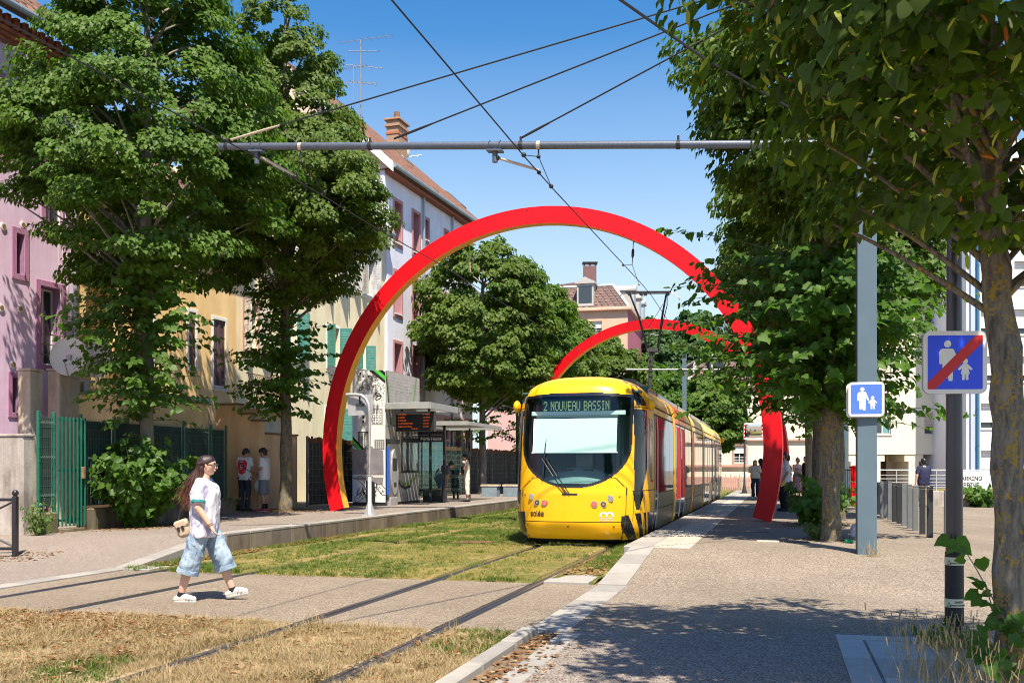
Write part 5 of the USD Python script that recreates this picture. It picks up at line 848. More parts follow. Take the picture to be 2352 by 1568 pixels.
# farther masts
def mast(q, w, z1, lab, arms=()):
    t = thing('overhead_line_mast', lab, 'mast', (q[0], q[1], .1)); t.add('column', box(q[0] - w / 2, q[0] + w / 2, q[1] - w / 2, q[1] + w / 2, 0, z1, .005), m_col); t.add('cap', box(q[0] - w * .42, q[0] + w * .42, q[1] - w / 2 - .012, q[1] - w / 2 + .01, z1 - .35, z1 + .02), m_cable)
    for (d, z, r) in arms: t.add('cross_arm', tube([V3(q[0], q[1] - w * .6, z) - d, V3(q[0], q[1] - w * .6, z) + d], r, 8), m_galv)
q = P(1572, 1000, 62); mast(q, .25, P(1572, 809, 62)[2], 'slim mast with a thin cross arm beyond the tram roof', ((V3(3.6 * RT[0], 3.6 * RT[1], .0), P(1572, 849, 62)[2], .04),))
q = G(1942, 1160, .27); mast(q, .2, 9, 'light blue grey mast standing behind the right hand trees')
for (u0, v0, u1, v1) in ((1678 / 1, 0, 0, 0),): pass
# ---- signs
m_sblue = mat('sign_blue', (.010, .06, .80), .4, .04, 3, coat=.1); m_sblue2 = mat('sign_blue_pale', (.07, .17, .55), .4, .03, 3, coat=.3); m_swhite = mat('sign_white', (.74, .73, .70), .45, .03, 4); m_sred = mat('sign_red', (.52, .012, .015), .45, .05, 4); m_sgrey = mat('sign_back', (.35, .35, .34), .5, .1, 5, metal=.3)
def adult(cx, cy, h):
    s = h; P_ = lambda *a: Polygon([(cx + x * s, cy + y * s) for x, y in a])
    return unary_union([Point(cx, cy + .92 * s).buffer(.082 * s), P_((-.12, .80), (.12, .80), (.155, .76), (.27, .47), (.25, .42), (.21, .43), (.13, .66), (.125, .08), (.11, .0), (.03, .0), (.015, .08), (.0, .42), (-.015, .08), (-.03, .06), (-.11, .06), (-.125, .10), (-.125, .66), (-.135, .45), (-.16, .42), (-.20, .43), (-.20, .72), (-.16, .78))]).buffer(.012 * s).buffer(-.006 * s)
def child(cx, cy, h):
    s = h; P_ = lambda *a: Polygon([(cx + x * s, cy + y * s) for x, y in a])
    return unary_union([Point(cx, cy + .88 * s).buffer(.115 * s), P_((-.10, .74), (.10, .74), (.32, .52), (.27, .46), (.12, .58), (.19, .30), (.13, .28), (.13, .02), (.04, .02), (.03, .28), (-.03, .28), (-.04, .02), (-.13, .02), (-.13, .28), (-.19, .30), (-.12, .58), (-.27, .46), (-.32, .52))]).buffer(.012 * s)
def sign(t, c, right, w, blue, slash=False, thick=.03):
    up = V3(0, 0, 1); n_ = np.cross(right, up); n_ = n_ if n_[1] < 0 else -n_
    t.add('plate', ext(rrect(w, w, .055 * w / .5), c, right, up, thick, -n_), m_sgrey); t.add('rim', ext(rrect(w, w, .055 * w / .5), c + n_ * .003, right, up, .003, n_), m_swhite)
    t.add('blue_field', ext(rrect(w * .86, w * .86, .012), c + n_ * .006, right, up, .0015, n_), blue)
    k = w * .86
    t.add('adult_figure', ext(adult(-.13 * k, -.38 * k, .78 * k) if not slash else adult(-.14 * k, -.34 * k, .74 * k), c + n_ * .0075, right, up, .0015, n_), m_swhite); t.add('child_figure', ext(child(.20 * k, -.34 * k, .44 * k) if not slash else child(.18 * k, -.33 * k, .40 * k), c + n_ * .0075, right, up, .0015, n_), m_swhite)
    if slash: t.add('red_slash', ext(Polygon([(-.5 * k, -.5 * k), (-.37 * k, -.5 * k), (.5 * k, .37 * k), (.5 * k, .5 * k), (.37 * k, .5 * k), (-.5 * k, -.37 * k)]), c + n_ * .009, right, up, .0015, n_), m_sred)
c = onY(1990, 916.5, CY - .06); t = thing('pedestrian_sign', 'small square blue pedestrian zone sign fixed on the column', 'sign', c); sign(t, c, V3(.995, .03, 0), .5, m_sblue2); t.add('back_plate', ext(rrect(.5, .5, .05), c + V3(-.025, .045, -.015), V3(1, 0, 0), V3(0, 0, 1), .012, V3(0, 1, 0)), m_swhite)
PB = G(2192, 1480, .012); LX, LY = PB[0], PB[1]
m_lamp = mat('lamp_post_dark', (.028, .026, .034), .32, .15, 4, coat=.25); m_sleeve = mat('black_sleeve', (.010, .010, .010), .5, .4, 14, bump=.5, bscale=35, stretch=(1, 1, 6)); m_tape = mat('warning_tape', (.62, .60, .38), .5, .15, 6)
t = thing('lamp_post', 'dark round post with black sleeve, warning tapes and the struck out sign', 'post', (LX, LY, 0)); t.add('pole', tube([(LX, LY, 0), (LX, LY, 2.2), (LX, LY, 5.8)], [.072, .066, .05], 20), m_lamp, True); t.add('sleeve', tube([(LX, LY, .18), (LX, LY, .3), (LX, LY, .8)], [.076, .077, .075], 20), m_sleeve, True)
zt = lambda v: EYE + (HV - v) / FOC * (LX * FW[0] + LY * FW[1])
for (v0, v1, w1_, w2_) in ((1278, 1296, 'DANGER', 'OUVRAGE SOUS TENSION'), (1373, 1392, 'DANGER', 'OUVRAGE SOUS TENSION')):
    z1, z0 = zt(v0), zt(v1); tp = t.add('warning_tape', tube([(LX, LY, z0), (LX, LY, z1)], .0785, 20, False), m_tape, True)
    for s_, z_, h_, w_ in ((w1_, z0 + .038, .016, .07), (w2_, z0 + .012, .012, .15)):
        m = text(s_, h_, (0, 0, 0), V3(1, 0, 0), V3(0, 0, 1), .001, True, True, w_); a = m[0][:, 0] / .079 - pi / 2 + .35; r_ = .0795 + .001 * (m[0][:, 1] - m[0][:, 1].min() > .0005); tp.add('lettering', (np.stack([LX + r_ * np.cos(a), LY + r_ * np.sin(a), m[0][:, 2] + z_], 1), m[1]), m_ink)
    tri = Polygon([(-.075, .006), (-.035, .006), (-.055, .045)]); m = ext(tri.difference(tri.buffer(-.004)), (0, 0, z0), V3(1, 0, 0), V3(0, 0, 1), .001); a = m[0][:, 0] / .079 - pi / 2; tp.add('warning_triangle', (np.stack([LX + .0802 * np.cos(a), LY + .0802 * np.sin(a), m[0][:, 2]], 1), m[1]), m_ink)
rt3 = V3(RT[0] * .98 + .02, RT[1] * .8, 0); rt3 = nrm(rt3); c = P(2193.5, 832, LX * FW[0] + LY * FW[1] - .085); t = thing('end_of_zone_sign', 'large dark blue pedestrian sign crossed by a red bar', 'sign', c); sign(t, c, rt3, .525, m_sblue, True)
for z_ in (-.15, .15): t.add('pole_clip', fbox(c + V3(0, .02, z_), rt3, V3(0, 1, 0), V3(0, 0, 1), (-.1, .012, -.02), (.1, .15, .02)), m_lamp)
# ---- bollards
B = [(242, 1170), (268, 1185), (300, 1200), (334, 1217), (371, 1232), (411, 1247), (453, 1265), (499, 1288), (548, 1308), (606, 1337), (668, 1365)]; tops = [893, 885, 885, 888, 900, 905, 908, 910, 922, 930, 932]
nice = ['farthest bollard of the row, beside the blue grey column', 'second farthest grey bollard right of the column', 'third farthest grey bollard in the row', 'fourth bollard from the column, with a dark lower half', 'fifth bollard from the column, black', 'sixth bollard from the column, dark', 'fifth nearest bollard of the row, grey', 'fourth nearest bollard of the row, grey', 'third nearest grey bollard, in front of the man in blue', 'second nearest black bollard, by the right leg of the man in blue', 'nearest black square bollard at the right end of the row']
m_bol = [mat('bollard_grey', (.13, .14, .145), .5, .12, 5), mat('bollard_black', (.02, .022, .024), .5, .15, 5)]; m_bt = plain('bollard_cap', (.40, .39, .34), .5)
for i, (x_, y_) in enumerate(B + [(812, 1340)]):
    q = G(1952.3 + .27468 * x_, 861.3 + .27468 * y_, .25); d = q[0] * FW[0] + q[1] * FW[1]; h = ((y_ - (tops + [960])[i]) * .27468) * d / FOC; w = .05
    t = thing('bollard', nice[i] if i < 11 else 'lone grey bollard mostly hidden behind the dark post', 'bollard', q, 'square steel bollards in a row'); t.add('post', box(q[0] - w, q[0] + w, q[1] - w, q[1] + w, .05, .25 + h - .05, .004), m_bol[1 if i in (0, 4, 5, 9, 10) else 0]); t.add('neck', box(q[0] - w * .85, q[0] + w * .85, q[1] - w * .85, q[1] + w * .85, .25 + h - .05, .25 + h - .04), m_bt); t.add('cap', box(q[0] - w, q[0] + w, q[1] - w, q[1] + w, .25 + h - .04, .25 + h, .004), m_bol[1] if i in (0, 4, 5, 9, 10) else m_bol[0])
# ---- stone surround of the tree pit, drain, small things
m_bs = [mat(f'blue_stone_{k}', c_, .75, .1, 9, bump=.2, bscale=130) for k, c_ in enumerate([(.36, .36, .35), (.31, .31, .305), (.40, .395, .38)])]
pit = struct('tree_pit_border', box(.92, 2.9, 3.0, 9.2, -.05, .006), m_earth); L = []
for k_ in range(7): L.append(box(.49, .70, 9.2 - (k_ + 1) * .95 + .004, 9.2 - k_ * .95 - .004, -.04, .018, .005))
for k_ in range(4): L.append(box(.49 + k_ * .62, .49 + (k_ + 1) * .62 - .008, 9.21, 9.41, -.04, .018, .005))
pit.many('border_stone', L, m_bs); L = []
for i in range(4):
    for j in range(3):
        if (i, j) not in ((1, 1), (1, 2), (2, 1), (2, 2), (1, 0), (0, 1)): pass
        if not (abs(.72 + j * .62 + .3 - 1.55) < .42 and (abs(9.17 - i * .8 - .4 - 7.4) < .55 or abs(9.17 - i * .8 - .4 - 9.1) < .1)): L.append(box(.725 + j * .62, .725 + (j + 1) * .62 - .008, 9.17 - (i + 1) * .8 + .004, 9.17 - i * .8 - .004, -.04, .012, .004))
pit.many('pit_slab', L, m_bs)
q = G(1822, 1244, .27); d_ = thing('drain_grate', 'cast iron drain grate set in stone in front of the second right tree', 'drain', (q[0], q[1], .27)); gx0 = q[0] - .22
d_.add('stone_apron', box(gx0 - .38, gx0 - .01, q[1] - .12, q[1] + .13, .2, .283, .004), pale[1]); d_.add('frame', join(box(gx0, gx0 + .46, q[1] - .13, q[1] - .1, .2, .284), box(gx0, gx0 + .46, q[1] + .1, q[1] + .13, .2, .284), box(gx0, gx0 + .03, q[1] - .1, q[1] + .1, .2, .284), box(gx0 + .43, gx0 + .46, q[1] - .1, q[1] + .1, .2, .284)), m_dark)
for i in range(9): d_.add('bar', box(gx0 + .05 + i * .044, gx0 + .068 + i * .044, q[1] - .1, q[1] + .1, .24, .282), m_galv)
d_.add('pit', box(gx0 + .03, gx0 + .43, q[1] - .1, q[1] + .1, .2, .274), m_ink)
q = G(1840, 1222, .27); single('drain_slab', 'long dark slotted drain slab in the platform shade', 'drain', (q[0] - 1, q[1], .27), join(box(q[0] - 2.0, q[0] - .6, q[1] - .1, q[1] + .1, .25, .276), *[box(q[0] - 1.98 + i * .1, q[0] - 1.93 + i * .1, q[1] - .085, q[1] + .085, .276, .281) for i in range(14)]), m_dark)
q = G(1950, 1247, .27); t = thing('crushed_can', 'small crushed green can lying at the foot of the second right tree', 'can', q); t.add('can', tube([q + V3(-.06, 0, .035), q + V3(-.02, .01, .033), q + V3(.03, -.005, .04), q + V3(.06, 0, .035)], [.033, .028, .034, .031], 12), plain('can_green', (.01, .28, .12), .25, .4)); t.add('lid', cyl(q + V3(.06, 0, .035), q + V3(.064, 0, .035), .028, n=12), m_chrome)
q = G(1967, 1236, .25); v = ball((0, 0, .14), .14, 3, (.8, .8, 1))[0]; v += (meshkit.noise(v * 18)[:, None] - .5) * .05; v[:, 2] = np.maximum(v[:, 2], .0); single('plastic_bag', 'crumpled whitish bag standing behind the broad column', 'bag', q, (v + q, ball((0, 0, 0), 1, 3)[1]), plain('bag_white', (.55, .55, .62), .4), 60)
single('paving_strip', 'reddish brick strip in the pavement at the right', 'paving', (4.5, 14, 0), (np.array([V3(*G(u, v_, .1)[:2], .155 if z else .0) for z in (0, 1) for (u, v_) in ((2236, 1246), (2262, 1246), (2244, 1278), (2300, 1284))]), BF), mat('red_paver', (.30, .16, .13), .85, .15, 8))
# ================================================================== RIGHT SIDE AND FAR BUILDINGS
FR_ = lambda u, d: Frame(P(u, HV, d)[:2], pi / 2 - TH)
def lf(u, v, d, fr): p = P(u, v, d); return float(np.dot(p[:2] - fr.o[:2], fr.e[:2])), p[2]
m_cream = mat('cream_render', (.74, .68, .53), .9, .05, .5, bump=.12, bscale=40); m_cream2 = mat('white_render', (.62, .62, .66), .9, .05, .5, bump=.12, bscale=40); m_blueren = mat('blue_render', (.40, .47, .62), .9, .05, .5); m_roller = mat('roller_shutter', (.60, .50, .42), .6, .06, 3); m_osb = mat('chipboard', (.52, .28, .10), .8, .35, 18, col2=(.66, .40, .18)); m_curtain = plain('teal_curtain', (.12, .30, .32), .8)
def frw(fr, d, u0, v0, u1, v1): a, c_ = lf(u0, v0, d, fr), lf(u1, v1, d, fr); return (min(a[0], c_[0]), max(a[0], c_[0]), min(a[1], c_[1]), max(a[1], c_[1]))
D1 = 60; fr = FR_(2000, D1); b = thing('cream_apartment_block', 'cream rendered apartment block with roller shutters behind the bollards', 'apartment block', fr.p(0, -6, 0))
# facade frame: e points to picture right, n towards the camera
fr.n = V3(-FW[0], -FW[1], 0)
x_ = lambda u: lf(u, 1000, D1, fr)[0]; zz = lambda v: P(0, v, D1)[2]
hol = []
for (v0, v1) in ((947, 997), (820, 870), (693, 743), (566, 616), (439, 489)):
    for (u0, u1) in ((2010, 2047), (2124, 2164), (2209, 2240)): hol.append((x_(u0), x_(u1), zz(v1), zz(v0)))
ztop, zb_ = 21.0, zz(1040)
b.add('wall', facade(fr, x_(1946), x_(2218), zb_, ztop, hol, .22), m_cream); b.add('side_walls', join(fr.b(x_(1946), x_(2218), -5, -.4, zb_, ztop), fr.b(x_(2217), x_(2218), -.4, 0, zb_, ztop), fr.b(x_(1946), x_(1947), -.4, 0, zb_, ztop), fr.b(x_(1946), x_(2218), -5, .0, zb_ - .08, zb_ - .002), fr.b(x_(1946), x_(2218), -5.2, -3.0, -.2, zb_ - .08)), m_cream)
rr = np.random.default_rng(3)
for h in hol:
    w_ = b.add('window', ring(fr, (h[0] + .06, h[1] - .06, h[2] + .06, h[3] - .06), .06, -.2, -.14), m_white); fr_c = .36 if abs(h[3] - zz(947)) < .1 and abs(h[0] - x_(2124)) < .2 else rr.choice([.1, .36, .7]); zc_ = h[2] + (h[3] - h[2]) * fr_c
    w_.add('pane', fr.b(h[0] + .06, h[1] - .06, -.2, -.18, h[2] + .06, h[3] - .06), m_glassd); w_.add('mullion', fr.b((h[0] + h[1]) / 2 - .03, (h[0] + h[1]) / 2 + .03, -.18, -.14, h[2] + .06, zc_), m_white); w_.add('sill', fr.b(h[0] - .05, h[1] + .05, -.14, .06, h[2] - .06, h[2]), m_white)
    nsl = 10; w_.add('roller_shutter', join([fr.b(h[0] + .06, h[1] - .06, -.14, -.10, zc_ + (h[3] - zc_) * i / nsl + .006, zc_ + (h[3] - zc_) * (i + 1) / nsl - .004) for i in range(nsl)]), m_roller)
    if rr.uniform() < .3: w_.add('curtain', fr.b((h[0] + h[1]) / 2 + .03, h[1] - .1, -.175, -.16, h[2] + .07, zc_), m_curtain)
for (u0, u1) in ((1955, 1966), (2016, 2023), (2088, 2112), (2164, 2176)): b.add('pillar', join(fr.b(x_(u0), x_(u1), -2.6, -.05, -.2, zb_ - .5), fr.b(x_(u0) - .25, x_(u1) + .25, -2.6, -.05, zb_ - .5, zb_ - .1)), m_cream)
b.add('chipboard_panel', fr.b(x_(2119), x_(2173), -2.7, -2.6, -.2, zb_ - .1), m_osb); b.add('glazed_door', fr.b(x_(2023), x_(2070), -2.75, -2.66, -.2, zb_ - .3), m_glassd); b.add('door_frame', ring(fr, (x_(2024), x_(2070), 0, zb_ - .5), .1, -2.7, -2.6), m_cable); b.add('dark_entrance', fr.b(x_(1952), x_(1966), -2.9, -2.7, -.2, zb_ - .2), m_glassd)
b.add('downpipe', downpipe(fr, x_(2170), .1, zb_, ztop, .06), m_white); b.add('wall_panel', fr.b(x_(2072), x_(2088), -2.64, -2.6, -.2, zb_ - .1), m_roller); b.add('roof_edge', fr.b(x_(1944), x_(2222), -5, .25, ztop, ztop + .35), m_zinc)
D2 = 56; fr2 = FR_(2211, D2); fr2.n = V3(-FW[0], -FW[1], 0); x2 = lambda u: lf(u, 1000, D2, fr2)[0]; z2 = lambda v: P(0, v, D2)[2]
b = thing('white_blue_block', 'whitish apartment block with a pale blue strip at the right edge behind the trunk', 'apartment block', fr2.p(5, -6, 0)); hol = [(x2(u0), x2(u0 + 34), z2(v1), z2(v0)) for u0 in (2253, 2330) for (v0, v1) in ((926, 984), (1034, 1083), (818, 876), (710, 768), (600, 658))]
b.add('wall', facade(fr2, x2(2240), x2(2480), -.2, 20, hol, .35), m_cream2); b.add('blue_bay', fr2.b(x2(2219), x2(2240), -2, .6, -.2, 20), m_blueren); b.add('side_walls', join(fr2.b(x2(2212), x2(2480), -11, -.6, -.2, 20), fr2.b(x2(2479), x2(2480), -.6, 0, -.2, 20)), m_cream2); b.add('downpipe', downpipe(fr2, x2(2233), .68, .2, 20, .09), plain('blue_pipe', (.04, .14, .25), .4)); b.add('bay_edge', fr2.b(x2(2211), x2(2219), -2, .45, -.2, 20), m_cream2)
for h in hol: w_ = b.add('window', ring(fr2, (h[0] + .06, h[1] - .06, h[2] + .06, h[3] - .06), .06, -.33, -.25), m_white); w_.add('pane', fr2.b(h[0] + .06, h[1] - .06, -.34, -.3, h[2] + .06, h[3] - .06), m_glassd); w_.add('roller_shutter', join([fr2.b(h[0] + .06, h[1] - .06, -.25, -.21, h[3] - .15 * (i + 1), h[3] - .15 * i - .01) for i in range(7)]), m_white); w_.add('sill', fr2.b(h[0] - .05, h[1] + .05, -.2, .06, h[2] - .07, h[2]), m_white)
# retaining wall with railing and parking sign
D3 = 36.5; fr3 = FR_(2150, D3); fr3.n = V3(-FW[0], -FW[1], 0); x3 = lambda u: lf(u, 1000, D3, fr3)[0]; z3 = lambda v: P(0, v, D3)[2]
t = thing('retaining_wall', 'low grey concrete wall topped by a thin metal railing behind the man in blue', 'wall', fr3.p(0, 0, 0)); t.add('wall', fr3.b(x3(2010), x3(2500), -.25, 0, -.2, z3(1127), .02), m_conc); t.add('verge', fr3.b(x3(2010), x3(2500), -6, -.25, -.2, z3(1125) - .05), m_turf)
for u in range(2016, 2420, 46): t.add('railing_post', fr3.b(x3(u) - .02, x3(u) + .02, -.15, -.11, z3(1127), z3(1078)), m_galv)
for v_ in (1079, 1090, 1099, 1107, 1113, 1119): t.add('rail', cyl(fr3.p(x3(2012), -.13, z3(v_)), fr3.p(x3(2450), -.13, z3(v_)), .022 if v_ < 1080 else .009, n=6), m_galv)
t = thing('parking_sign', 'white sign reading PARKING PRIVÉ on the railing', 'sign', fr3.p(x3(2240), .05, z3(1100))); t.add('panel', fr3.b(x3(2196), x3(2274), -.06, -.03, z3(1127), z3(1082), .006), m_swhite); t.add('edge', fr3.b(x3(2196), x3(2275.5), -.075, -.061, z3(1128.5), z3(1081)), m_sblue2)
for s_, v_, uc in (('PARKING', 1102.5, 2229), ('PRIVÉ', 1117.5, 2229)): t.add('lettering', text(s_, .145, fr3.p(x3(uc + (3 if s_ == 'PRIVÉ' else 0)), -.029, z3(v_)), fr3.e, fr3.z, .004, True, True), m_ink)
# red gate and dark fence left of the column
t = thing('red_gate', 'red tubular gate with dark bars seen left of the broad column', 'gate', P(1955, 1110, 33)); D4 = 33; fr4 = FR_(1950, D4); fr4.n = V3(-FW[0], -FW[1], 0); x4 = lambda u: lf(u, 1000, D4, fr4)[0]; z4 = lambda v: P(0, v, D4)[2]
t.add('red_frame', join(tube([fr4.p(x4(1951), 0, z4(1073)), fr4.p(x4(1963), 0, z4(1070)), fr4.p(x4(1990), 0, z4(1068))], .035, 6), cyl(fr4.p(x4(1958), 0, .1), fr4.p(x4(1957), 0, z4(1072)), .05), cyl(fr4.p(x4(1963), .05, .1), fr4.p(x4(1962), .05, z4(1071)), .04)), m_tred)
for u in range(1925, 2014, 4): t.add('bar', cyl(fr4.p(x4(u), -.1, .1), fr4.p(x4(u), -.1, z4(1076)), .014, n=5), m_dark)
for v_ in (1078, 1122): t.add('bottom_rail', fr4.b(x4(1922), x4(2015), -.12, -.08, z4(v_) - .03, z4(v_)), m_dark)
# ---- cream villa and mansard roofs at the end of the street
m_slate = [mat(f'roof_slate_{k}', c_, .7, .2, 6, bump=.3, bscale=30) for k, c_ in enumerate([(.12, .066, .055), (.10, .058, .05), (.145, .08, .066)])]; m_trim = mat('painted_trim', (.42, .41, .38), .7, .1, 4); m_zincr = mat('zinc_roof', (.24, .27, .28), .5, .12, 2); m_pinkst = mat('pink_sandstone', (.46, .28, .23), .85, .1, 3)
def mansard(name, lab, corner, ang, w, dp, z_e, z_m, z_t, wallm, ins=1.2, windows=(), top=None, stonem=None, dorm=()):
    fr = Frame(corner[:2], ang); fr.n = np.cross(fr.e, fr.z); fr.n = fr.n if np.dot(fr.n, np.r_[FW, 0]) < 0 else -fr.n
    b = thing(name, lab, 'house', fr.p(w / 2, -dp / 2, 0)); b.add('wall', facade(fr, 0, w, -.2, z_e, [h for h in windows], .25), wallm); b.add('side_walls', join(fr.b(0, w, -dp, -.4, -.2, z_e), fr.b(0, .02, -.4, 0, -.2, z_e), fr.b(w - .02, w, -.4, 0, -.2, z_e)), wallm); b.add('cornice', fr.b(-.35, w + .35, -dp - .35, .35, z_e, z_e + .3, .05), stonem or m_whitepaint)
    def ringlvl(i_, z): return [fr.p(i_, -i_, z), fr.p(w - i_, -i_, z), fr.p(w - i_, -dp + i_, z), fr.p(i_, -dp + i_, z)]
    a, c_, tp = ringlvl(-.1, z_e + .3), ringlvl(ins, z_m), ringlvl(ins + min(w, dp) * .33, z_t)
    for s_ in (0, 1, 3):
        L = []; n_ = int((z_m - z_e) / .3)
        for r_ in range(n_):
            k0, k1 = r_ / n_, (r_ + 1) / n_ + .02; A_, B_ = a[s_], a[(s_ + 1) % 4]; C_, D_ = c_[s_], c_[(s_ + 1) % 4]; curve = lambda k: 1 - (1 - k) ** 1.5 if False else k
            l0, l1, h0, h1 = A_ + (C_ - A_) * k0, B_ + (D_ - B_) * k0, A_ + (C_ - A_) * k1, B_ + (D_ - B_) * k1; nn = nrm(np.cross(l1 - l0, h0 - l0)); nn = nn if np.dot(nn, (A_ + B_) / 2 - fr.p(w / 2, -dp / 2, z_e)) > 0 else -nn; m_ = max(1, int(np.linalg.norm(l1 - l0) / .55))
            for q in range(m_):
                f0, f1 = q / m_, (q + 1) / m_ - .02; pA, pB, pC, pD = l0 + (l1 - l0) * f0, l0 + (l1 - l0) * f1, h0 + (h1 - h0) * f0, h0 + (h1 - h0) * f1; L.append((np.array([pA, pB, pC, pD, pA + nn * .06, pB + nn * .06, pC + nn * .02, pD + nn * .02]), BF))
        b.many('roof_slate', L, m_slate, limit=90, rest='roof_slates')
    b.add('mansard_core', (np.array(a + c_), np.array([[0, 1, 5], [0, 5, 4], [1, 2, 6], [1, 6, 5], [2, 3, 7], [2, 7, 6], [3, 0, 4], [3, 4, 7]])), m_slate[1]); b.add('roof_top', (np.array(c_ + tp), np.array([[0, 1, 5], [0, 5, 4], [1, 2, 6], [1, 6, 5], [2, 3, 7], [2, 7, 6], [3, 0, 4], [3, 4, 7], [4, 5, 6], [4, 6, 7]])), top or m_zincr)
    for s_ in range(4): b.add('hip_trim', tube([a[s_], c_[s_]], .15, 6), m_trim); b.add('curb', tube([c_[s_], c_[(s_ + 1) % 4]], .16, 6), m_trim)
    for h in windows:
        f = b.add('window', ring(fr, h, .16, -.02, .05), stonem or m_pinkst); f.add('pane', fr.b(h[0], h[1], -.25, -.2, h[2], h[3]), m_glassd); f.add('sash', join(ring(fr, (h[0] + .06, h[1] - .06, h[2] + .06, h[3] - .06), .06, -.2, -.14), fr.b((h[0] + h[1]) / 2 - .03, (h[0] + h[1]) / 2 + .03, -.2, -.14, h[2], h[3])), m_white); f.add('roller_shutter', fr.b(h[0], h[1], -.13, -.09, h[2] + (h[3] - h[2]) * .55, h[3]), m_white); f.add('window_railing', join([cyl(fr.p(h[0], .06, h[2] + q), fr.p(h[1], .06, h[2] + q), .015, n=5) for q in (.1, .3, .55)] + [cyl(fr.p(h[0] + q, .06, h[2] + .1), fr.p(h[0] + q, .06, h[2] + .55), .01, n=4) for q in np.arange(.1, h[1] - h[0], .12)]), m_galv)
    for (s_, along, hw) in dorm:
        if s_ == 0: o_ = fr.p(along, 0, z_e + .5); e_ = fr.e; n_ = fr.n
        else: o_ = fr.p(w, -along, z_e + .5); e_ = -fr.n; n_ = fr.e
        d_ = b.add('dormer', join(fbox(o_, e_, n_, fr.z, (-hw, -1.6, 0), (hw, .05, 2.0)), fbox(o_, e_, n_, fr.z, (-hw - .15, -1.6, 2.0), (hw + .15, .2, 2.15)), (np.array([o_ + e_ * x + n_ * y + fr.z * z for y in (-1.6, .2) for (x, z) in ((-hw - .15, 2.15), (hw + .15, 2.15), (0, 2.6))]), np.array([[0, 1, 2], [3, 5, 4], [0, 3, 4], [0, 4, 1], [1, 4, 5], [1, 5, 2], [2, 5, 3], [2, 3, 0]]))), m_trim); d_.add('pane', fbox(o_, e_, n_, fr.z, (-hw + .15, .0, .25), (hw - .15, .06, 1.8)), m_glassd)
    return b, fr
D5 = 88; c5 = P(1442, 1077, D5); m_peach = mat('peach_render', (.60, .40, .28), .9, .06, 1); 
zz5 = lambda v: EYE + (HV - v) / FOC * D5
fb5 = Frame(c5[:2], 0); ang5 = pi / 2 - TH + .24; e5 = V3(math.sin(ang5), math.cos(ang5), 0); o5 = c5 - e5 * 11
b5, f5 = mansard('mansard_house', 'large house with brown slate mansard roof and tall chimney above the trees', o5, ang5, 11, 16, zz5(712), zz5(647), zz5(618), m_peach, 1.5, [(7.6, 8.7, zz5(770), zz5(735))], m_tile[3], m_peach, ((0, 7.2, .75), (1, 5, .7), (1, 9.5, .7), (1, 13, .7)))
q0, q1 = P(1341, 700, D5 + 3), P(1370, 700, D5 + 3); q0[2] = zz5(660)
q1[2] = q0[2]
ch = b5.add('chimney', fbox(V3(q0[0], q0[1], 0), nrm(q1 - q0) * V3(1, 1, 0), V3(FW[0], FW[1], 0), V3(0, 0, 1), (0, 0, zz5(660)), (np.hypot(*(q1 - q0)[:2]), .8, zz5(594)), .02), mat('chimney_brown', (.15, .075, .07), .8)); lw = np.hypot(*(q1 - q0)[:2])
for k_ in (.0, .45, .9): ch.add('chimney_pier', fbox(V3(q0[0], q0[1], 0), nrm(q1 - q0), V3(FW[0], FW[1], 0), V3(0, 0, 1), (k_ * lw, 0, zz5(594)), (k_ * lw + .12, .8, zz5(587.5))), m_dark)
ch.add('chimney_cap', fbox(V3(q0[0], q0[1], 0), nrm(q1 - q0), V3(FW[0], FW[1], 0), V3(0, 0, 1), (-.12, -.1, zz5(587.5)), (lw + .12, .9, zz5(585))), m_dark)
b5.add('side_wall_plum', fbox(f5.p(11.001, 0, 0), f5.e, f5.n, f5.z, (0, -16, -.2), (.02, 0, zz5(712))), mat('raspberry_render', (.36, .10, .14), .9, .06, 1))
D6 = 82; zz6 = lambda v: EYE + (HV - v) / FOC * D6; o6 = P(1580, 1077, D6); ang6 = pi / 2 - TH; w6 = 10.5; u6 = lambda u: (u - 1580) / FOC * D6
mansard('cream_villa', 'cream villa with pink sandstone window surrounds at the end of the platform', o6, ang6, w6, 12, zz6(892), zz6(826), zz6(800), m_cream, .9, [(u6(a), u6(c_), zz6(v1), zz6(v0)) for (a, c_) in ((1608, 1632), (1686, 1713), (1765, 1790)) for (v0, v1) in ((945, 1000), (1022, 1064))], None, m_pinkst, ((0, 6.2, .6), (0, 2.5, .6)))
vl = thing('villa_base_band', 'pinkish stone plinth and string course of the cream villa', 'plinth', o6); f6 = Frame(o6[:2], ang6); f6.n = V3(-FW[0], -FW[1], 0); vl.add('plinth', f6.b(0, w6, .003, .12, -.2, zz6(1095)), m_pinkst); vl.add('string_course', f6.b(-.1, w6 + .1, .003, .2, zz6(1072), zz6(1067)), m_pinkst); vl.add('string_course', f6.b(-.1, w6 + .1, .003, .2, zz6(1012), zz6(1008)), m_pinkst)
D7 = 120; o7 = P(1560, 1077, D7); fr7 = Frame(o7[:2], ang6); fr7.n = V3(-FW[0], -FW[1], 0); b = thing('distant_block', 'distant pale apartment block with a roof antenna between the trees', 'apartment block', fr7.p(14, -5, 0)); zz7 = lambda v: EYE + (HV - v) / FOC * D7; u7 = lambda u: (u - 1560) / FOC * D7
b.add('wall', join(fr7.b(u7(1690), u7(1900), -12, 0, -.2, zz7(705), .02)), m_cream2); 
for u in range(1700, 1890, 22):
    for v_ in range(730, 1050, 45): w_ = b.add('window', fr7.b(u7(u), u7(u + 11), 0.002, .05, zz7(v_ + 22), zz7(v_)), m_white); w_.add('pane', fr7.b(u7(u + 1), u7(u + 10), .05, .07, zz7(v_ + 20), zz7(v_ + 2)), m_glassd)
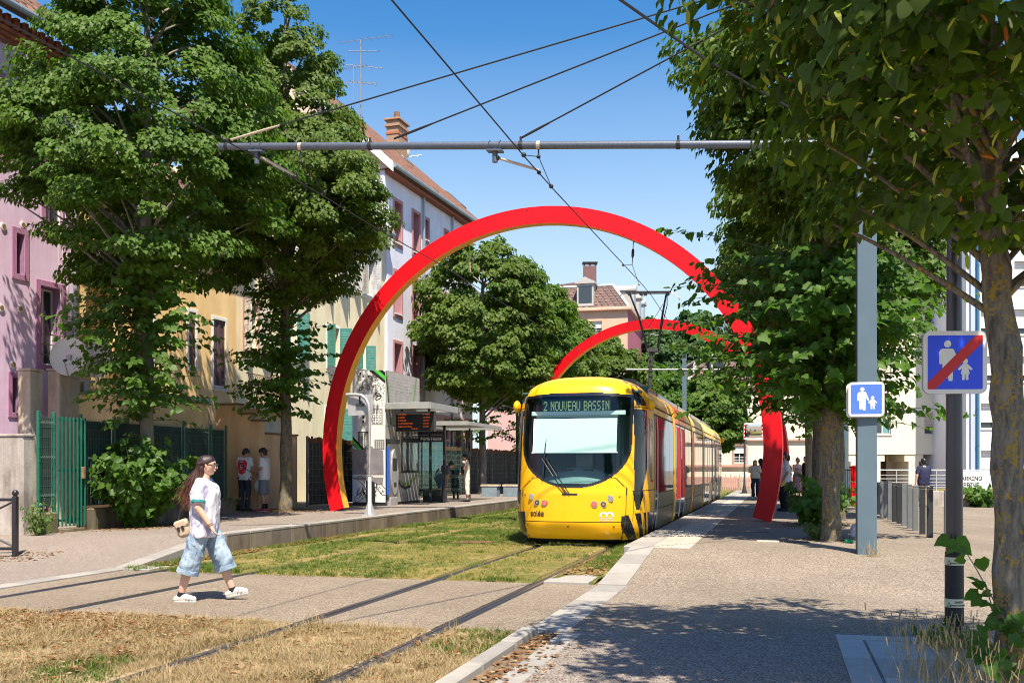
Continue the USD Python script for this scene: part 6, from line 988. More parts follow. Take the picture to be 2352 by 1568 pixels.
b.add('roof_antenna', join(cyl(fr7.p(u7(1722), -3, zz7(705)), fr7.p(u7(1722), -3, zz7(686)), .05, n=5), cyl(fr7.p(u7(1703), -3, zz7(697)), fr7.p(u7(1741), -3, zz7(699)), .03, n=4)), m_alu)
b = thing('pale_house', 'pale house glimpsed between the trees left of the tram', 'house', P(1170, 1077, 75)); fr8 = Frame(P(1120, 1077, 78)[:2], ang6); fr8.n = V3(-FW[0], -FW[1], 0); b.add('wall', fr8.b(0, 9, -8, 0, -.2, 7), m_wpink); b.add('roof', roof_slab(fr8, -.3, 9.3, .4, 7, -4, 10), m_tile[3])
for i in range(3): w_ = b.add('window', fr8.b(1 + i * 2.8, 2 + i * 2.8, .002, .06, 1.2, 2.8), m_pinkst); w_.add('pane', fr8.b(1.1 + i * 2.8, 1.9 + i * 2.8, .06, .08, 1.3, 2.7), m_glassd)
# far mirror and bench
q = G(1710, 1132, .27); t = thing('traffic_mirror', 'rectangular convex traffic mirror on a slim flared pole at the platform end', 'mirror', q); t.add('pole', tube([q, q + V3(0, 0, .25), q + V3(0, 0, .8), q + V3(0, 0, 3.7)], [.16, .08, .045, .04], 10), m_colside, True)
c = P(1730, 990, q[0] * FW[0] + q[1] * FW[1] - .1); r3 = V3(RT[0], RT[1], 0); nf = nrm(V3(-FW[0], -FW[1], -.12)); up_ = np.cross(r3, -nf); up_ = up_ if up_[2] > 0 else -up_
t.add('frame', ext(rrect(.98, .86, .1).difference(rrect(.86, .74, .08)), c, r3, up_, .05, nf), m_swhite); v, f = grid(lambda a, b_: c + np.outer(a, r3) + np.outer(b_, up_) + np.outer(.06 - .18 * (a ** 2 + b_ ** 2), nf), np.linspace(-.43, .43, 15), np.linspace(-.37, .37, 15)); t.add('mirror_face', (v, f), plain('mirror', (.8, .82, .8), .02, 1.0), True)
for i in range(8): t.add('rim_mark', fbox(c + r3 * (-.455 + (i % 2) * .91) + up_ * (-.3 + .2 * (i // 2)), r3, up_, nf, (-.025, -.05, .05), (.025, .05, .056)), m_tred)
q = G(1700, 1118, .05); t = thing('street_bench', 'slatted bench with a concrete block beyond the platform end', 'bench', q); o_ = V3(q[0], q[1], .05)
t.add('concrete_block', fbox(o_, r3, V3(FW[0], FW[1], 0), V3(0, 0, 1), (-.2, -.6, 0), (1.6, .2, .75), .03), m_conc2)
for i in range(5): t.add('slat', fbox(o_, r3, V3(FW[0], FW[1], 0), V3(0, 0, 1), (1.1, .35, .85 + i * .16), (3.2, .4, .97 + i * .16), .01), m_cream)
fx_ = thing('paling_fence', 'weathered wooden paling fence in front of the cream villa', 'fence', P(1680, 1100, 70)); o_ = P(1640, 1077, 72); o_[2] = 0
for i in range(36): fx_.add('pale', fbox(o_, r3, V3(FW[0], FW[1], 0), V3(0, 0, 1), (i * .13, 0, 0), (i * .13 + .08, .03, 1.0 + .15 * math.sin(i * 2.3))), m_pinkst)
fx_.add('rail', fbox(o_, r3, V3(FW[0], FW[1], 0), V3(0, 0, 1), (0, .03, .6), (4.7, .06, .68)), m_pinkst)
# ================================================================== TREES
m_bark = usdkit.material(stage, '/World/Looks/lime_bark', {'g': ('geometry', {}), 'm': ('mapping', {'scale': (1, 1, .22)}), 'n': ('noise_texture', {'scale': 26.0, 'detail': 6.0, 'roughness': .65}), 'n2': ('noise_texture', {'scale': 9.0, 'detail': 5.0, 'roughness': .7}), 'n3': ('noise_texture', {'scale': 38.0, 'detail': 3.0}),
    'r': ('rgb_ramp', {'ramp': [(.3, (.055, .05, .042)), (.55, (.16, .145, .12)), (.75, (.25, .225, .18))]}), 'k': ('math', {'math_type': 'multiply'}), 'r2': ('rgb_ramp', {'ramp': [(.27, (0, 0, 0)), (.33, (1, 1, 1))]}), 'mx': ('mix', {'color2': (.27, .185, .035)}),
    'b': ('bump', {'strength': .9, 'distance': .02}), 'p': ('principled_bsdf', {'roughness': .92, 'specular_ior_level': .15})},
    [('g.position', 'm.vector'), ('m.vector', 'n.vector'), ('g.position', 'n2.vector'), ('g.position', 'n3.vector'), ('n.fac', 'r.fac'), ('n2.fac', 'k.value1'), ('n3.fac', 'k.value2'), ('k.value', 'r2.fac'), ('r2.color', 'mx.fac'), ('r.color', 'mx.color1'), ('mx.color', 'p.base_color'), ('n.fac', 'b.height'), ('b.normal', 'p.normal')], surface='p.BSDF')
m_barkg = mat('grey_bark', (.17, .155, .125), .95, .35, 14, bump=.9, bscale=28, stretch=(1, 1, .25), dist=.03); m_twig = mat('green_twig', (.13, .12, .05), .8, .2, 10)
LR = [(.05, (.055, .11, .012)), (.4, (.12, .20, .02)), (.7, (.20, .28, .03)), (.95, (.30, .36, .06))]
m_leafA = leafmat('lime_leaf', LR, .34); m_leafY = leafmat('lime_leaf_flowering', [(.05, (.06, .105, .012)), (.4, (.135, .19, .022)), (.62, (.21, .25, .04)), (.82, (.37, .37, .13)), (.97, (.52, .48, .22))], .34)
m_leafL = leafmat('sprout_leaf', [(.05, (.05, .11, .014)), (.4, (.10, .19, .02)), (.7, (.16, .26, .03)), (.95, (.24, .34, .05))], .42, .5)
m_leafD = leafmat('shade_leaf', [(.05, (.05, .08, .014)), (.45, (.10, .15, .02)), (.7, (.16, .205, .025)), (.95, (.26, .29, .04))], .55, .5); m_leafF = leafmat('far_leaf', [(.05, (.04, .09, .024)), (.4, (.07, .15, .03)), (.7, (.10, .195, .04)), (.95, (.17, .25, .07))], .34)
m_bract = leafmat('lime_bract', [(.1, (.30, .32, .06)), (.6, (.45, .42, .09)), (.95, (.55, .40, .10))], .45); m_orleaf = leafmat('orange_leaf', [(.1, (.45, .11, .02)), (.6, (.55, .17, .03)), (.95, (.6, .3, .06))], .4)
KITE = (np.array([[0, 0, 0], [.42, .36, .10], [0, 1, -.06], [-.42, .36, .10]]), np.array([[0, 1, 2], [0, 2, 3]]))
HEART = (np.array([[0, .06, 0], [.26, -.08, .05], [.50, .25, .10], [.34, .66, .05], [0, 1.08, -.16], [-.34, .66, .05], [-.50, .25, .10], [-.26, -.08, .05], [0, .5, -.02]]), np.array([[0, 1, 8], [1, 2, 8], [2, 3, 8], [3, 4, 8], [4, 5, 8], [5, 6, 8], [6, 7, 8], [7, 0, 8]]))
def unit(v): return v / (np.linalg.norm(v, axis=-1, keepdims=True) + 1e-9)
def leaves(pos, nor, siz, tpl, rng, fwd=None):
    n = len(pos); nor = unit(nor); fw = rng.normal(0, 1, (n, 3)) if fwd is None else fwd + rng.normal(0, .25, (n, 3)); fw = fw - (fw * nor).sum(1, keepdims=True) * nor; fw = unit(fw); sd = np.cross(fw, nor)
    tv, tf = tpl; wv = rng.uniform(.8, 1.2, (n, 1)); curl = rng.uniform(.3, 2.2, (n, 1))
    v = pos[:, None] + siz[:, None, None] * (tv[None, :, 0, None] * wv[:, :, None] * sd[:, None] + tv[None, :, 1, None] * fw[:, None] + (tv[None, :, 2, None] * curl[:, :, None]) * nor[:, None])
    f = tf[None] + (np.arange(n) * len(tv))[:, None, None]; return v.reshape(-1, 3), f.reshape(-1, 3)
def crown_points(c, prof, nb, per, rb, rng, flat=.62, shell=.45, sq=(1, 1), lean=(0, 0)):
    """leaf places: boughs spread through the crown (prof: (height, radius) pairs), each a flattened spray with leaves towards its outside and top"""
    hz, hr = np.array(prof, float).T; zc = rng.uniform(hz[0], hz[-1], nb * 4); w = np.interp(zc, hz, hr); keep = rng.uniform(0, hr.max(), nb * 4) < w; zc = zc[keep][:nb]; r = np.interp(zc, hz, hr); n = len(zc)
    a = rng.uniform(0, 2 * pi, n); q = np.sqrt(rng.uniform(shell, 1.0, n)) * rng.choice([1, 1, .95, .75, 1.1, 1.18], n); kz = (zc - hz[0]) / (hz[-1] - hz[0])
    bc = np.stack([c[0] + np.cos(a) * r * q * sq[0] + lean[0] * kz, c[1] + np.sin(a) * r * q * sq[1] + lean[1] * kz, zc], 1); out = np.stack([np.cos(a), np.sin(a), 0.25 + 0 * a], 1); rbs = rb * rng.uniform(.65, 1.35, n) * np.clip(r / hr.max() + .35, .4, 1)
    P_, N_, D_ = [], [], []
    for i in range(n):
        m = int(per * (rbs[i] / rb) ** 2 * rng.uniform(.8, 1.2)); d = unit(rng.normal(0, 1, (m, 3))); d[:, 2] = np.abs(d[:, 2]) * rng.choice([1, 1, -.5], m); rad = rbs[i] * rng.uniform(.25, 1, m) ** .5
        p = bc[i] + d * rad[:, None] * np.array([1, 1, flat]); p[:, 2] -= .18 * (np.hypot(p[:, 0] - bc[i, 0], p[:, 1] - bc[i, 1]) / rbs[i]) ** 2 * rbs[i]
        P_.append(p); N_.append(d * np.array([.6, .6, .4]) + np.array([0, -.12, .42]) + out[i] * .7 + rng.normal(0, .33, (m, 3))); D_.append(d * .5 + out[i] * .8 + np.array([0, 0, -.55]))
    return np.vstack(P_), np.vstack(N_), np.vstack(D_), bc
def trunk_mesh(base, pts, radii, rng, n=12): 
    p = np.array(pts, float); k = np.linspace(0, len(p) - 1, 5 * len(p)); q = np.stack([np.interp(k, np.arange(len(p)), p[:, i]) for i in range(3)], 1); r = np.interp(k, np.arange(len(p)), radii); q[1:-1, :2] += rng.normal(0, .012, (len(q) - 2, 2)); v, f = tube(q, r, n); v[:-2] += (meshkit.noise(v[:-2] * 7)[:, None] - .5) * .035 * np.minimum(1, r.max() / .12); return v, f
def limbs(top, bcs, rng, n, r0, axis=None):
    L = []
    for i in rng.choice(len(bcs), min(n, len(bcs)), replace=False):
        b_ = bcs[i]; z0 = max(axis[0], min(axis[1], b_[2] - .75 * np.hypot(b_[0] - top[0], b_[1] - top[1]))); s = V3(top[0], top[1], z0); m = (s + b_) / 2 + V3(0, 0, .12 * np.linalg.norm(b_ - s)) + rng.normal(0, .06, 3); k = np.linspace(0, 1, 7)[:, None]; q = (1 - k) ** 2 * s + 2 * k * (1 - k) * m + k ** 2 * b_; L.append(tube(q, np.linspace(r0, .008, 7), 5, False))
    return join(L)
def sprays(axis, z0, z1, n, ln, rng, rise=.45, leaf=.11, gap=.075, r0=.06, az=None, droop=.35):
    """long leafy shoots leaving a trunk; returns the twig mesh and leaf places"""
    T_, P_, N_, D_ = [], [], [], []
    for i in range(n):
        z = rng.uniform(z0, z1); a = (rng.uniform(0, 2 * pi) if i % 2 else rng.uniform(-2.9, -.3)) if az is None else rng.uniform(*az); L_ = ln(z) * rng.uniform(.55, 1.15); ri = rise * rng.uniform(.3, 1.5); k = np.linspace(0, 1, 8); o = V3(math.cos(a), math.sin(a), 0); sdv = V3(-o[1], o[0], 0) * rng.normal(0, .12)
        q = V3(axis[0], axis[1], z) + (o + sdv)[None] * (r0 + k * L_)[:, None] + V3(0, 0, 1)[None] * (ri * L_ * k - droop * L_ * k ** 2)[:, None]; T_.append(tube(q, np.linspace(.012, .003, 8), 4, False)); m = int(L_ / gap); kk = np.linspace(.12, 1, m)
        c = np.stack([np.interp(kk, k, q[:, j]) for j in range(3)], 1); s_ = np.where(np.arange(m) % 2 == 0, 1, -1)[:, None] * V3(-o[1], o[0], 0)[None]; P_.append(c + s_ * .02 + rng.normal(0, .025, (m, 3))); N_.append(np.tile(V3(0, -.15, .7) + o * .55, (m, 1)) + rng.normal(0, .38, (m, 3))); D_.append(s_ * .9 + o * .6 + V3(0, 0, -.45))
    return join(T_), np.vstack(P_), np.vstack(N_), np.vstack(D_)
def leafy(tb, name, P_, N_, S_, D_, mats_, tpl, rng, own=0, pieces='leaf'):
    """own: that many leaves (those showing largest) as parts of their own, the rest as one part"""
    idx = np.arange(len(P_))
    if own:
        dist = P_[:, :2] @ FW; u = 1176 + FOC * (P_[:, :2] @ RT) / dist; v = HV - FOC * (P_[:, 2] - EYE) / dist; ok = np.where((u > 0) & (u < 2352) & (v > 0) & (v < 1568), dist / S_, 1e9); o = np.argsort(ok, kind='stable')[:own]; idx = np.setdiff1d(idx, o)
        for i in o: tb.add(pieces, leaves(P_[i:i + 1], N_[i:i + 1], S_[i:i + 1], HEART, rng, D_[i:i + 1]), mats_[-1], True)
    tb.add(name, leaves(P_[idx], N_[idx], S_[idx], tpl, rng, D_[idx]), mats_[0], tpl is HEART, kind='stuff')
def tree(name, lab, base, h_tr, r_tr, prof, nb, per, rb, leaf, lm, seed, group=None, nl=26, tpl=KITE, bark=None, top=None, **kw):
    rng = np.random.default_rng(seed); t = thing(name, lab, 'tree', base, group); P_, N_, D_, bc = crown_points(base, prof, nb, per, rb, rng, **kw); bark = bark or m_barkg
    zt = prof[-1][0] * .92 + prof[0][0] * .08; t.add('trunk', trunk_mesh(base, [(base[0], base[1], base[2] - .1), (base[0] + .02, base[1], base[2] + .5), (base[0] - .02, base[1] + .03, base[2] + h_tr), (base[0], base[1], zt)], [r_tr * 1.25, r_tr, r_tr * .8, .03], rng), bark, True)
    t.add('limbs', limbs(base, bc, rng, nl, r_tr * .32, (base[2] + h_tr * .75, zt)), bark, True, kind='stuff'); S_ = leaf * rng.uniform(.7, 1.25, len(P_)); leafy(t, 'crown', P_, N_, S_, D_, [lm], tpl, rng); return t, rng
# -- left row
A = V3(-13.4, 19.0, .24)
tA, rA = tree('street_tree', 'big dense lime tree in front of the lilac and yellow houses', A, 5.6, .15, [(5.4, .6), (5.9, 1.9), (7.2, 2.75), (9.0, 2.65), (10.6, 2.1), (12.2, 1.6), (13.8, 1.1), (15, .3)], 350, 185, .45, .118, m_leafA, 31, 'lime trees lining the left platform', nl=40, lean=(-.15, 0))
# wide lower boughs reaching left
P_, N_, D_, bc = crown_points(A + V3(-1.3, -.7, 0), [(6.9, .3), (8.0, 1.4), (9.3, 1.4), (10.2, .4)], 52, 185, .42, rA); leafy(tA, 'crown', P_, N_, .115 * rA.uniform(.7, 1.2, len(P_)), D_, [m_leafA], KITE, rA); tA.add('limbs', limbs(A, bc, rA, 14, .04, (6, 9)), m_barkg, True, kind='stuff')
tw, P_, N_, D_ = sprays(A, 2.5, 5.6, 150, lambda z: 1.8 - .42 * abs(z - 4.2), rA, leaf=.13); tA.add('shoots', tw, m_twig, kind='stuff'); leafy(tA, 'shoot_leaves', P_, N_, .135 * rA.uniform(.7, 1.2, len(P_)), D_, [m_leafL, m_leafL], HEART, rA, 160)
tw, P_, N_, D_ = sprays(A, .3, 2.4, 26, lambda z: .5, rA); tA.add('shoots', tw, m_twig, kind='stuff'); leafy(tA, 'shoot_leaves', P_, N_, .12 * rA.uniform(.7, 1.2, len(P_)), D_, [m_leafL], HEART, rA)
def bush(name, lab, c, n, spread, hmax, leaf, seed, own=0, mt=None, cat='bush'):
    r_ = np.random.default_rng(seed); t = thing(name, lab, cat, c); T_, P_, N_, D_ = [], [], [], []
    for i in range(n):
        a = r_.uniform(0, 2 * pi); L_ = hmax * r_.uniform(.5, 1.05); o = V3(math.cos(a), math.sin(a), 0); sp = spread * r_.uniform(.2, 1); k = np.linspace(0, 1, 7); q = np.asarray(c) + o[None] * (.08 + sp * k ** 1.1)[:, None] + V3(0, 0, 1)[None] * (L_ * k * (1 - .28 * k * sp / spread))[:, None]; T_.append(tube(q, np.linspace(.012, .003, 7), 4, False)); m = max(4, int(L_ / .06)); kk = r_.uniform(.1, 1, m); cc = np.stack([np.interp(kk, k, q[:, j]) for j in range(3)], 1)
        P_.append(cc + r_.normal(0, .05, (m, 3))); N_.append(np.tile(V3(.1, -.35, .8) + o * .6, (m, 1)) + r_.normal(0, .4, (m, 3))); D_.append(np.tile(o * .6 + V3(0, 0, -.5), (m, 1)) + r_.normal(0, .5, (m, 3)))
    P_, N_, D_ = map(np.vstack, (P_, N_, D_)); ok = P_[:, 2] > c[2] + .03; P_, N_, D_ = P_[ok], N_[ok], D_[ok]; t.add('stems', join(T_), m_twig, kind='stuff'); leafy(t, 'foliage', P_, N_, leaf * r_.uniform(.6, 1.25, len(P_)), D_, [mt or m_leafL, mt or m_leafL], HEART, r_, own); return t
bush('bush', 'leafy green bush of suckers around the foot of the big left tree', A + V3(-.05, -.15, 0), 120, 1.12, 2.05, .15, 41, 140)
Bt = V3(-13.1, 24.8, .36)
tB, rB = tree('street_tree', 'tall pointed lime tree with pale blossom left of the nearer arch leg', Bt, 4.6, .17, [(6.0, .5), (6.5, 1.7), (7.8, 2.5), (9.6, 2.45), (11.0, 1.85), (12.6, 1.35), (14.0, .75), (15.0, .12)], 360, 185, .41, .118, m_leafY, 32, 'lime trees lining the left platform', nl=36, bark=m_bark, lean=(.05, -.6))
P_, N_, D_, bc = crown_points(Bt + V3(2.2, -1.8, 0), [(6.9, .4), (7.7, 1.25), (8.8, 1.35), (9.8, .5)], 60, 190, .42, rB); leafy(tB, 'crown', P_, N_, .118 * rB.uniform(.7, 1.2, len(P_)), D_, [m_leafY], KITE, rB); tB.add('limbs', limbs(Bt, bc, rB, 12, .035, (6, 8)), m_barkg, True, kind='stuff')
tw, P_, N_, D_ = sprays(Bt, 2.9, 6.0, 125, lambda z: 1.55 - .38 * abs(z - 4.2), rB, leaf=.13); tB.add('shoots', tw, m_twig, kind='stuff'); leafy(tB, 'shoot_leaves', P_, N_, .14 * rB.uniform(.7, 1.2, len(P_)), D_, [m_leafL, m_leafL], HEART, rB, 130)
for j, (y_, s, lab) in enumerate(((43.6, 51, 'broad lime tree with a bare trunk behind the tram shelter'), (50.5, 52, 'lime tree crown to the left of the tram roof, second behind the shelter'), (57.5, 53, 'farthest lime of the left row, touching the farther arch'))):
    b_ = V3(-13.1 - .1 * j, y_, .36); t_, r_ = tree('street_tree', lab, b_, 4.2, .17, [(4.6, .7), (5.4, 2.4), (7.0, 3.0 + .15 * j), (8.6, 2.95 + .15 * j), (10.2, 2.3), (11.3, 1.5), (12.4, .3)], 290, 105, .52, .21, m_leafY if j != 1 else m_leafA, s, 'lime trees lining the left platform', nl=24)
    tw, P_, N_, D_ = sprays(b_, 2.6, 5.4, 40, lambda z: 1.5, r_); t_.add('shoots', tw, m_twig, kind='stuff'); leafy(t_, 'shoot_leaves', P_, N_, .17 * r_.uniform(.7, 1.2, len(P_)), D_, [m_leafA], KITE, r_)
# -- right row
E_ = V3(.86, 18.1, .25)
tE, rE = tree('street_tree', 'lime tree with lichen spotted trunk standing right of the red arch leg', E_, 5.2, .155, [(5.4, .5), (6.0, 1.3), (7.2, 2.0), (9.0, 2.2), (10.6, 1.6), (12, .3)], 290, 130, .45, .135, m_leafY, 33, 'lime trees on the right platform', nl=30, bark=m_bark, lean=(0, .5))
tw, P_, N_, D_ = sprays(E_, 2.3, 5.2, 190, lambda z: 1.95 - .40 * abs(z - 3.7), rE, leaf=.13, rise=.5); tE.add('shoots', tw, m_twig, kind='stuff'); leafy(tE, 'shoot_leaves', P_, N_, .135 * rE.uniform(.7, 1.25, len(P_)), D_, [m_leafL, m_leafL], HEART, rE, 240)
tw, P_, N_, D_ = sprays(E_, 2.3, 5.2, 52, lambda z: 2.45, rE, az=(2.6, 3.6), rise=.35, droop=.2); tE.add('shoots', tw, m_twig, kind='stuff'); leafy(tE, 'shoot_leaves', P_, N_, .14 * rE.uniform(.7, 1.25, len(P_)), D_, [m_leafL], HEART, rE)
tw, P_, N_, D_ = sprays(E_, 2.2, 4.0, 12, lambda z: 2.2, rE, az=(-.5, .6), rise=.4, droop=.3); tE.add('shoots', tw, m_twig, kind='stuff'); leafy(tE, 'shoot_leaves', P_, N_, .14 * rE.uniform(.7, 1.25, len(P_)), D_, [m_leafL], HEART, rE)
for j, (b_, s, lab, sc) in enumerate(((V3(1.4, 25.6, .27), 61, 'second lime of the right row, its crown against the blue sky', 1.0), (V3(1.05, 30.3, .27), 62, 'third lime of the right row, behind the waiting people', .95), (V3(1.1, 40, .27), 63, 'far lime of the right row beyond the people', .9))):
    t_, r_ = tree('street_tree', lab, b_, 4.4, .15, [(4.4, .6), (5.2, 2.0), (7.0, 2.75 * sc), (8.6, 2.5 * sc), (9.8, 1.7 * sc), (10.8, .3)], 270, 115, .48, .16, m_leafY, s, 'lime trees on the right platform', nl=24, bark=m_bark)
    tw, P_, N_, D_ = sprays(b_, 2.6, 4.8, 50, lambda z: 1.5, r_); t_.add('shoots', tw, m_twig, kind='stuff'); leafy(t_, 'shoot_leaves', P_, N_, .15 * r_.uniform(.7, 1.2, len(P_)), D_, [m_leafL], KITE, r_)
bush('bush', 'bright green suckers at the foot of the right row behind the lichen trunk', V3(.75, 22.6, .27), 60, .95, 1.15, .15, 42, 60)
for i, (u, v, s, h_, lab) in enumerate(((540, 1178, .3, .42, 'small weedy plant at the foot of the peach wall'), (632, 1172, .35, .4, 'weeds at the foot of the left platform tree'), (92, 1222, .3, .8, 'tall white flowering weed at the foot of the grey wall'), (1880, 1238, .25, .4, 'grassy weeds beside the second right tree trunk'), (2262, 1165, 1.2, .9, 'low green shrub in front of the low concrete wall'))):
    q = G(u, v, .27 if i != 4 else .1); q[2] = float(zl(q[0], q[1])) if u < 1000 else q[2]; bush('weed', lab, q, 26 if i != 4 else 70, s, h_, .06 if i != 4 else .16, 70 + i, 0, m_leafL if i != 1 else m_leafA, cat='shrub' if i == 4 else 'weed')
# -- the near tree at the right
Dt = V3(1.49, 7.30, 0.0); rD = np.random.default_rng(34); tD = thing('street_tree', 'near lime tree with lichen covered trunk at the right edge, its crown over the picture', 'tree', Dt, 'lime trees on the right platform')
tD.add('trunk', trunk_mesh(Dt, [(1.50, 7.30, -.1), (1.50, 7.30, .4), (1.49, 7.31, 1.4), (1.46, 7.32, 2.3), (1.37, 7.36, 3.3), (1.36, 7.42, 5.0), (1.4, 7.5, 7.0)], [.128, .113, .105, .098, .085, .06, .03], rD, 20), m_bark, True)
P_, N_, D_, bc = crown_points(Dt + V3(-.1, -.15, 0), [(2.95, .5), (3.3, 1.3), (3.9, 1.65), (4.8, 1.85), (5.6, 2.1), (6.3, 2.1), (7.0, 1.3), (7.5, .2)], 225, 92, .42, rD, flat=.7, shell=.12, lean=(-.1, -.9))
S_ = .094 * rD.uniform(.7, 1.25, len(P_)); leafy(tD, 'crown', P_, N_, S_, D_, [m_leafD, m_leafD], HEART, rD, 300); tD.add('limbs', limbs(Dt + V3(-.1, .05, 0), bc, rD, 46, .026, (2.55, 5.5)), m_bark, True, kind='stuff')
k = rD.choice(len(P_), 3600, replace=False); off_ = rD.normal(0, .06, (len(k), 3)); BRT = (np.array([[0, 0, 0], [.13, .3, .05], [.12, .75, .02], [0, 1.05, -.1], [-.12, .75, .02], [-.13, .3, .05]]), np.array([[0, 1, 5], [1, 2, 5], [2, 4, 5], [2, 3, 4]]))
tD.add('bracts', leaves(P_[k] + off_, N_[k] + rD.normal(0, .6, (len(k), 3)), .115 * rD.uniform(.7, 1.25, len(k)), BRT, rD, np.tile(V3(0, 0, -1), (len(k), 1)) + rD.normal(0, .5, (len(k), 3))), m_bract, kind='stuff')
k2 = k[:520]; tD.add('withered_bracts', leaves(P_[k2] - off_[:520], N_[k2], .085 * rD.uniform(.6, 1.2, len(k2)), BRT, rD, np.tile(V3(0, 0, -1), (len(k2), 1)) + rD.normal(0, .6, (len(k2), 3))), m_orleaf, kind='stuff')
fr_ = ball((0, 0, 0), 1, 1); kk = k[:600]; cs = P_[kk] + off_[:600] + V3(0, 0, -.10); tD.add('fruits', ((cs[:, None] + fr_[0][None] * .005).reshape(-1, 3), (fr_[1][None] + (np.arange(len(kk)) * len(fr_[0]))[:, None, None]).reshape(-1, 3)), m_bract, kind='stuff')
# climbing shoots at its foot
iv = thing('climbing_plant', 'young leafy shoots climbing at the foot of the near right tree', 'plant', Dt); rI = np.random.default_rng(77); d0 = Dt[:2] @ FW
def stem(pts, r_=.006): q = np.array([P(u, v, d) for u, v, d in pts]); k = np.linspace(0, len(q) - 1, 14); q = np.stack([np.interp(k, np.arange(len(q)), q[:, i]) for i in range(3)], 1); iv.add('stem', tube(q, np.linspace(r_, r_ * .4, 14), 5), m_twig); return q
iP = []
for pts, n_ in ((((2352, 1500, d0 - .2), (2300, 1410, d0 - .1), (2262, 1340, d0), (2225, 1275, d0 + .5), (2185, 1240, d0 + .9)), 9), (((2340, 1560, d0 - .3), (2270, 1480, d0 - .2), (2200, 1455, d0 + .3), (2120, 1450, d0 + .6)), 10), (((2340, 1568, d0 - .2), (2330, 1500, d0 - .15), (2320, 1420, d0 - .12)), 12), (((2300, 1568, d0 - .3), (2290, 1520, d0 - .3), (2280, 1480, d0 - .2)), 8), (((2262, 1340, d0), (2275, 1380, d0 - .05), (2290, 1430, d0 - .1)), 7)):
    q = stem(pts); iP.append(q[rI.integers(3, 14, n_)] + rI.normal(0, .03, (n_, 3)))
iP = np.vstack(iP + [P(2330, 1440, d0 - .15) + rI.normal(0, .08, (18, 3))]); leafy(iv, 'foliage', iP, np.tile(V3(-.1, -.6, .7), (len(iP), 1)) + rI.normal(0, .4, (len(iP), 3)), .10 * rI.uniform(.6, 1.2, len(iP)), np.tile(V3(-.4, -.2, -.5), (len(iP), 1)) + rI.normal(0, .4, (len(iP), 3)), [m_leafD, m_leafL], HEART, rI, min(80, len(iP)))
lf2 = P(2192, 1243, LX * FW[0] + LY * FW[1] - .12); iv.add('leaf', leaves(np.array([lf2, lf2 + V3(-.03, 0, .02)]), np.array([[-.2, -.8, .5], [.1, -.7, .6]]), np.array([.16, .14]), HEART, rI, np.array([[.6, 0, -.5], [-.7, 0, -.4]])), m_leafL)
# dry grass tuft and weeds in the tree pit
rT = np.random.default_rng(88); L = []
for i in range(430):
    x0, y0 = rT.normal(1.22, .22), rT.normal(7.45, .42); h_ = rT.uniform(.12, .42); a = rT.uniform(0, 2 * pi); o = V3(math.cos(a), math.sin(a), 0) * h_ * rT.uniform(.1, .6); b0 = V3(x0, y0, 0); s_ = nrm(V3(-RT[0], -RT[1], 0)) * .0016
    q = [b0, b0 + o * .3 + V3(0, 0, h_ * .6), b0 + o + V3(0, 0, h_)]; L.append((np.array([q[0] - s_, q[0] + s_, q[1] + s_, q[1] - s_, q[2] - s_ * .6, q[2] + s_ * .6]), np.array([[0, 1, 2], [0, 2, 3], [3, 2, 5], [3, 5, 4]])))
    if h_ > .27:
        t_ = q[2]; L.append((np.array([t_ + V3(-.004, 0, -.01), t_ + V3(.004, 0, -.01), t_ + o * .1 + V3(.003, 0, .045), t_ + o * .1 + V3(-.003, 0, .045)]), np.array([[0, 1, 2], [0, 2, 3]])))
single('dry_grass_tuft', 'tall bleached grass growing in the tree pit at the bottom right', 'grass', (1.2, 7.5, 0), join(L), m_dg, kind='stuff')
bush('weed', 'green weeds around the foot of the dark lamp post', V3(LX - .05, LY, .01), 34, .3, .16, .06, 91, 0, m_leafL, cat='weed')
# small dry tuft at the column foot
q = G(1999, 1280, .22); L = []
for i in range(30): h_ = rT.uniform(.08, .28); b0 = q + V3(rT.normal(0, .05), rT.normal(0, .02), 0); o = V3(rT.normal(0, .3), rT.normal(0, .2), 0) * h_; L.append((np.array([b0 + V3(-.003, 0, 0), b0 + V3(.003, 0, 0), b0 + o + V3(.002, 0, h_), b0 + o + V3(-.002, 0, h_)]), np.array([[0, 1, 2], [0, 2, 3]])))
single('dry_weed', 'tiny dry weed at the foot of the broad column', 'weed', q, join(L), m_dg)
# -- background trees
for i, (u, d, ru, vt, vb, lm, lab, seed) in enumerate(((1400, 70, 92, 770, 1010, m_leafY, 'flowering lime seen below the farther arch', 81), (1500, 74, 70, 830, 1030, m_leafL, 'light green tree beside the pantograph mast', 82), (1600, 105, 80, 705, 960, m_leafF, 'tall dark green tree beyond the farther arch', 83), (1500, 100, 60, 730, 960, m_leafF, 'dark tree behind the pantograph', 84), (1640, 76, 72, 850, 1040, m_leafA, 'round green tree in front of the cream villa', 85), (1545, 78, 60, 845, 1040, m_leafA, 'green tree behind the slim mast', 86), (1690, 108, 60, 730, 940, m_leafF, 'far dark tree partly hidden by the arch top', 87), (1270, 80, 90, 680, 1010, m_leafF, 'dark tree closing the street behind the left row', 88), (2100, 42, 60, 860, 1010, m_leafL, 'young light green tree between the column and the struck out sign', 89))):
    b_ = P(u, HV, d); b_[2] = 0; z_ = lambda v: EYE + (HV - v) / FOC * d; R_ = ru / FOC * d; zt_, zb_ = z_(vt), max(z_(vb), 2.0); H_ = zt_ - zb_
    if i == 8: continue
    tree('background_tree', lab, b_, zb_ * .8 + .5, .2, [(zb_, R_ * .3), (zb_ + .2 * H_, R_ * .9), (zb_ + .5 * H_, R_), (zb_ + .8 * H_, R_ * .7), (zt_, R_ * .15)], 190, 110, R_ * .25, .0040 * d, lm, seed, 'trees closing the view down the street', nl=14)
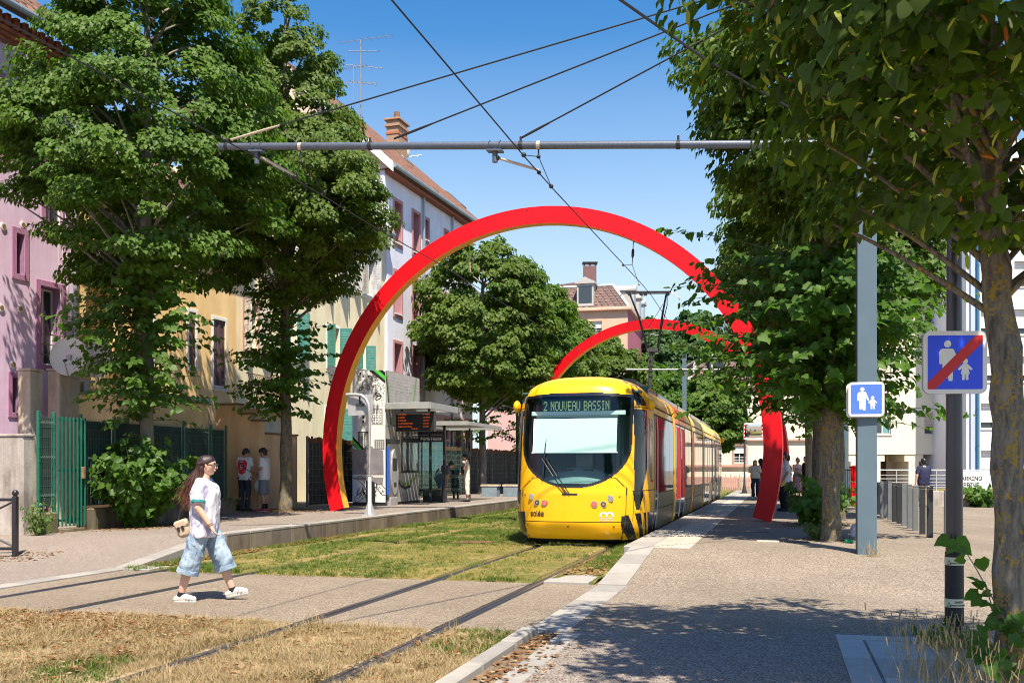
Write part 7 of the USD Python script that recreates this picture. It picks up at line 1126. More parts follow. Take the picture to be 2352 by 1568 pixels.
# ================================================================== PEOPLE
m_skinL = mat('skin_light', (.56, .33, .23), .5, .05, 12); m_skinT = mat('skin_tan', (.38, .20, .12), .5, .06, 12); m_hairB = mat('hair_black', (.012, .010, .009), .4, .3, 30); m_hairR = usdkit.material(stage, '/World/Looks/hair_auburn', {'g': ('geometry', {}), 's': ('separate_xyz', {}), 'm': ('map_range', {'from_min': 1.05, 'from_max': 1.62, 'to_min': 0.0, 'to_max': 1.0}), 'r': ('rgb_ramp', {'ramp': [(0, (.15, .055, .022)), (.5, (.07, .024, .013)), (1, (.022, .009, .008))]}), 'p': ('principled_bsdf', {'roughness': .5})}, [('g.position', 's.vector'), ('s.z', 'm.value'), ('m.result', 'r.fac'), ('r.color', 'p.base_color')], surface='p.BSDF')
m_jersey = mat('white_jersey', (.44, .42, .54), .85, .14, 11, col2=(.64, .62, .66), bump=.35, bscale=14, dist=.03, lo=.40, hi=.50, stretch=(1, 1, .6), detail=2.0); m_teal = plain('teal_trim', (.02, .22, .22), .7); m_denim = mat('pale_denim', (.16, .25, .36), .9, .25, 6, col2=(.40, .49, .56), bump=.5, bscale=16, dist=.03); m_shoe = mat('shoe_white', (.62, .57, .50), .6, .1, 20); m_sole = plain('sole_white', (.66, .62, .55), .6); m_bagb = mat('bag_beige', (.44, .33, .22), .7, .12, 9); m_strap = plain('black_strap', (.015, .015, .016), .6)
m_tee = mat('white_tee', (.60, .59, .58), .85, .05, 6, bump=.4, bscale=14, dist=.02); m_rjer = mat('red_jersey', (.55, .02, .035), .75, .06, 6); m_navy = mat('dark_track_trousers', (.018, .02, .035), .75, .2, 9, bump=.3, bscale=18); m_gshort = mat('grey_shorts', (.15, .165, .18), .85, .1, 8); m_blackc = mat('black_cloth', (.012, .012, .014), .85, .3, 8); m_greyt = mat('grey_tshirt', (.085, .095, .105), .85, .15, 9, bump=.3, bscale=16); m_jean = mat('blue_jeans', (.045, .10, .22), .85, .25, 8); m_crdress = mat('cream_dress', (.64, .59, .50), .85, .12, 25, bump=.3, bscale=12); m_crjack = mat('cream_jacket', (.62, .54, .42), .85, .08, 8); m_khaki = mat('khaki_trousers', (.50, .40, .30), .85, .1, 8); m_polo = mat('navy_polo', (.010, .012, .05), .8, .12, 8, bump=.3, bscale=14)
m_multi = usdkit.material(stage, '/World/Looks/colourful_dress', {'g': ('geometry', {}), 'v': ('voronoi_texture', {'scale': 6.5, 'randomness': .8}), 'w': ('wave_texture', {'scale': 1.0}), 'mu': ('math', {'math_type': 'multiply', 'value2': 5.5}), 'fr': ('math', {'math_type': 'fraction'}), 'r': ('rgb_ramp', {'interpolate': False, 'ramp': [(0, (.02, .05, .10)), (.18, (.62, .60, .45)), (.30, (.02, .28, .36)), (.48, (.55, .04, .28)), (.7, (.45, .03, .05)), (.86, (.70, .40, .08))]}), 'p': ('principled_bsdf', {'roughness': .8})}, [('g.position', 'v.vector'), ('v.distance', 'mu.value1'), ('mu.value', 'fr.value1'), ('fr.value', 'r.fac'), ('r.color', 'p.base_color')], surface='p.BSDF')
def sph(c, r, n=14): return m3.Manifold.sphere(r, n).translate([float(q) for q in c])
def ell(c, r, sc, n=18): return m3.Manifold.sphere(1.0, n).scale([r * sc[0], r * sc[1], r * sc[2]]).translate([float(q) for q in c])
def bone(*cr): return m3.Manifold.batch_hull([sph(c, r) for c, r in cr])
def soft(parts, edge=.03, it=8, noise_=0.0, seed=0, fold=0.0):
    m = parts[0]
    for p in parts[1:]: m = m + p
    m = m.refine_to_length(edge); a = m.to_mesh(); t = trimesh.Trimesh(a.vert_properties[:, :3], a.tri_verts, process=True); trimesh.smoothing.filter_taubin(t, lamb=.5, nu=.53, iterations=it)
    v = np.array(t.vertices)
    if noise_: n_ = np.array(t.vertex_normals); v = v + n_ * ((meshkit.fbm(v * 9 + seed, 3)[:, None] - .5) * 2 * noise_)
    if fold: n_ = np.array(t.vertex_normals); w_ = np.abs(meshkit.fbm(v * np.array([13, 13, 5.5]) + seed + 1.5 * meshkit.noise(v * 4)[:, None], 2) - .5) * 2; v = v + n_ * (w_[:, None] - .25) * fold
    return v, np.array(t.faces)
def hand(wr, el, side, fwd, s=1.0, curl=.5, fine=False):
    """palm, four unequal bent fingers and a thumb from the side of the palm"""
    d = nrm(wr - el); f = nrm(fwd - d * np.dot(fwd, d)); w = nrm(np.cross(d, f)) * side; L = []
    pc = wr + d * .045 * s; palm = m3.Manifold.batch_hull([sph(wr, .020 * s, 10), sph(pc + f * .028 * s + d * .035 * s, .013 * s, 10), sph(pc - f * .026 * s + d * .03 * s, .012 * s, 10)]); L.append(palm)
    for i, (o_, ln) in enumerate(((.030, .070), (.010, .078), (-.010, .072), (-.028, .056))):
        k = pc + f * o_ * s + d * .035 * s; q1 = k + (d * (1 - .25 * curl) - w * .55 * curl) * ln * .45 * s; q2 = q1 + (d * (1 - .6 * curl) - w * .9 * curl) * ln * .33 * s; q3 = q2 + (d * (1 - 1.0 * curl) - w * 1.0 * curl) * ln * .25 * s
        for a, b_, r0, r1 in ((k, q1, .0095, .0085), (q1, q2, .0085, .0078), (q2, q3, .0078, .0065)): L.append(bone((a, r0 * s), (b_, r1 * s)))
    t0 = wr + d * .02 * s + f * .016 * s; t1 = t0 + (d * .6 + f * .7 - w * .2) * .032 * s; t2 = t1 + (d * .85 + f * .25 - w * .3) * .03 * s; L += [bone((t0, .012 * s), (t1, .0105 * s)), bone((t1, .0105 * s), (t2, .008 * s))]; return L
def person(label, pos, face, H=1.7, pose=None, build=1.0, skin=None, hair=None, hairstyle='short', top=None, top_sleeve=.55, top_len=.0, bottom=None, bottom_to=1.0, loose=1.0, shoe=None, sole=None, dress=None, edge=.035, headturn=(0, 0), bw=None, group=None, extra=None, name='person'):
    """face: heading of the chest, radians from +x; local frame: x forward, y to the person's left, z up, for 1.70 m"""
    s = H / 1.70; pos = np.asarray(pos, float); ca, sa = math.cos(face), math.sin(face); W_ = lambda q: pos + s * np.array([q[0] * ca - q[1] * sa, q[0] * sa + q[1] * ca, q[2]]); VD = lambda q: np.array([q[0] * ca - q[1] * sa, q[0] * sa + q[1] * ca, q[2]])
    J = dict(pelvis=(0, 0, .95), waist=(0, 0, 1.10), chest=(.01, 0, 1.28), neck=(0, 0, 1.44), head=(.025, 0, 1.585), shL=(0, .17, 1.39), shR=(0, -.17, 1.39), elL=(-.02, .23, 1.12), elR=(-.02, -.23, 1.12), wrL=(.06, .24, .88), wrR=(.06, -.24, .88), hiL=(0, .09, .92), hiR=(0, -.09, .92), knL=(.02, .10, .50), knR=(.02, -.10, .50), anL=(-.02, .10, .09), anR=(-.02, -.10, .09), toL=(.13, .12, .035), toR=(.13, -.12, .035), handL=(1, 0, 0), handR=(1, 0, 0))
    J.update(pose or {}); g = {k: W_(V3(*v)) for k, v in J.items() if not k.startswith('hand')}; b = build; R1 = lambda r: r * s
    skin = skin or m_skinL; t = thing(name, label, 'person', pos, group); hd = g['head']; yaw, pit = headturn; ha = face + yaw; hf = np.array([math.cos(ha) * math.cos(pit), math.sin(ha) * math.cos(pit), math.sin(pit)]); hl = np.array([-math.sin(ha), math.cos(ha), 0]); hu = np.cross(hf, hl)
    hp = lambda f_, l_, u_: hd + s * (hf * f_ + hl * l_ + hu * u_)
    head = [m3.Manifold.batch_hull([sph(hp(-.025, 0, .03), R1(.085)), sph(hp(.03, 0, .035), R1(.070)), sph(hp(.035, .03, .0), R1(.045)), sph(hp(.035, -.03, .0), R1(.045)), sph(hp(.052, 0, -.072), R1(.030)), sph(hp(.0, .035, -.05), R1(.035)), sph(hp(.0, -.035, -.05), R1(.035))])]
    nose_ = [m3.Manifold.batch_hull([sph(hp(.092, 0, .02), R1(.008)), sph(hp(.112, 0, -.018), R1(.011)), sph(hp(.095, .014, -.022), R1(.008)), sph(hp(.095, -.014, -.022), R1(.008))]), m3.Manifold.batch_hull([sph(hp(.088, .02, -.048), R1(.008)), sph(hp(.088, -.02, -.048), R1(.008)), sph(hp(.094, 0, -.048), R1(.009))])]
    ears = [bone((hp(-.005, q * .082, .012), R1(.012)), (hp(0, q * .078, -.022), R1(.009))) for q in (1, -1)]
    body = head + nose_ + ears + [bone((g['neck'] - V3(0, 0, .03 * s), R1(.058 * b ** .5)), (hp(-.01, 0, -.06), R1(.05)))]
    torso = [bone((g['shL'], R1(.055)), (g['shR'], R1(.055)), (g['neck'] - V3(0, 0, .04) * s, R1(.06))), m3.Manifold.batch_hull([sph(g['shL'] - V3(0, 0, .02) * s, R1(.06)), sph(g['shR'] - V3(0, 0, .02) * s, R1(.06)), sph(g['chest'] + VD((.0, .07, 0)) * s, R1(.10 * b)), sph(g['chest'] - VD((.0, .07, 0)) * s, R1(.10 * b)), sph(g['waist'] + VD((0, .05, 0)) * s, R1(.095 * b)), sph(g['waist'] - VD((0, .05, 0)) * s, R1(.095 * b))]), m3.Manifold.batch_hull([sph(g['waist'] + VD((0, .05, 0)) * s, R1(.095 * b)), sph(g['waist'] - VD((0, .05, 0)) * s, R1(.095 * b)), sph(g['hiL'] + V3(0, 0, .02), R1(.095 * b)), sph(g['hiR'] + V3(0, 0, .02), R1(.095 * b))])]
    body += torso
    for q in 'LR':
        body += [bone((g['sh' + q], R1(.055 * b ** .5)), (g['el' + q], R1(.040 * b ** .5))), bone((g['el' + q], R1(.040 * b ** .5)), (g['wr' + q], R1(.026))), bone((g['hi' + q], R1(.085 * b)), (g['kn' + q], R1(.055 * b ** .6))), bone((g['kn' + q], R1(.055 * b ** .6)), (g['kn' + q] * .65 + g['an' + q] * .35 - VD((.015, 0, 0)) * s, R1(.055 * b ** .6)), (g['an' + q], R1(.036)))]
        body += hand(g['wr' + q], g['el' + q], (1 if q == 'L' else -1), VD(V3(*J['hand' + q])), s, .45)
    t.add('body', soft(body, edge, 3 if edge < .02 else 4), skin, True)
    for q in (1, -1): t.add('eye', join(ball(hp(.079, q * .031, .018), R1(.0125), 1)), m_tee); t.add('pupil', ball(hp(.0895, q * .031, .018), R1(.006), 1), m_hairB); t.add('eyebrow', tube([hp(.088, q * .016, .037), hp(.090, q * .033, .042), hp(.078, q * .048, .037)], R1(.0045), 5), hair or m_hairB)
    t.add('lips', tube([hp(.086, .022, -.047), hp(.097, 0, -.046), hp(.086, -.022, -.047)], [R1(.004), R1(.007), R1(.004)], 6), mat('lips', (.36, .12, .11), .5) if not stage.GetPrimAtPath('/World/Looks/lips') else UsdShade.Material.Get(stage, '/World/Looks/lips'))
    if hair is not None and hairstyle != 'none':
        cap = m3.Manifold.batch_hull([sph(hp(-.03, 0, .04), R1(.098)), sph(hp(.02, 0, .062), R1(.075)), sph(hp(-.045, 0, -.02), R1(.075))]) - m3.Manifold.batch_hull([sph(hp(.12, 0, -.02), R1(.075)), sph(hp(.16, 0, .02), R1(.08)), sph(hp(.06, 0, -.14), R1(.09))])
        Hs = [cap]
        if hairstyle == 'long': Hs += [m3.Manifold.batch_hull([sph(hp(-.05, .05, 0), R1(.05)), sph(hp(-.05, -.05, 0), R1(.05)), sph(hp(-.07, .06, -.25), R1(.04)), sph(hp(-.07, -.06, -.25), R1(.04))])]
        if hairstyle == 'curly': Hs += [sph(hp(*q), R1(.055)) for q in ((-.06, .06, 0), (-.06, -.06, 0), (-.08, 0, -.06), (-.05, .07, -.09), (-.05, -.07, -.09), (-.07, .03, -.14), (-.07, -.04, -.15), (0, .07, .04), (0, -.07, .04))]
        if hairstyle == 'bun': Hs += [sph(hp(-.07, 0, .13), R1(.045))]
        if hairstyle == 'hood': Hs = [m3.Manifold.batch_hull([sph(hp(-.02, 0, .03), R1(.12)), sph(hp(-.06, 0, -.12), R1(.10))])]
        t.add('hair', soft(Hs, edge, 3, .006, 3), hair, True)
    if top is not None:
        lb = loose; tp = [bone((g['shL'], R1(.072)), (g['shR'], R1(.072)), (g['neck'] - V3(0, 0, .075 * s), R1(.062))), m3.Manifold.batch_hull([sph(g['shL'] - V3(0, 0, .02) * s, R1(.075)), sph(g['shR'] - V3(0, 0, .02) * s, R1(.075)), sph(g['chest'] + VD((.0, .07, 0)) * s, R1(.115 * b * lb)), sph(g['chest'] - VD((.0, .07, 0)) * s, R1(.115 * b * lb)), sph(g['waist'] + VD((0, .06, 0)) * s, R1(.115 * b * lb)), sph(g['waist'] - VD((0, .06, 0)) * s, R1(.115 * b * lb))])]
        hemz = g['hiL'] * .5 + g['hiR'] * .5 + V3(0, 0, (.03 - top_len) * s); tp.append(m3.Manifold.batch_hull([sph(g['waist'] + VD((0, .06, 0)) * s, R1(.115 * b * lb)), sph(g['waist'] - VD((0, .06, 0)) * s, R1(.115 * b * lb)), sph(hemz + VD((0, .085, 0)) * s, R1(.105 * b * lb)), sph(hemz - VD((0, .085, 0)) * s, R1(.105 * b * lb))]).trim_by_plane([0, 0, 1.0], float(hemz[2] - .05 * s)))
        for q in 'LR':
            S_, E__ = g['sh' + q], g['el' + q]; k = min(top_sleeve, 1); e_ = S_ + (E__ - S_) * k; sl = bone((S_, R1(.070 * b ** .5)), (e_, R1(.058 * b ** .5 * (lb ** .7)))); tp.append(sl)
            if top_sleeve > 1: wv = E__ + (g['wr' + q] - E__) * (top_sleeve - 1); tp.append(bone((E__, R1(.056 * b ** .5)), (wv, R1(.042))))
        t.add('top', soft(tp, edge, 5, .007, 5, .026), top, True)
    if bottom is not None:
        bt = [m3.Manifold.batch_hull([sph(g['pelvis'] + VD((0, .05, .05)) * s, R1(.10 * b)), sph(g['pelvis'] + VD((0, -.05, .05)) * s, R1(.10 * b)), sph(g['hiL'] - V3(0, 0, .01), R1(.108 * b)), sph(g['hiR'] - V3(0, 0, .01), R1(.108 * b))])]
        for q in 'LR':
            Hh, K, A_ = g['hi' + q], g['kn' + q], g['an' + q]; kk = min(1, bottom_to * 2); e_ = Hh + (K - Hh) * kk; bt.append(bone((Hh, R1(.102 * b)), (e_, R1(bw if bw else (.075 if bottom_to > .55 else .098) * b * (loose ** .5 if bottom_to < .6 else 1)))))
            if bottom_to > .5: w2 = K + (A_ - K) * (bottom_to * 2 - 1); bt.append(bone((K, R1(bw or .073 * b)), (w2, R1(bw * 1.06 if bw else (.060 if bottom_to > .8 else .07) * b ** .5 * (loose if bottom_to > .55 else 1)))))
        t.add('bottoms', soft(bt, edge, 5, .007, 8, .028), bottom, True)
    if dress is not None:
        dm, z0, wd = dress; foot = (g['anL'] + g['anR']) / 2; foot[2] = pos[2] + z0 * s
        dr = [m3.Manifold.batch_hull([sph(g['shL'] - V3(0, 0, .05) * s, R1(.055)), sph(g['shR'] - V3(0, 0, .05) * s, R1(.055)), sph(g['chest'] + VD((0, .06, 0)) * s, R1(.108 * b)), sph(g['chest'] - VD((0, .06, 0)) * s, R1(.108 * b)), sph(g['waist'], R1(.125 * b))]), m3.Manifold.batch_hull([sph(g['waist'], R1(.12 * b)), sph(g['hiL'], R1(.115 * b)), sph(g['hiR'], R1(.115 * b)), sph(foot + VD((.02, wd, .06)) * s, R1(.07)), sph(foot + VD((.02, -wd, .06)) * s, R1(.07))]).trim_by_plane([0, 0, 1.0], float(foot[2]))]
        t.add('dress', soft(dr, edge, 5, .012, 9, .03), dm, True)
    for q in 'LR':
        A_, To = g['an' + q], g['to' + q]; fd = nrm((To - A_) * V3(1, 1, .0) + V3(0, 0, 1e-6)); heel = A_ - fd * .055 * s; heel[2] = A_[2] - .05 * s; sh_ = [m3.Manifold.batch_hull([sph(A_ - V3(0, 0, .02) * s, R1(.040)), sph(heel, R1(.036)), sph(To + V3(0, 0, .0), R1(.036)), sph(To - fd * .07 * s + V3(0, 0, .012) * s, R1(.042))])]
        f_ = t.add('shoe', soft(sh_, min(edge, .02), 3), shoe or m_blackc, True)
        if sole is not None: d3 = nrm(To - heel); nn = nrm(V3(0, 0, 1) - d3 * d3[2]); f_.add('sole', soft([m3.Manifold.batch_hull([sph(heel - nn * .022 * s, R1(.030)), sph(To - nn * .024 * s + d3 * .008, R1(.027)), sph((heel + To) / 2 - nn * .02 * s, R1(.036))]).scale([1, 1, 1])], .015, 2), sole, True)
    return t, g, hp, W_, s
RTa = math.atan2(RT[1], RT[0])
# -- the walking woman
q = G(470, 1379, 0); face_w = RTa + .03
pose = dict(pelvis=(0, 0, .93), waist=(.005, 0, 1.08), chest=(.0, 0, 1.26), neck=(-.005, 0, 1.425), head=(.03, 0, 1.575), shL=(-.01, .165, 1.37), shR=(.0, -.175, 1.37), hiL=(0, .09, .90), hiR=(0, -.09, .90), knL=(.17, .09, .52), anL=(.30, .10, .115), toL=(.445, .11, .10), knR=(-.12, -.10, .50), anR=(-.245, -.10, .085), toR=(-.10, -.11, .035), elR=(-.01, -.245, 1.10), wrR=(.13, -.235, .885), elL=(-.10, .22, 1.12), wrL=(-.06, .24, .90), handR=(.3, .3, -.6))
pose = {k: v for k, v in pose.items()}
t, g, hp, W_, s = person('woman in white jersey and long denim shorts walking across the tracks', (q[0], q[1], 0), face_w, 1.655, pose, 1.12, mat('skin_woman', (.60, .35, .245), .48, .04, 10), None, 'none', m_jersey, .66, .13, m_denim, .60, 1.26, m_shoe, m_sole, None, .016, (.12, -.02), .118)
t.add('sunglasses', join(tube([hp(.103, .062, .020), hp(.112, .03, .018), hp(.112, -.03, .018), hp(.103, -.062, .020)], .005, 6), *[fbox(hp(.108, q_ * .034, .014), nrm(hp(0, 1, 0) - hp(0, 0, 0)), nrm(hp(0, 0, 1) - hp(0, 0, 0)), nrm(hp(1, 0, 0) - hp(0, 0, 0)), (-.028, -.022, -.004), (.028, .02, .006), .004) for q_ in (1, -1)], tube([hp(.103, -.064, .022), hp(.0, -.082, .02)], .005, 5)), m_tk)
rH = np.random.default_rng(4); L = []
for i in range(420):
    a = rH.uniform(-1.9, 1.9) if i > 60 else rH.uniform(-2.4, 2.4); u_ = rH.uniform(.0, 1); st = hp(.055 - .10 * u_ - .0, .075 * math.sin(a) * (.5 + .5 * u_), .115 - .055 * abs(math.sin(a)) - .02 * u_); back = hp(-.085 - .035 * rH.uniform(), .085 * math.sin(a), -.03 - .08 * rH.uniform()); ln = rH.uniform(.26, .44); wind = rH.uniform(.02, .17) + .12 * (rH.uniform() < .12); wv_ = rH.uniform(-.045, .045); wz_ = rH.uniform(-.03, .03)
    e1 = back + (-VD_ if False else 0) + W_(V3(-wind * .55 + wv_, .05 * math.sin(a) + wz_, -ln * .5)) - W_(V3(0, 0, 0)); e2 = back + W_(V3(-wind - wv_ * .6, .07 * math.sin(a) - wz_, -ln * (1 - .8 * max(0, wind - .18)))) - W_(V3(0, 0, 0)); mid_ = hp(-.055 - .05 * u_, .092 * math.sin(a), .06 - .03 * abs(math.sin(a))); k = np.linspace(0, 1, 4); P0 = np.array([st, mid_, back, e1, e2]); kk = np.linspace(0, 4, 13); from_ = PC(np.arange(5), P0); L.append(tube(from_(kk), np.interp(kk, [0, 1, 3, 4], [.0045, .006, .0045, .0008]), 4))
cap = m3.Manifold.batch_hull([sph(hp(-.028, 0, .04), .094 * s), sph(hp(.02, 0, .058), .074 * s), sph(hp(-.045, 0, -.03), .07 * s)]) - m3.Manifold.batch_hull([sph(hp(.12, 0, -.02), .075 * s), sph(hp(.16, 0, .02), .08 * s), sph(hp(.05, 0, -.13), .085 * s)]); L.append(soft([cap], .02, 3)); L.append(soft([m3.Manifold.batch_hull([sph(hp(-.06, .04, -.02), .05), sph(hp(-.06, -.04, -.02), .05), sph(hp(-.09, 0, -.22), .05), sph(W_(V3(-.16, .02, 1.12)), .03)])], .03, 3)); t.add('hair', join(L), m_hairR, True)
sr = g['shR'] + (g['elR'] - g['shR']) * .66; dr_ = nrm(g['elR'] - g['shR']); t.add('sleeve_trim', cyl(sr + dr_ * .012, sr + dr_ * .04, .079, .077, 20), m_teal, 40); sr = g['shL'] + (g['elL'] - g['shL']) * .66; dr_ = nrm(g['elL'] - g['shL']); t.add('sleeve_trim', cyl(sr + dr_ * .012, sr + dr_ * .04, .079, .077, 20), m_teal, 40)
t.add('collar', tube([g['neck'] + W_(V3(.066 * math.cos(a) + .01, .072 * math.sin(a), -.022 - .03 * math.cos(a))) - W_(V3(0, 0, 0)) for a in np.linspace(0, 2 * pi, 20)], .011, 6), m_teal, True)
for q_ in 'LR':
    k_ = g['kn' + q_] + (g['an' + q_] - g['kn' + q_]) * .34; d_ = nrm(g['an' + q_] - g['kn' + q_]); t.add('hem', cyl(k_ - d_ * .02, k_ + d_ * .03, .124, .126, 24), m_denim, 40); a_ = g['an' + q_]; d_ = nrm(g['an' + q_] - g['kn' + q_]); t.add('sock', cyl(a_ - d_ * .03, a_ + d_ * .02, .041, n=14), m_blackc, 40)
    fd = nrm(g['to' + q_] - g['an' + q_]); sd_ = V3(*W_(V3(0, 1, 0))) - W_(V3(0, 0, 0)); sd_ = nrm(sd_) * (-1)
    for w_ in (.0, .035): c = (g['an' + q_] * .55 + g['to' + q_] * .45) + sd_ * .038 + fd * w_ + V3(0, 0, -.02); t.add('shoe_flash', tube([c + V3(0, 0, -.014), c + V3(0, 0, .016) + fd * .01], .0045, 5), m_gshort)
wr = g['wrR']; dr_ = nrm(g['wrR'] - g['elR']); t.add('bracelet', join(cyl(wr - dr_ * .03, wr - dr_ * .022, .031, n=16), cyl(wr - dr_ * .012, wr - dr_ * .006, .030, n=16)), m_rustbar)
st = [W_(V3(*p)) for p in ((.075, .05, 1.40), (.125, -.005, 1.27), (.135, -.06, 1.17), (.09, -.135, 1.08), (-.0, -.165, 1.0), (-.10, -.15, .95), (-.165, -.11, .90))]; bgp = W_(V3(-.215, -.10, .855)); bag = thing('shoulder_bag', 'small beige shoulder bag hanging behind the walking woman', 'bag', bgp)
bag.add('strap', join([fbox((st[i] + st[i + 1]) / 2, nrm(st[i + 1] - st[i]), nrm(np.cross(nrm(st[i + 1] - st[i]), V3(.3, -1, .2))), nrm(np.cross(nrm(st[i + 1] - st[i]), nrm(np.cross(nrm(st[i + 1] - st[i]), V3(.3, -1, .2))))), (-np.linalg.norm(st[i + 1] - st[i]) / 2 - .004, -.014, -.003), (np.linalg.norm(st[i + 1] - st[i]) / 2 + .004, .014, .003)) for i in range(6)]), m_strap)
bx = nrm(V3(RT[0], RT[1], .35)); bz_ = nrm(np.cross(bx, V3(-FW[0], -FW[1], 0))); bz_ = bz_ if bz_[2] > 0 else -bz_; by = np.cross(bz_, bx); bag.add('pouch', fbox(bgp, bx, by, bz_, (-.075, -.06, -.10), (.075, .05, .09), .03), m_bagb, 40); bag.add('flap', fbox(bgp, bx, by, bz_, (-.08, -.068, .0), (.08, .056, .10), .022), m_bagb, 40); bag.add('buckle', fbox(bgp, bx, by, bz_, (.0, -.075, -.02), (.03, -.066, .03), .004), m_strap); bag.add('buckle', fbox(bgp, bx, by, bz_, (-.05, -.075, -.02), (-.02, -.066, .03), .004), m_strap)
for a_, b2 in (((.07, .0, .06), (.13, .02, .16)), ((-.05, .03, .09), (.02, .04, .2))): bag.add('strap_end', tube([bgp + bx * a_[0] + by * a_[1] + bz_ * a_[2], bgp + bx * b2[0] + by * b2[1] + bz_ * b2[2]], .009, 5), m_strap)
# -- two boys at the peach wall
q = P(562, 1077, 27.4); q[2] = .34; fb1 = math.atan2(FW[1], FW[0]) - .35
t, g, hp, W_, s = person('boy in red and white football jersey and dark track trousers seen from behind', q, fb1, 1.74, dict(elL=(.02, .24, 1.14), wrL=(.20, .10, 1.06), elR=(.02, -.24, 1.14), wrR=(.20, -.10, 1.06), head=(.06, 0, 1.56)), 1.0, m_skinT, m_hairB, 'short', m_tee, .55, .06, m_navy, .97, 1.1, m_blackc, None, None, .03, (-.5, -.6))
bk = lambda y, z, o=.0: W_(V3(-.128 * (1.1) - o + .02 * abs(y) / .1, y, z)); v, f = grid(lambda a, b_: np.array([W_(V3(-(.137 + .004 * math.cos(z_ * 9)) * math.sqrt(max(0, 1 - (y_ / .235) ** 2)) + .0, y_, z_)) for y_, z_ in zip(a * np.interp(b_, [1.0, 1.05, 1.3, 1.38], [.04, .11, .155, .10]), b_)]), np.linspace(-1, 1, 13), np.linspace(1.0, 1.375, 14)); t.add('red_back_panel', (v, f), m_rjer, True)
tr3 = nrm(W_(V3(0, -1, 0)) - W_(V3(0, 0, 0))); o_ = W_(V3(-.150, 0, 1.315)); t.add('jersey_name', text('SALA', .035, o_, tr3, ez, .003, True, True), m_tee); t.add('jersey_number', text('9', .13, W_(V3(-.150, 0, 1.13)), tr3, ez, .003, True, True), m_tee)
t.add('sling_strap', tube([W_(V3(*p)) for p in ((.02, .12, 1.42), (-.12, .09, 1.36), (-.16, -.03, 1.22), (-.08, -.16, 1.1), (.05, -.15, 1.05))], .014, 6), m_strap)
q = P(607, 1077, 27.3); q[2] = .34
t, g, hp, W_, s = person('boy in white t-shirt, grey shorts and backward black cap holding a white bag', q, math.pi + RTa - .15, 1.73, dict(elL=(.0, .22, 1.14), wrL=(.22, .16, 1.10), elR=(-.02, -.22, 1.13), wrR=(.16, -.10, 1.03), head=(.04, 0, 1.575)), 1.0, m_skinT, m_hairB, 'short', m_tee, .6, .05, m_gshort, .47, 1.15, plain('red_shoe', (.45, .02, .05), .5), m_tee, None, .03, (.1, -.35))
t.add('cap', soft([m3.Manifold.batch_hull([sph(hp(-.03, 0, .05), .1 * s), sph(hp(.02, 0, .062), .082 * s)]) - m3.Manifold.batch_hull([sph(hp(.0, 0, -.09), .12 * s), sph(hp(.1, 0, -.05), .08)]), m3.Manifold.batch_hull([sph(hp(-.11, .045, .03), .012), sph(hp(-.11, -.045, .03), .012), sph(hp(-.19, 0, .0), .012)])], .03, 3), m_blackc, True); t.add('shirt_print', box(*np.ravel([[m_ - d_, m_ + d_] for m_, d_ in zip(W_(V3(.10, -.07, 1.27)), (.012, .05, .05))])), m_blackc)
for q_ in 'LR': a_ = g['an' + q_]; t.add('sock', cyl(a_ + V3(0, 0, -.02), a_ + V3(0, 0, .13), .046, n=12), m_blackc, 40)
hb = g['wrR'] + W_(V3(.04, -.02, -.08)) - W_(V3(0, 0, 0)); v, f = ball((0, 0, 0), 1, 3); v = v * np.array([.13, .10, .21]); v[:, :2] *= (1 - .45 * np.clip(v[:, 2:] / .21, 0, 1)); v += (meshkit.noise(v * 22)[:, None] - .5) * .035; bg_ = thing('carrier_bag', 'white plastic carrier bag held by the boy in grey shorts', 'bag', hb); bg_.add('sack', (v + hb + V3(0, 0, -.26), f), m_tee, 60); bg_.add('handle', join(tube([hb + V3(-.03, 0, -.08), hb + V3(0, 0, .02), hb + V3(.03, 0, -.08)], .012, 5)), m_tee)
single('fallen_cup', 'small dark cup lying on the pavement near the boys', 'cup', G(638, 1183, .36), tube([G(633, 1183, .36) + V3(0, 0, .04), G(641, 1183, .36) + V3(0, 0, .04)], [.04, .055], 12), m_tk)
# -- shelter
q = P(1013, 1077, 34.3); q[2] = .36
person('woman with a hair bun in grey t-shirt and jeans bending down in the shelter', q, RTa + .35, 1.66, dict(pelvis=(-.08, 0, .92), waist=(-.02, 0, 1.06), chest=(.14, 0, 1.17), neck=(.28, 0, 1.24), head=(.37, 0, 1.30), shL=(.22, .17, 1.22), shR=(.22, -.17, 1.22), elL=(.20, .22, .93), elR=(.17, -.24, .95), wrL=(.22, .2, .68), wrR=(.16, -.22, .70), hiL=(-.09, .09, .88), hiR=(-.09, -.09, .88), knL=(.02, .1, .48), knR=(.0, -.1, .48)), 1.25, m_skinT, m_hairB, 'bun', m_greyt, .8, .08, m_jean, .97, 1.05, m_blackc, None, None, .035, (0, -.5))
q = P(1072, 1077, 34.9); q[2] = .36
t, g, hp, W_, s = person('woman with curly dark hair in a long cream dress beside the bin', q, math.pi + RTa + .1, 1.68, dict(elL=(.08, .2, 1.14), wrL=(.1, .09, 1.36), elR=(0, -.22, 1.12), wrR=(.16, -.16, 1.0), head=(.05, 0, 1.575), anR=(-.06, -.06, .09), toR=(.1, -.07, .035)), .92, m_skinL, m_hairB, 'curly', m_crdress, .35, 0, None, 1, 1.0, m_blackc, None, (m_crdress, .22, .12), .035, (0, -.3))
t.add('dark_bag', box(*np.ravel([[m_ - d_, m_ + d_] for m_, d_ in zip(W_(V3(.14, .02, 1.12)), (.05, .06, .14))]), .02), m_navy); t.add('sunglasses', fbox(hp(.105, 0, .015), nrm(hp(0, 1, 0) - hp(0, 0, 0)), nrm(hp(0, 0, 1) - hp(0, 0, 0)), nrm(hp(1, 0, 0) - hp(0, 0, 0)), (-.06, -.02, -.005), (.06, .018, .005)), m_tk)
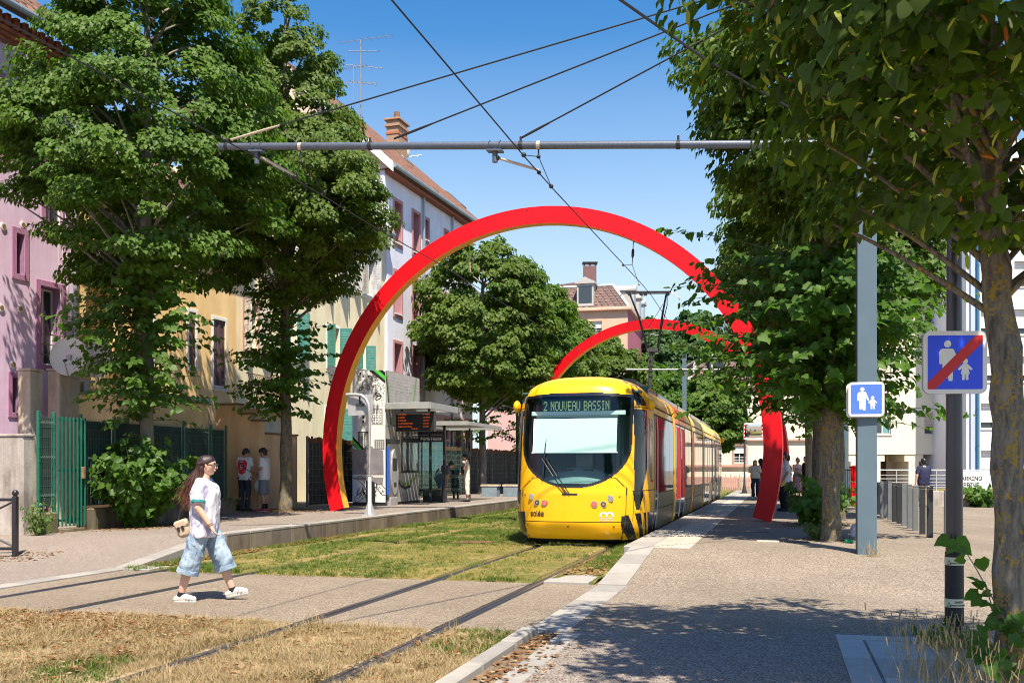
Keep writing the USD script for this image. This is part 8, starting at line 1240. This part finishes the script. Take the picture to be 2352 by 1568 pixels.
# -- right platform
toC = math.atan2(-FW[1], -FW[0])
q = P(1735, 1077, 41.4); q[2] = .27; person('woman in cream jacket and dark trousers with long hair at the platform end', q, toC - .5, 1.6, dict(elL=(.06, .24, 1.2), wrL=(.22, .14, 1.36), elR=(.06, -.24, 1.2), wrR=(.24, -.2, 1.34)), 1.0, m_skinL, mat('hair_brown', (.16, .07, .03), .45, .2, 20), 'long', m_crjack, 1.85, .0, m_navy, .97, 1.3, m_tee, None, None, .04, (.4, 0))
q = P(1748, 1077, 42.6); q[2] = .27; person('person in black hooded top and grey trousers beside the red arch leg', q, math.pi + RTa, 1.66, None, 1.05, m_skinL, m_blackc, 'hood', m_blackc, 1.95, .05, mat('grey_trousers', (.22, .22, .23), .85), .97, 1.3, m_tee, None, None, .04)
q = P(1801, 1077, 29.2); q[2] = .27; t, g, hp, W_, s = person('bearded man in white t-shirt and black trousers right of the red arch leg', q, math.pi + RTa + .15, 1.72, dict(elR=(.0, -.25, 1.12), wrR=(.08, -.25, .86), elL=(0, .24, 1.12), wrL=(.12, .2, .9)), 1.32, m_skinT, m_hairB, 'short', m_tee, .75, .08, m_blackc, .98, 1.08, m_blackc, None, None, .03, (.1, 0))
t.add('beard', soft([m3.Manifold.batch_hull([sph(hp(.05, .035, -.075), .03), sph(hp(.05, -.035, -.075), .03), sph(hp(.075, 0, -.07), .03), sph(hp(.0, .06, -.03), .02), sph(hp(.0, -.06, -.03), .02)])], .03, 2), m_hairB, True); c = g['wrL'] + V3(0, 0, -.1); single('yellow_folder', 'small yellow booklet in the hand of the man in white t-shirt', 'booklet', c, fbox(c, nrm(V3(.8, .2, .5)), nrm(V3(-.4, .1, .9)), nrm(V3(0, 1, 0)), (-.09, -.06, -.01), (.09, .06, .01)), mat('folder_yellow', (.55, .40, .08), .6))
q = P(1808, 1077, 31.5); q[2] = .27; person('dark clothed person standing behind the man in white t-shirt', q, math.pi + RTa - .2, 1.68, None, 1.1, m_skinT, m_hairB, 'short', m_blackc, .8, .05, m_blackc, .98, 1.1, m_blackc, None, None, .04)
q = P(1832, 1077, 43.5); q[2] = .27; t, g, hp, W_, s = person('woman in a long bright patterned dress reading behind the bush', q, toC + .2, 1.7, dict(elL=(.08, .2, 1.14), wrL=(.26, .06, 1.1), elR=(.08, -.2, 1.14), wrR=(.26, -.06, 1.1)), 1.05, m_skinL, m_hairB, 'bun', None, 0, 0, None, 1, 1.0, m_skinT, None, (m_multi, .2, .22), .035, (0, -.25)); t.add('sunglasses', fbox(hp(.105, 0, .015), nrm(hp(0, 1, 0) - hp(0, 0, 0)), nrm(hp(0, 0, 1) - hp(0, 0, 0)), nrm(hp(1, 0, 0) - hp(0, 0, 0)), (-.06, -.022, -.005), (.06, .02, .005)), m_tk)
q = P(1852, 1077, 41.5); q[2] = .27; t, g, hp, W_, s = person('man in black t-shirt and trousers holding a folded newspaper', q, math.pi + RTa + .3, 1.75, dict(elL=(.0, .24, 1.12), wrL=(-.04, .25, .9)), 1.1, m_skinL, m_hairB, 'short', m_blackc, .6, .05, m_blackc, .98, 1.1, m_blackc, None, None, .035)
c = g['wrL'] + V3(0, 0, -.16); np_ = thing('newspaper', 'folded red and white newspaper in the hand of the man in black', 'newspaper', c); np_.add('sheets', fbox(c, nrm(V3(RT[0], RT[1], .75)), nrm(V3(-RT[0], -RT[1], 1)), V3(-FW[0], -FW[1], 0), (-.17, -.11, -.012), (.17, .11, .012)), m_tee); np_.add('picture', fbox(c, nrm(V3(RT[0], RT[1], .75)), nrm(V3(-RT[0], -RT[1], 1)), V3(-FW[0], -FW[1], 0), (-.13, -.07, .0125), (.14, .07, .015)), mat('print_red', (.35, .10, .10), .6))
q = P(1870, 1077, 42.3); q[2] = .27; person('young man in dark clothes facing the camera behind the tree suckers', q, toC - .1, 1.76, None, 1.0, m_skinL, m_hairB, 'short', m_blackc, .6, .05, m_blackc, .98, 1.1, m_blackc, None, None, .035, (.2, 0))
q = P(2122, 1077, 34.8); q[2] = .10; t, g, hp, W_, s = person('man in navy polo shirt and khaki trousers walking away behind the bollards', q, math.atan2(FW[1], FW[0]) + .1, 1.77, dict(elL=(-.05, .26, 1.14), wrL=(-.02, .29, .9), elR=(.06, -.24, 1.14), wrR=(.22, -.18, 1.14)), 1.08, m_skinL, m_hairB, 'short', m_polo, .7, .1, m_khaki, .97, 1.15, m_tee, None, None, .03)
t.add('polo_collar', tube([g['neck'] + V3(.07 * math.cos(a), .07 * math.sin(a), -.015) for a in np.linspace(0, 2 * pi, 14)], .014, 6), m_tee, True)
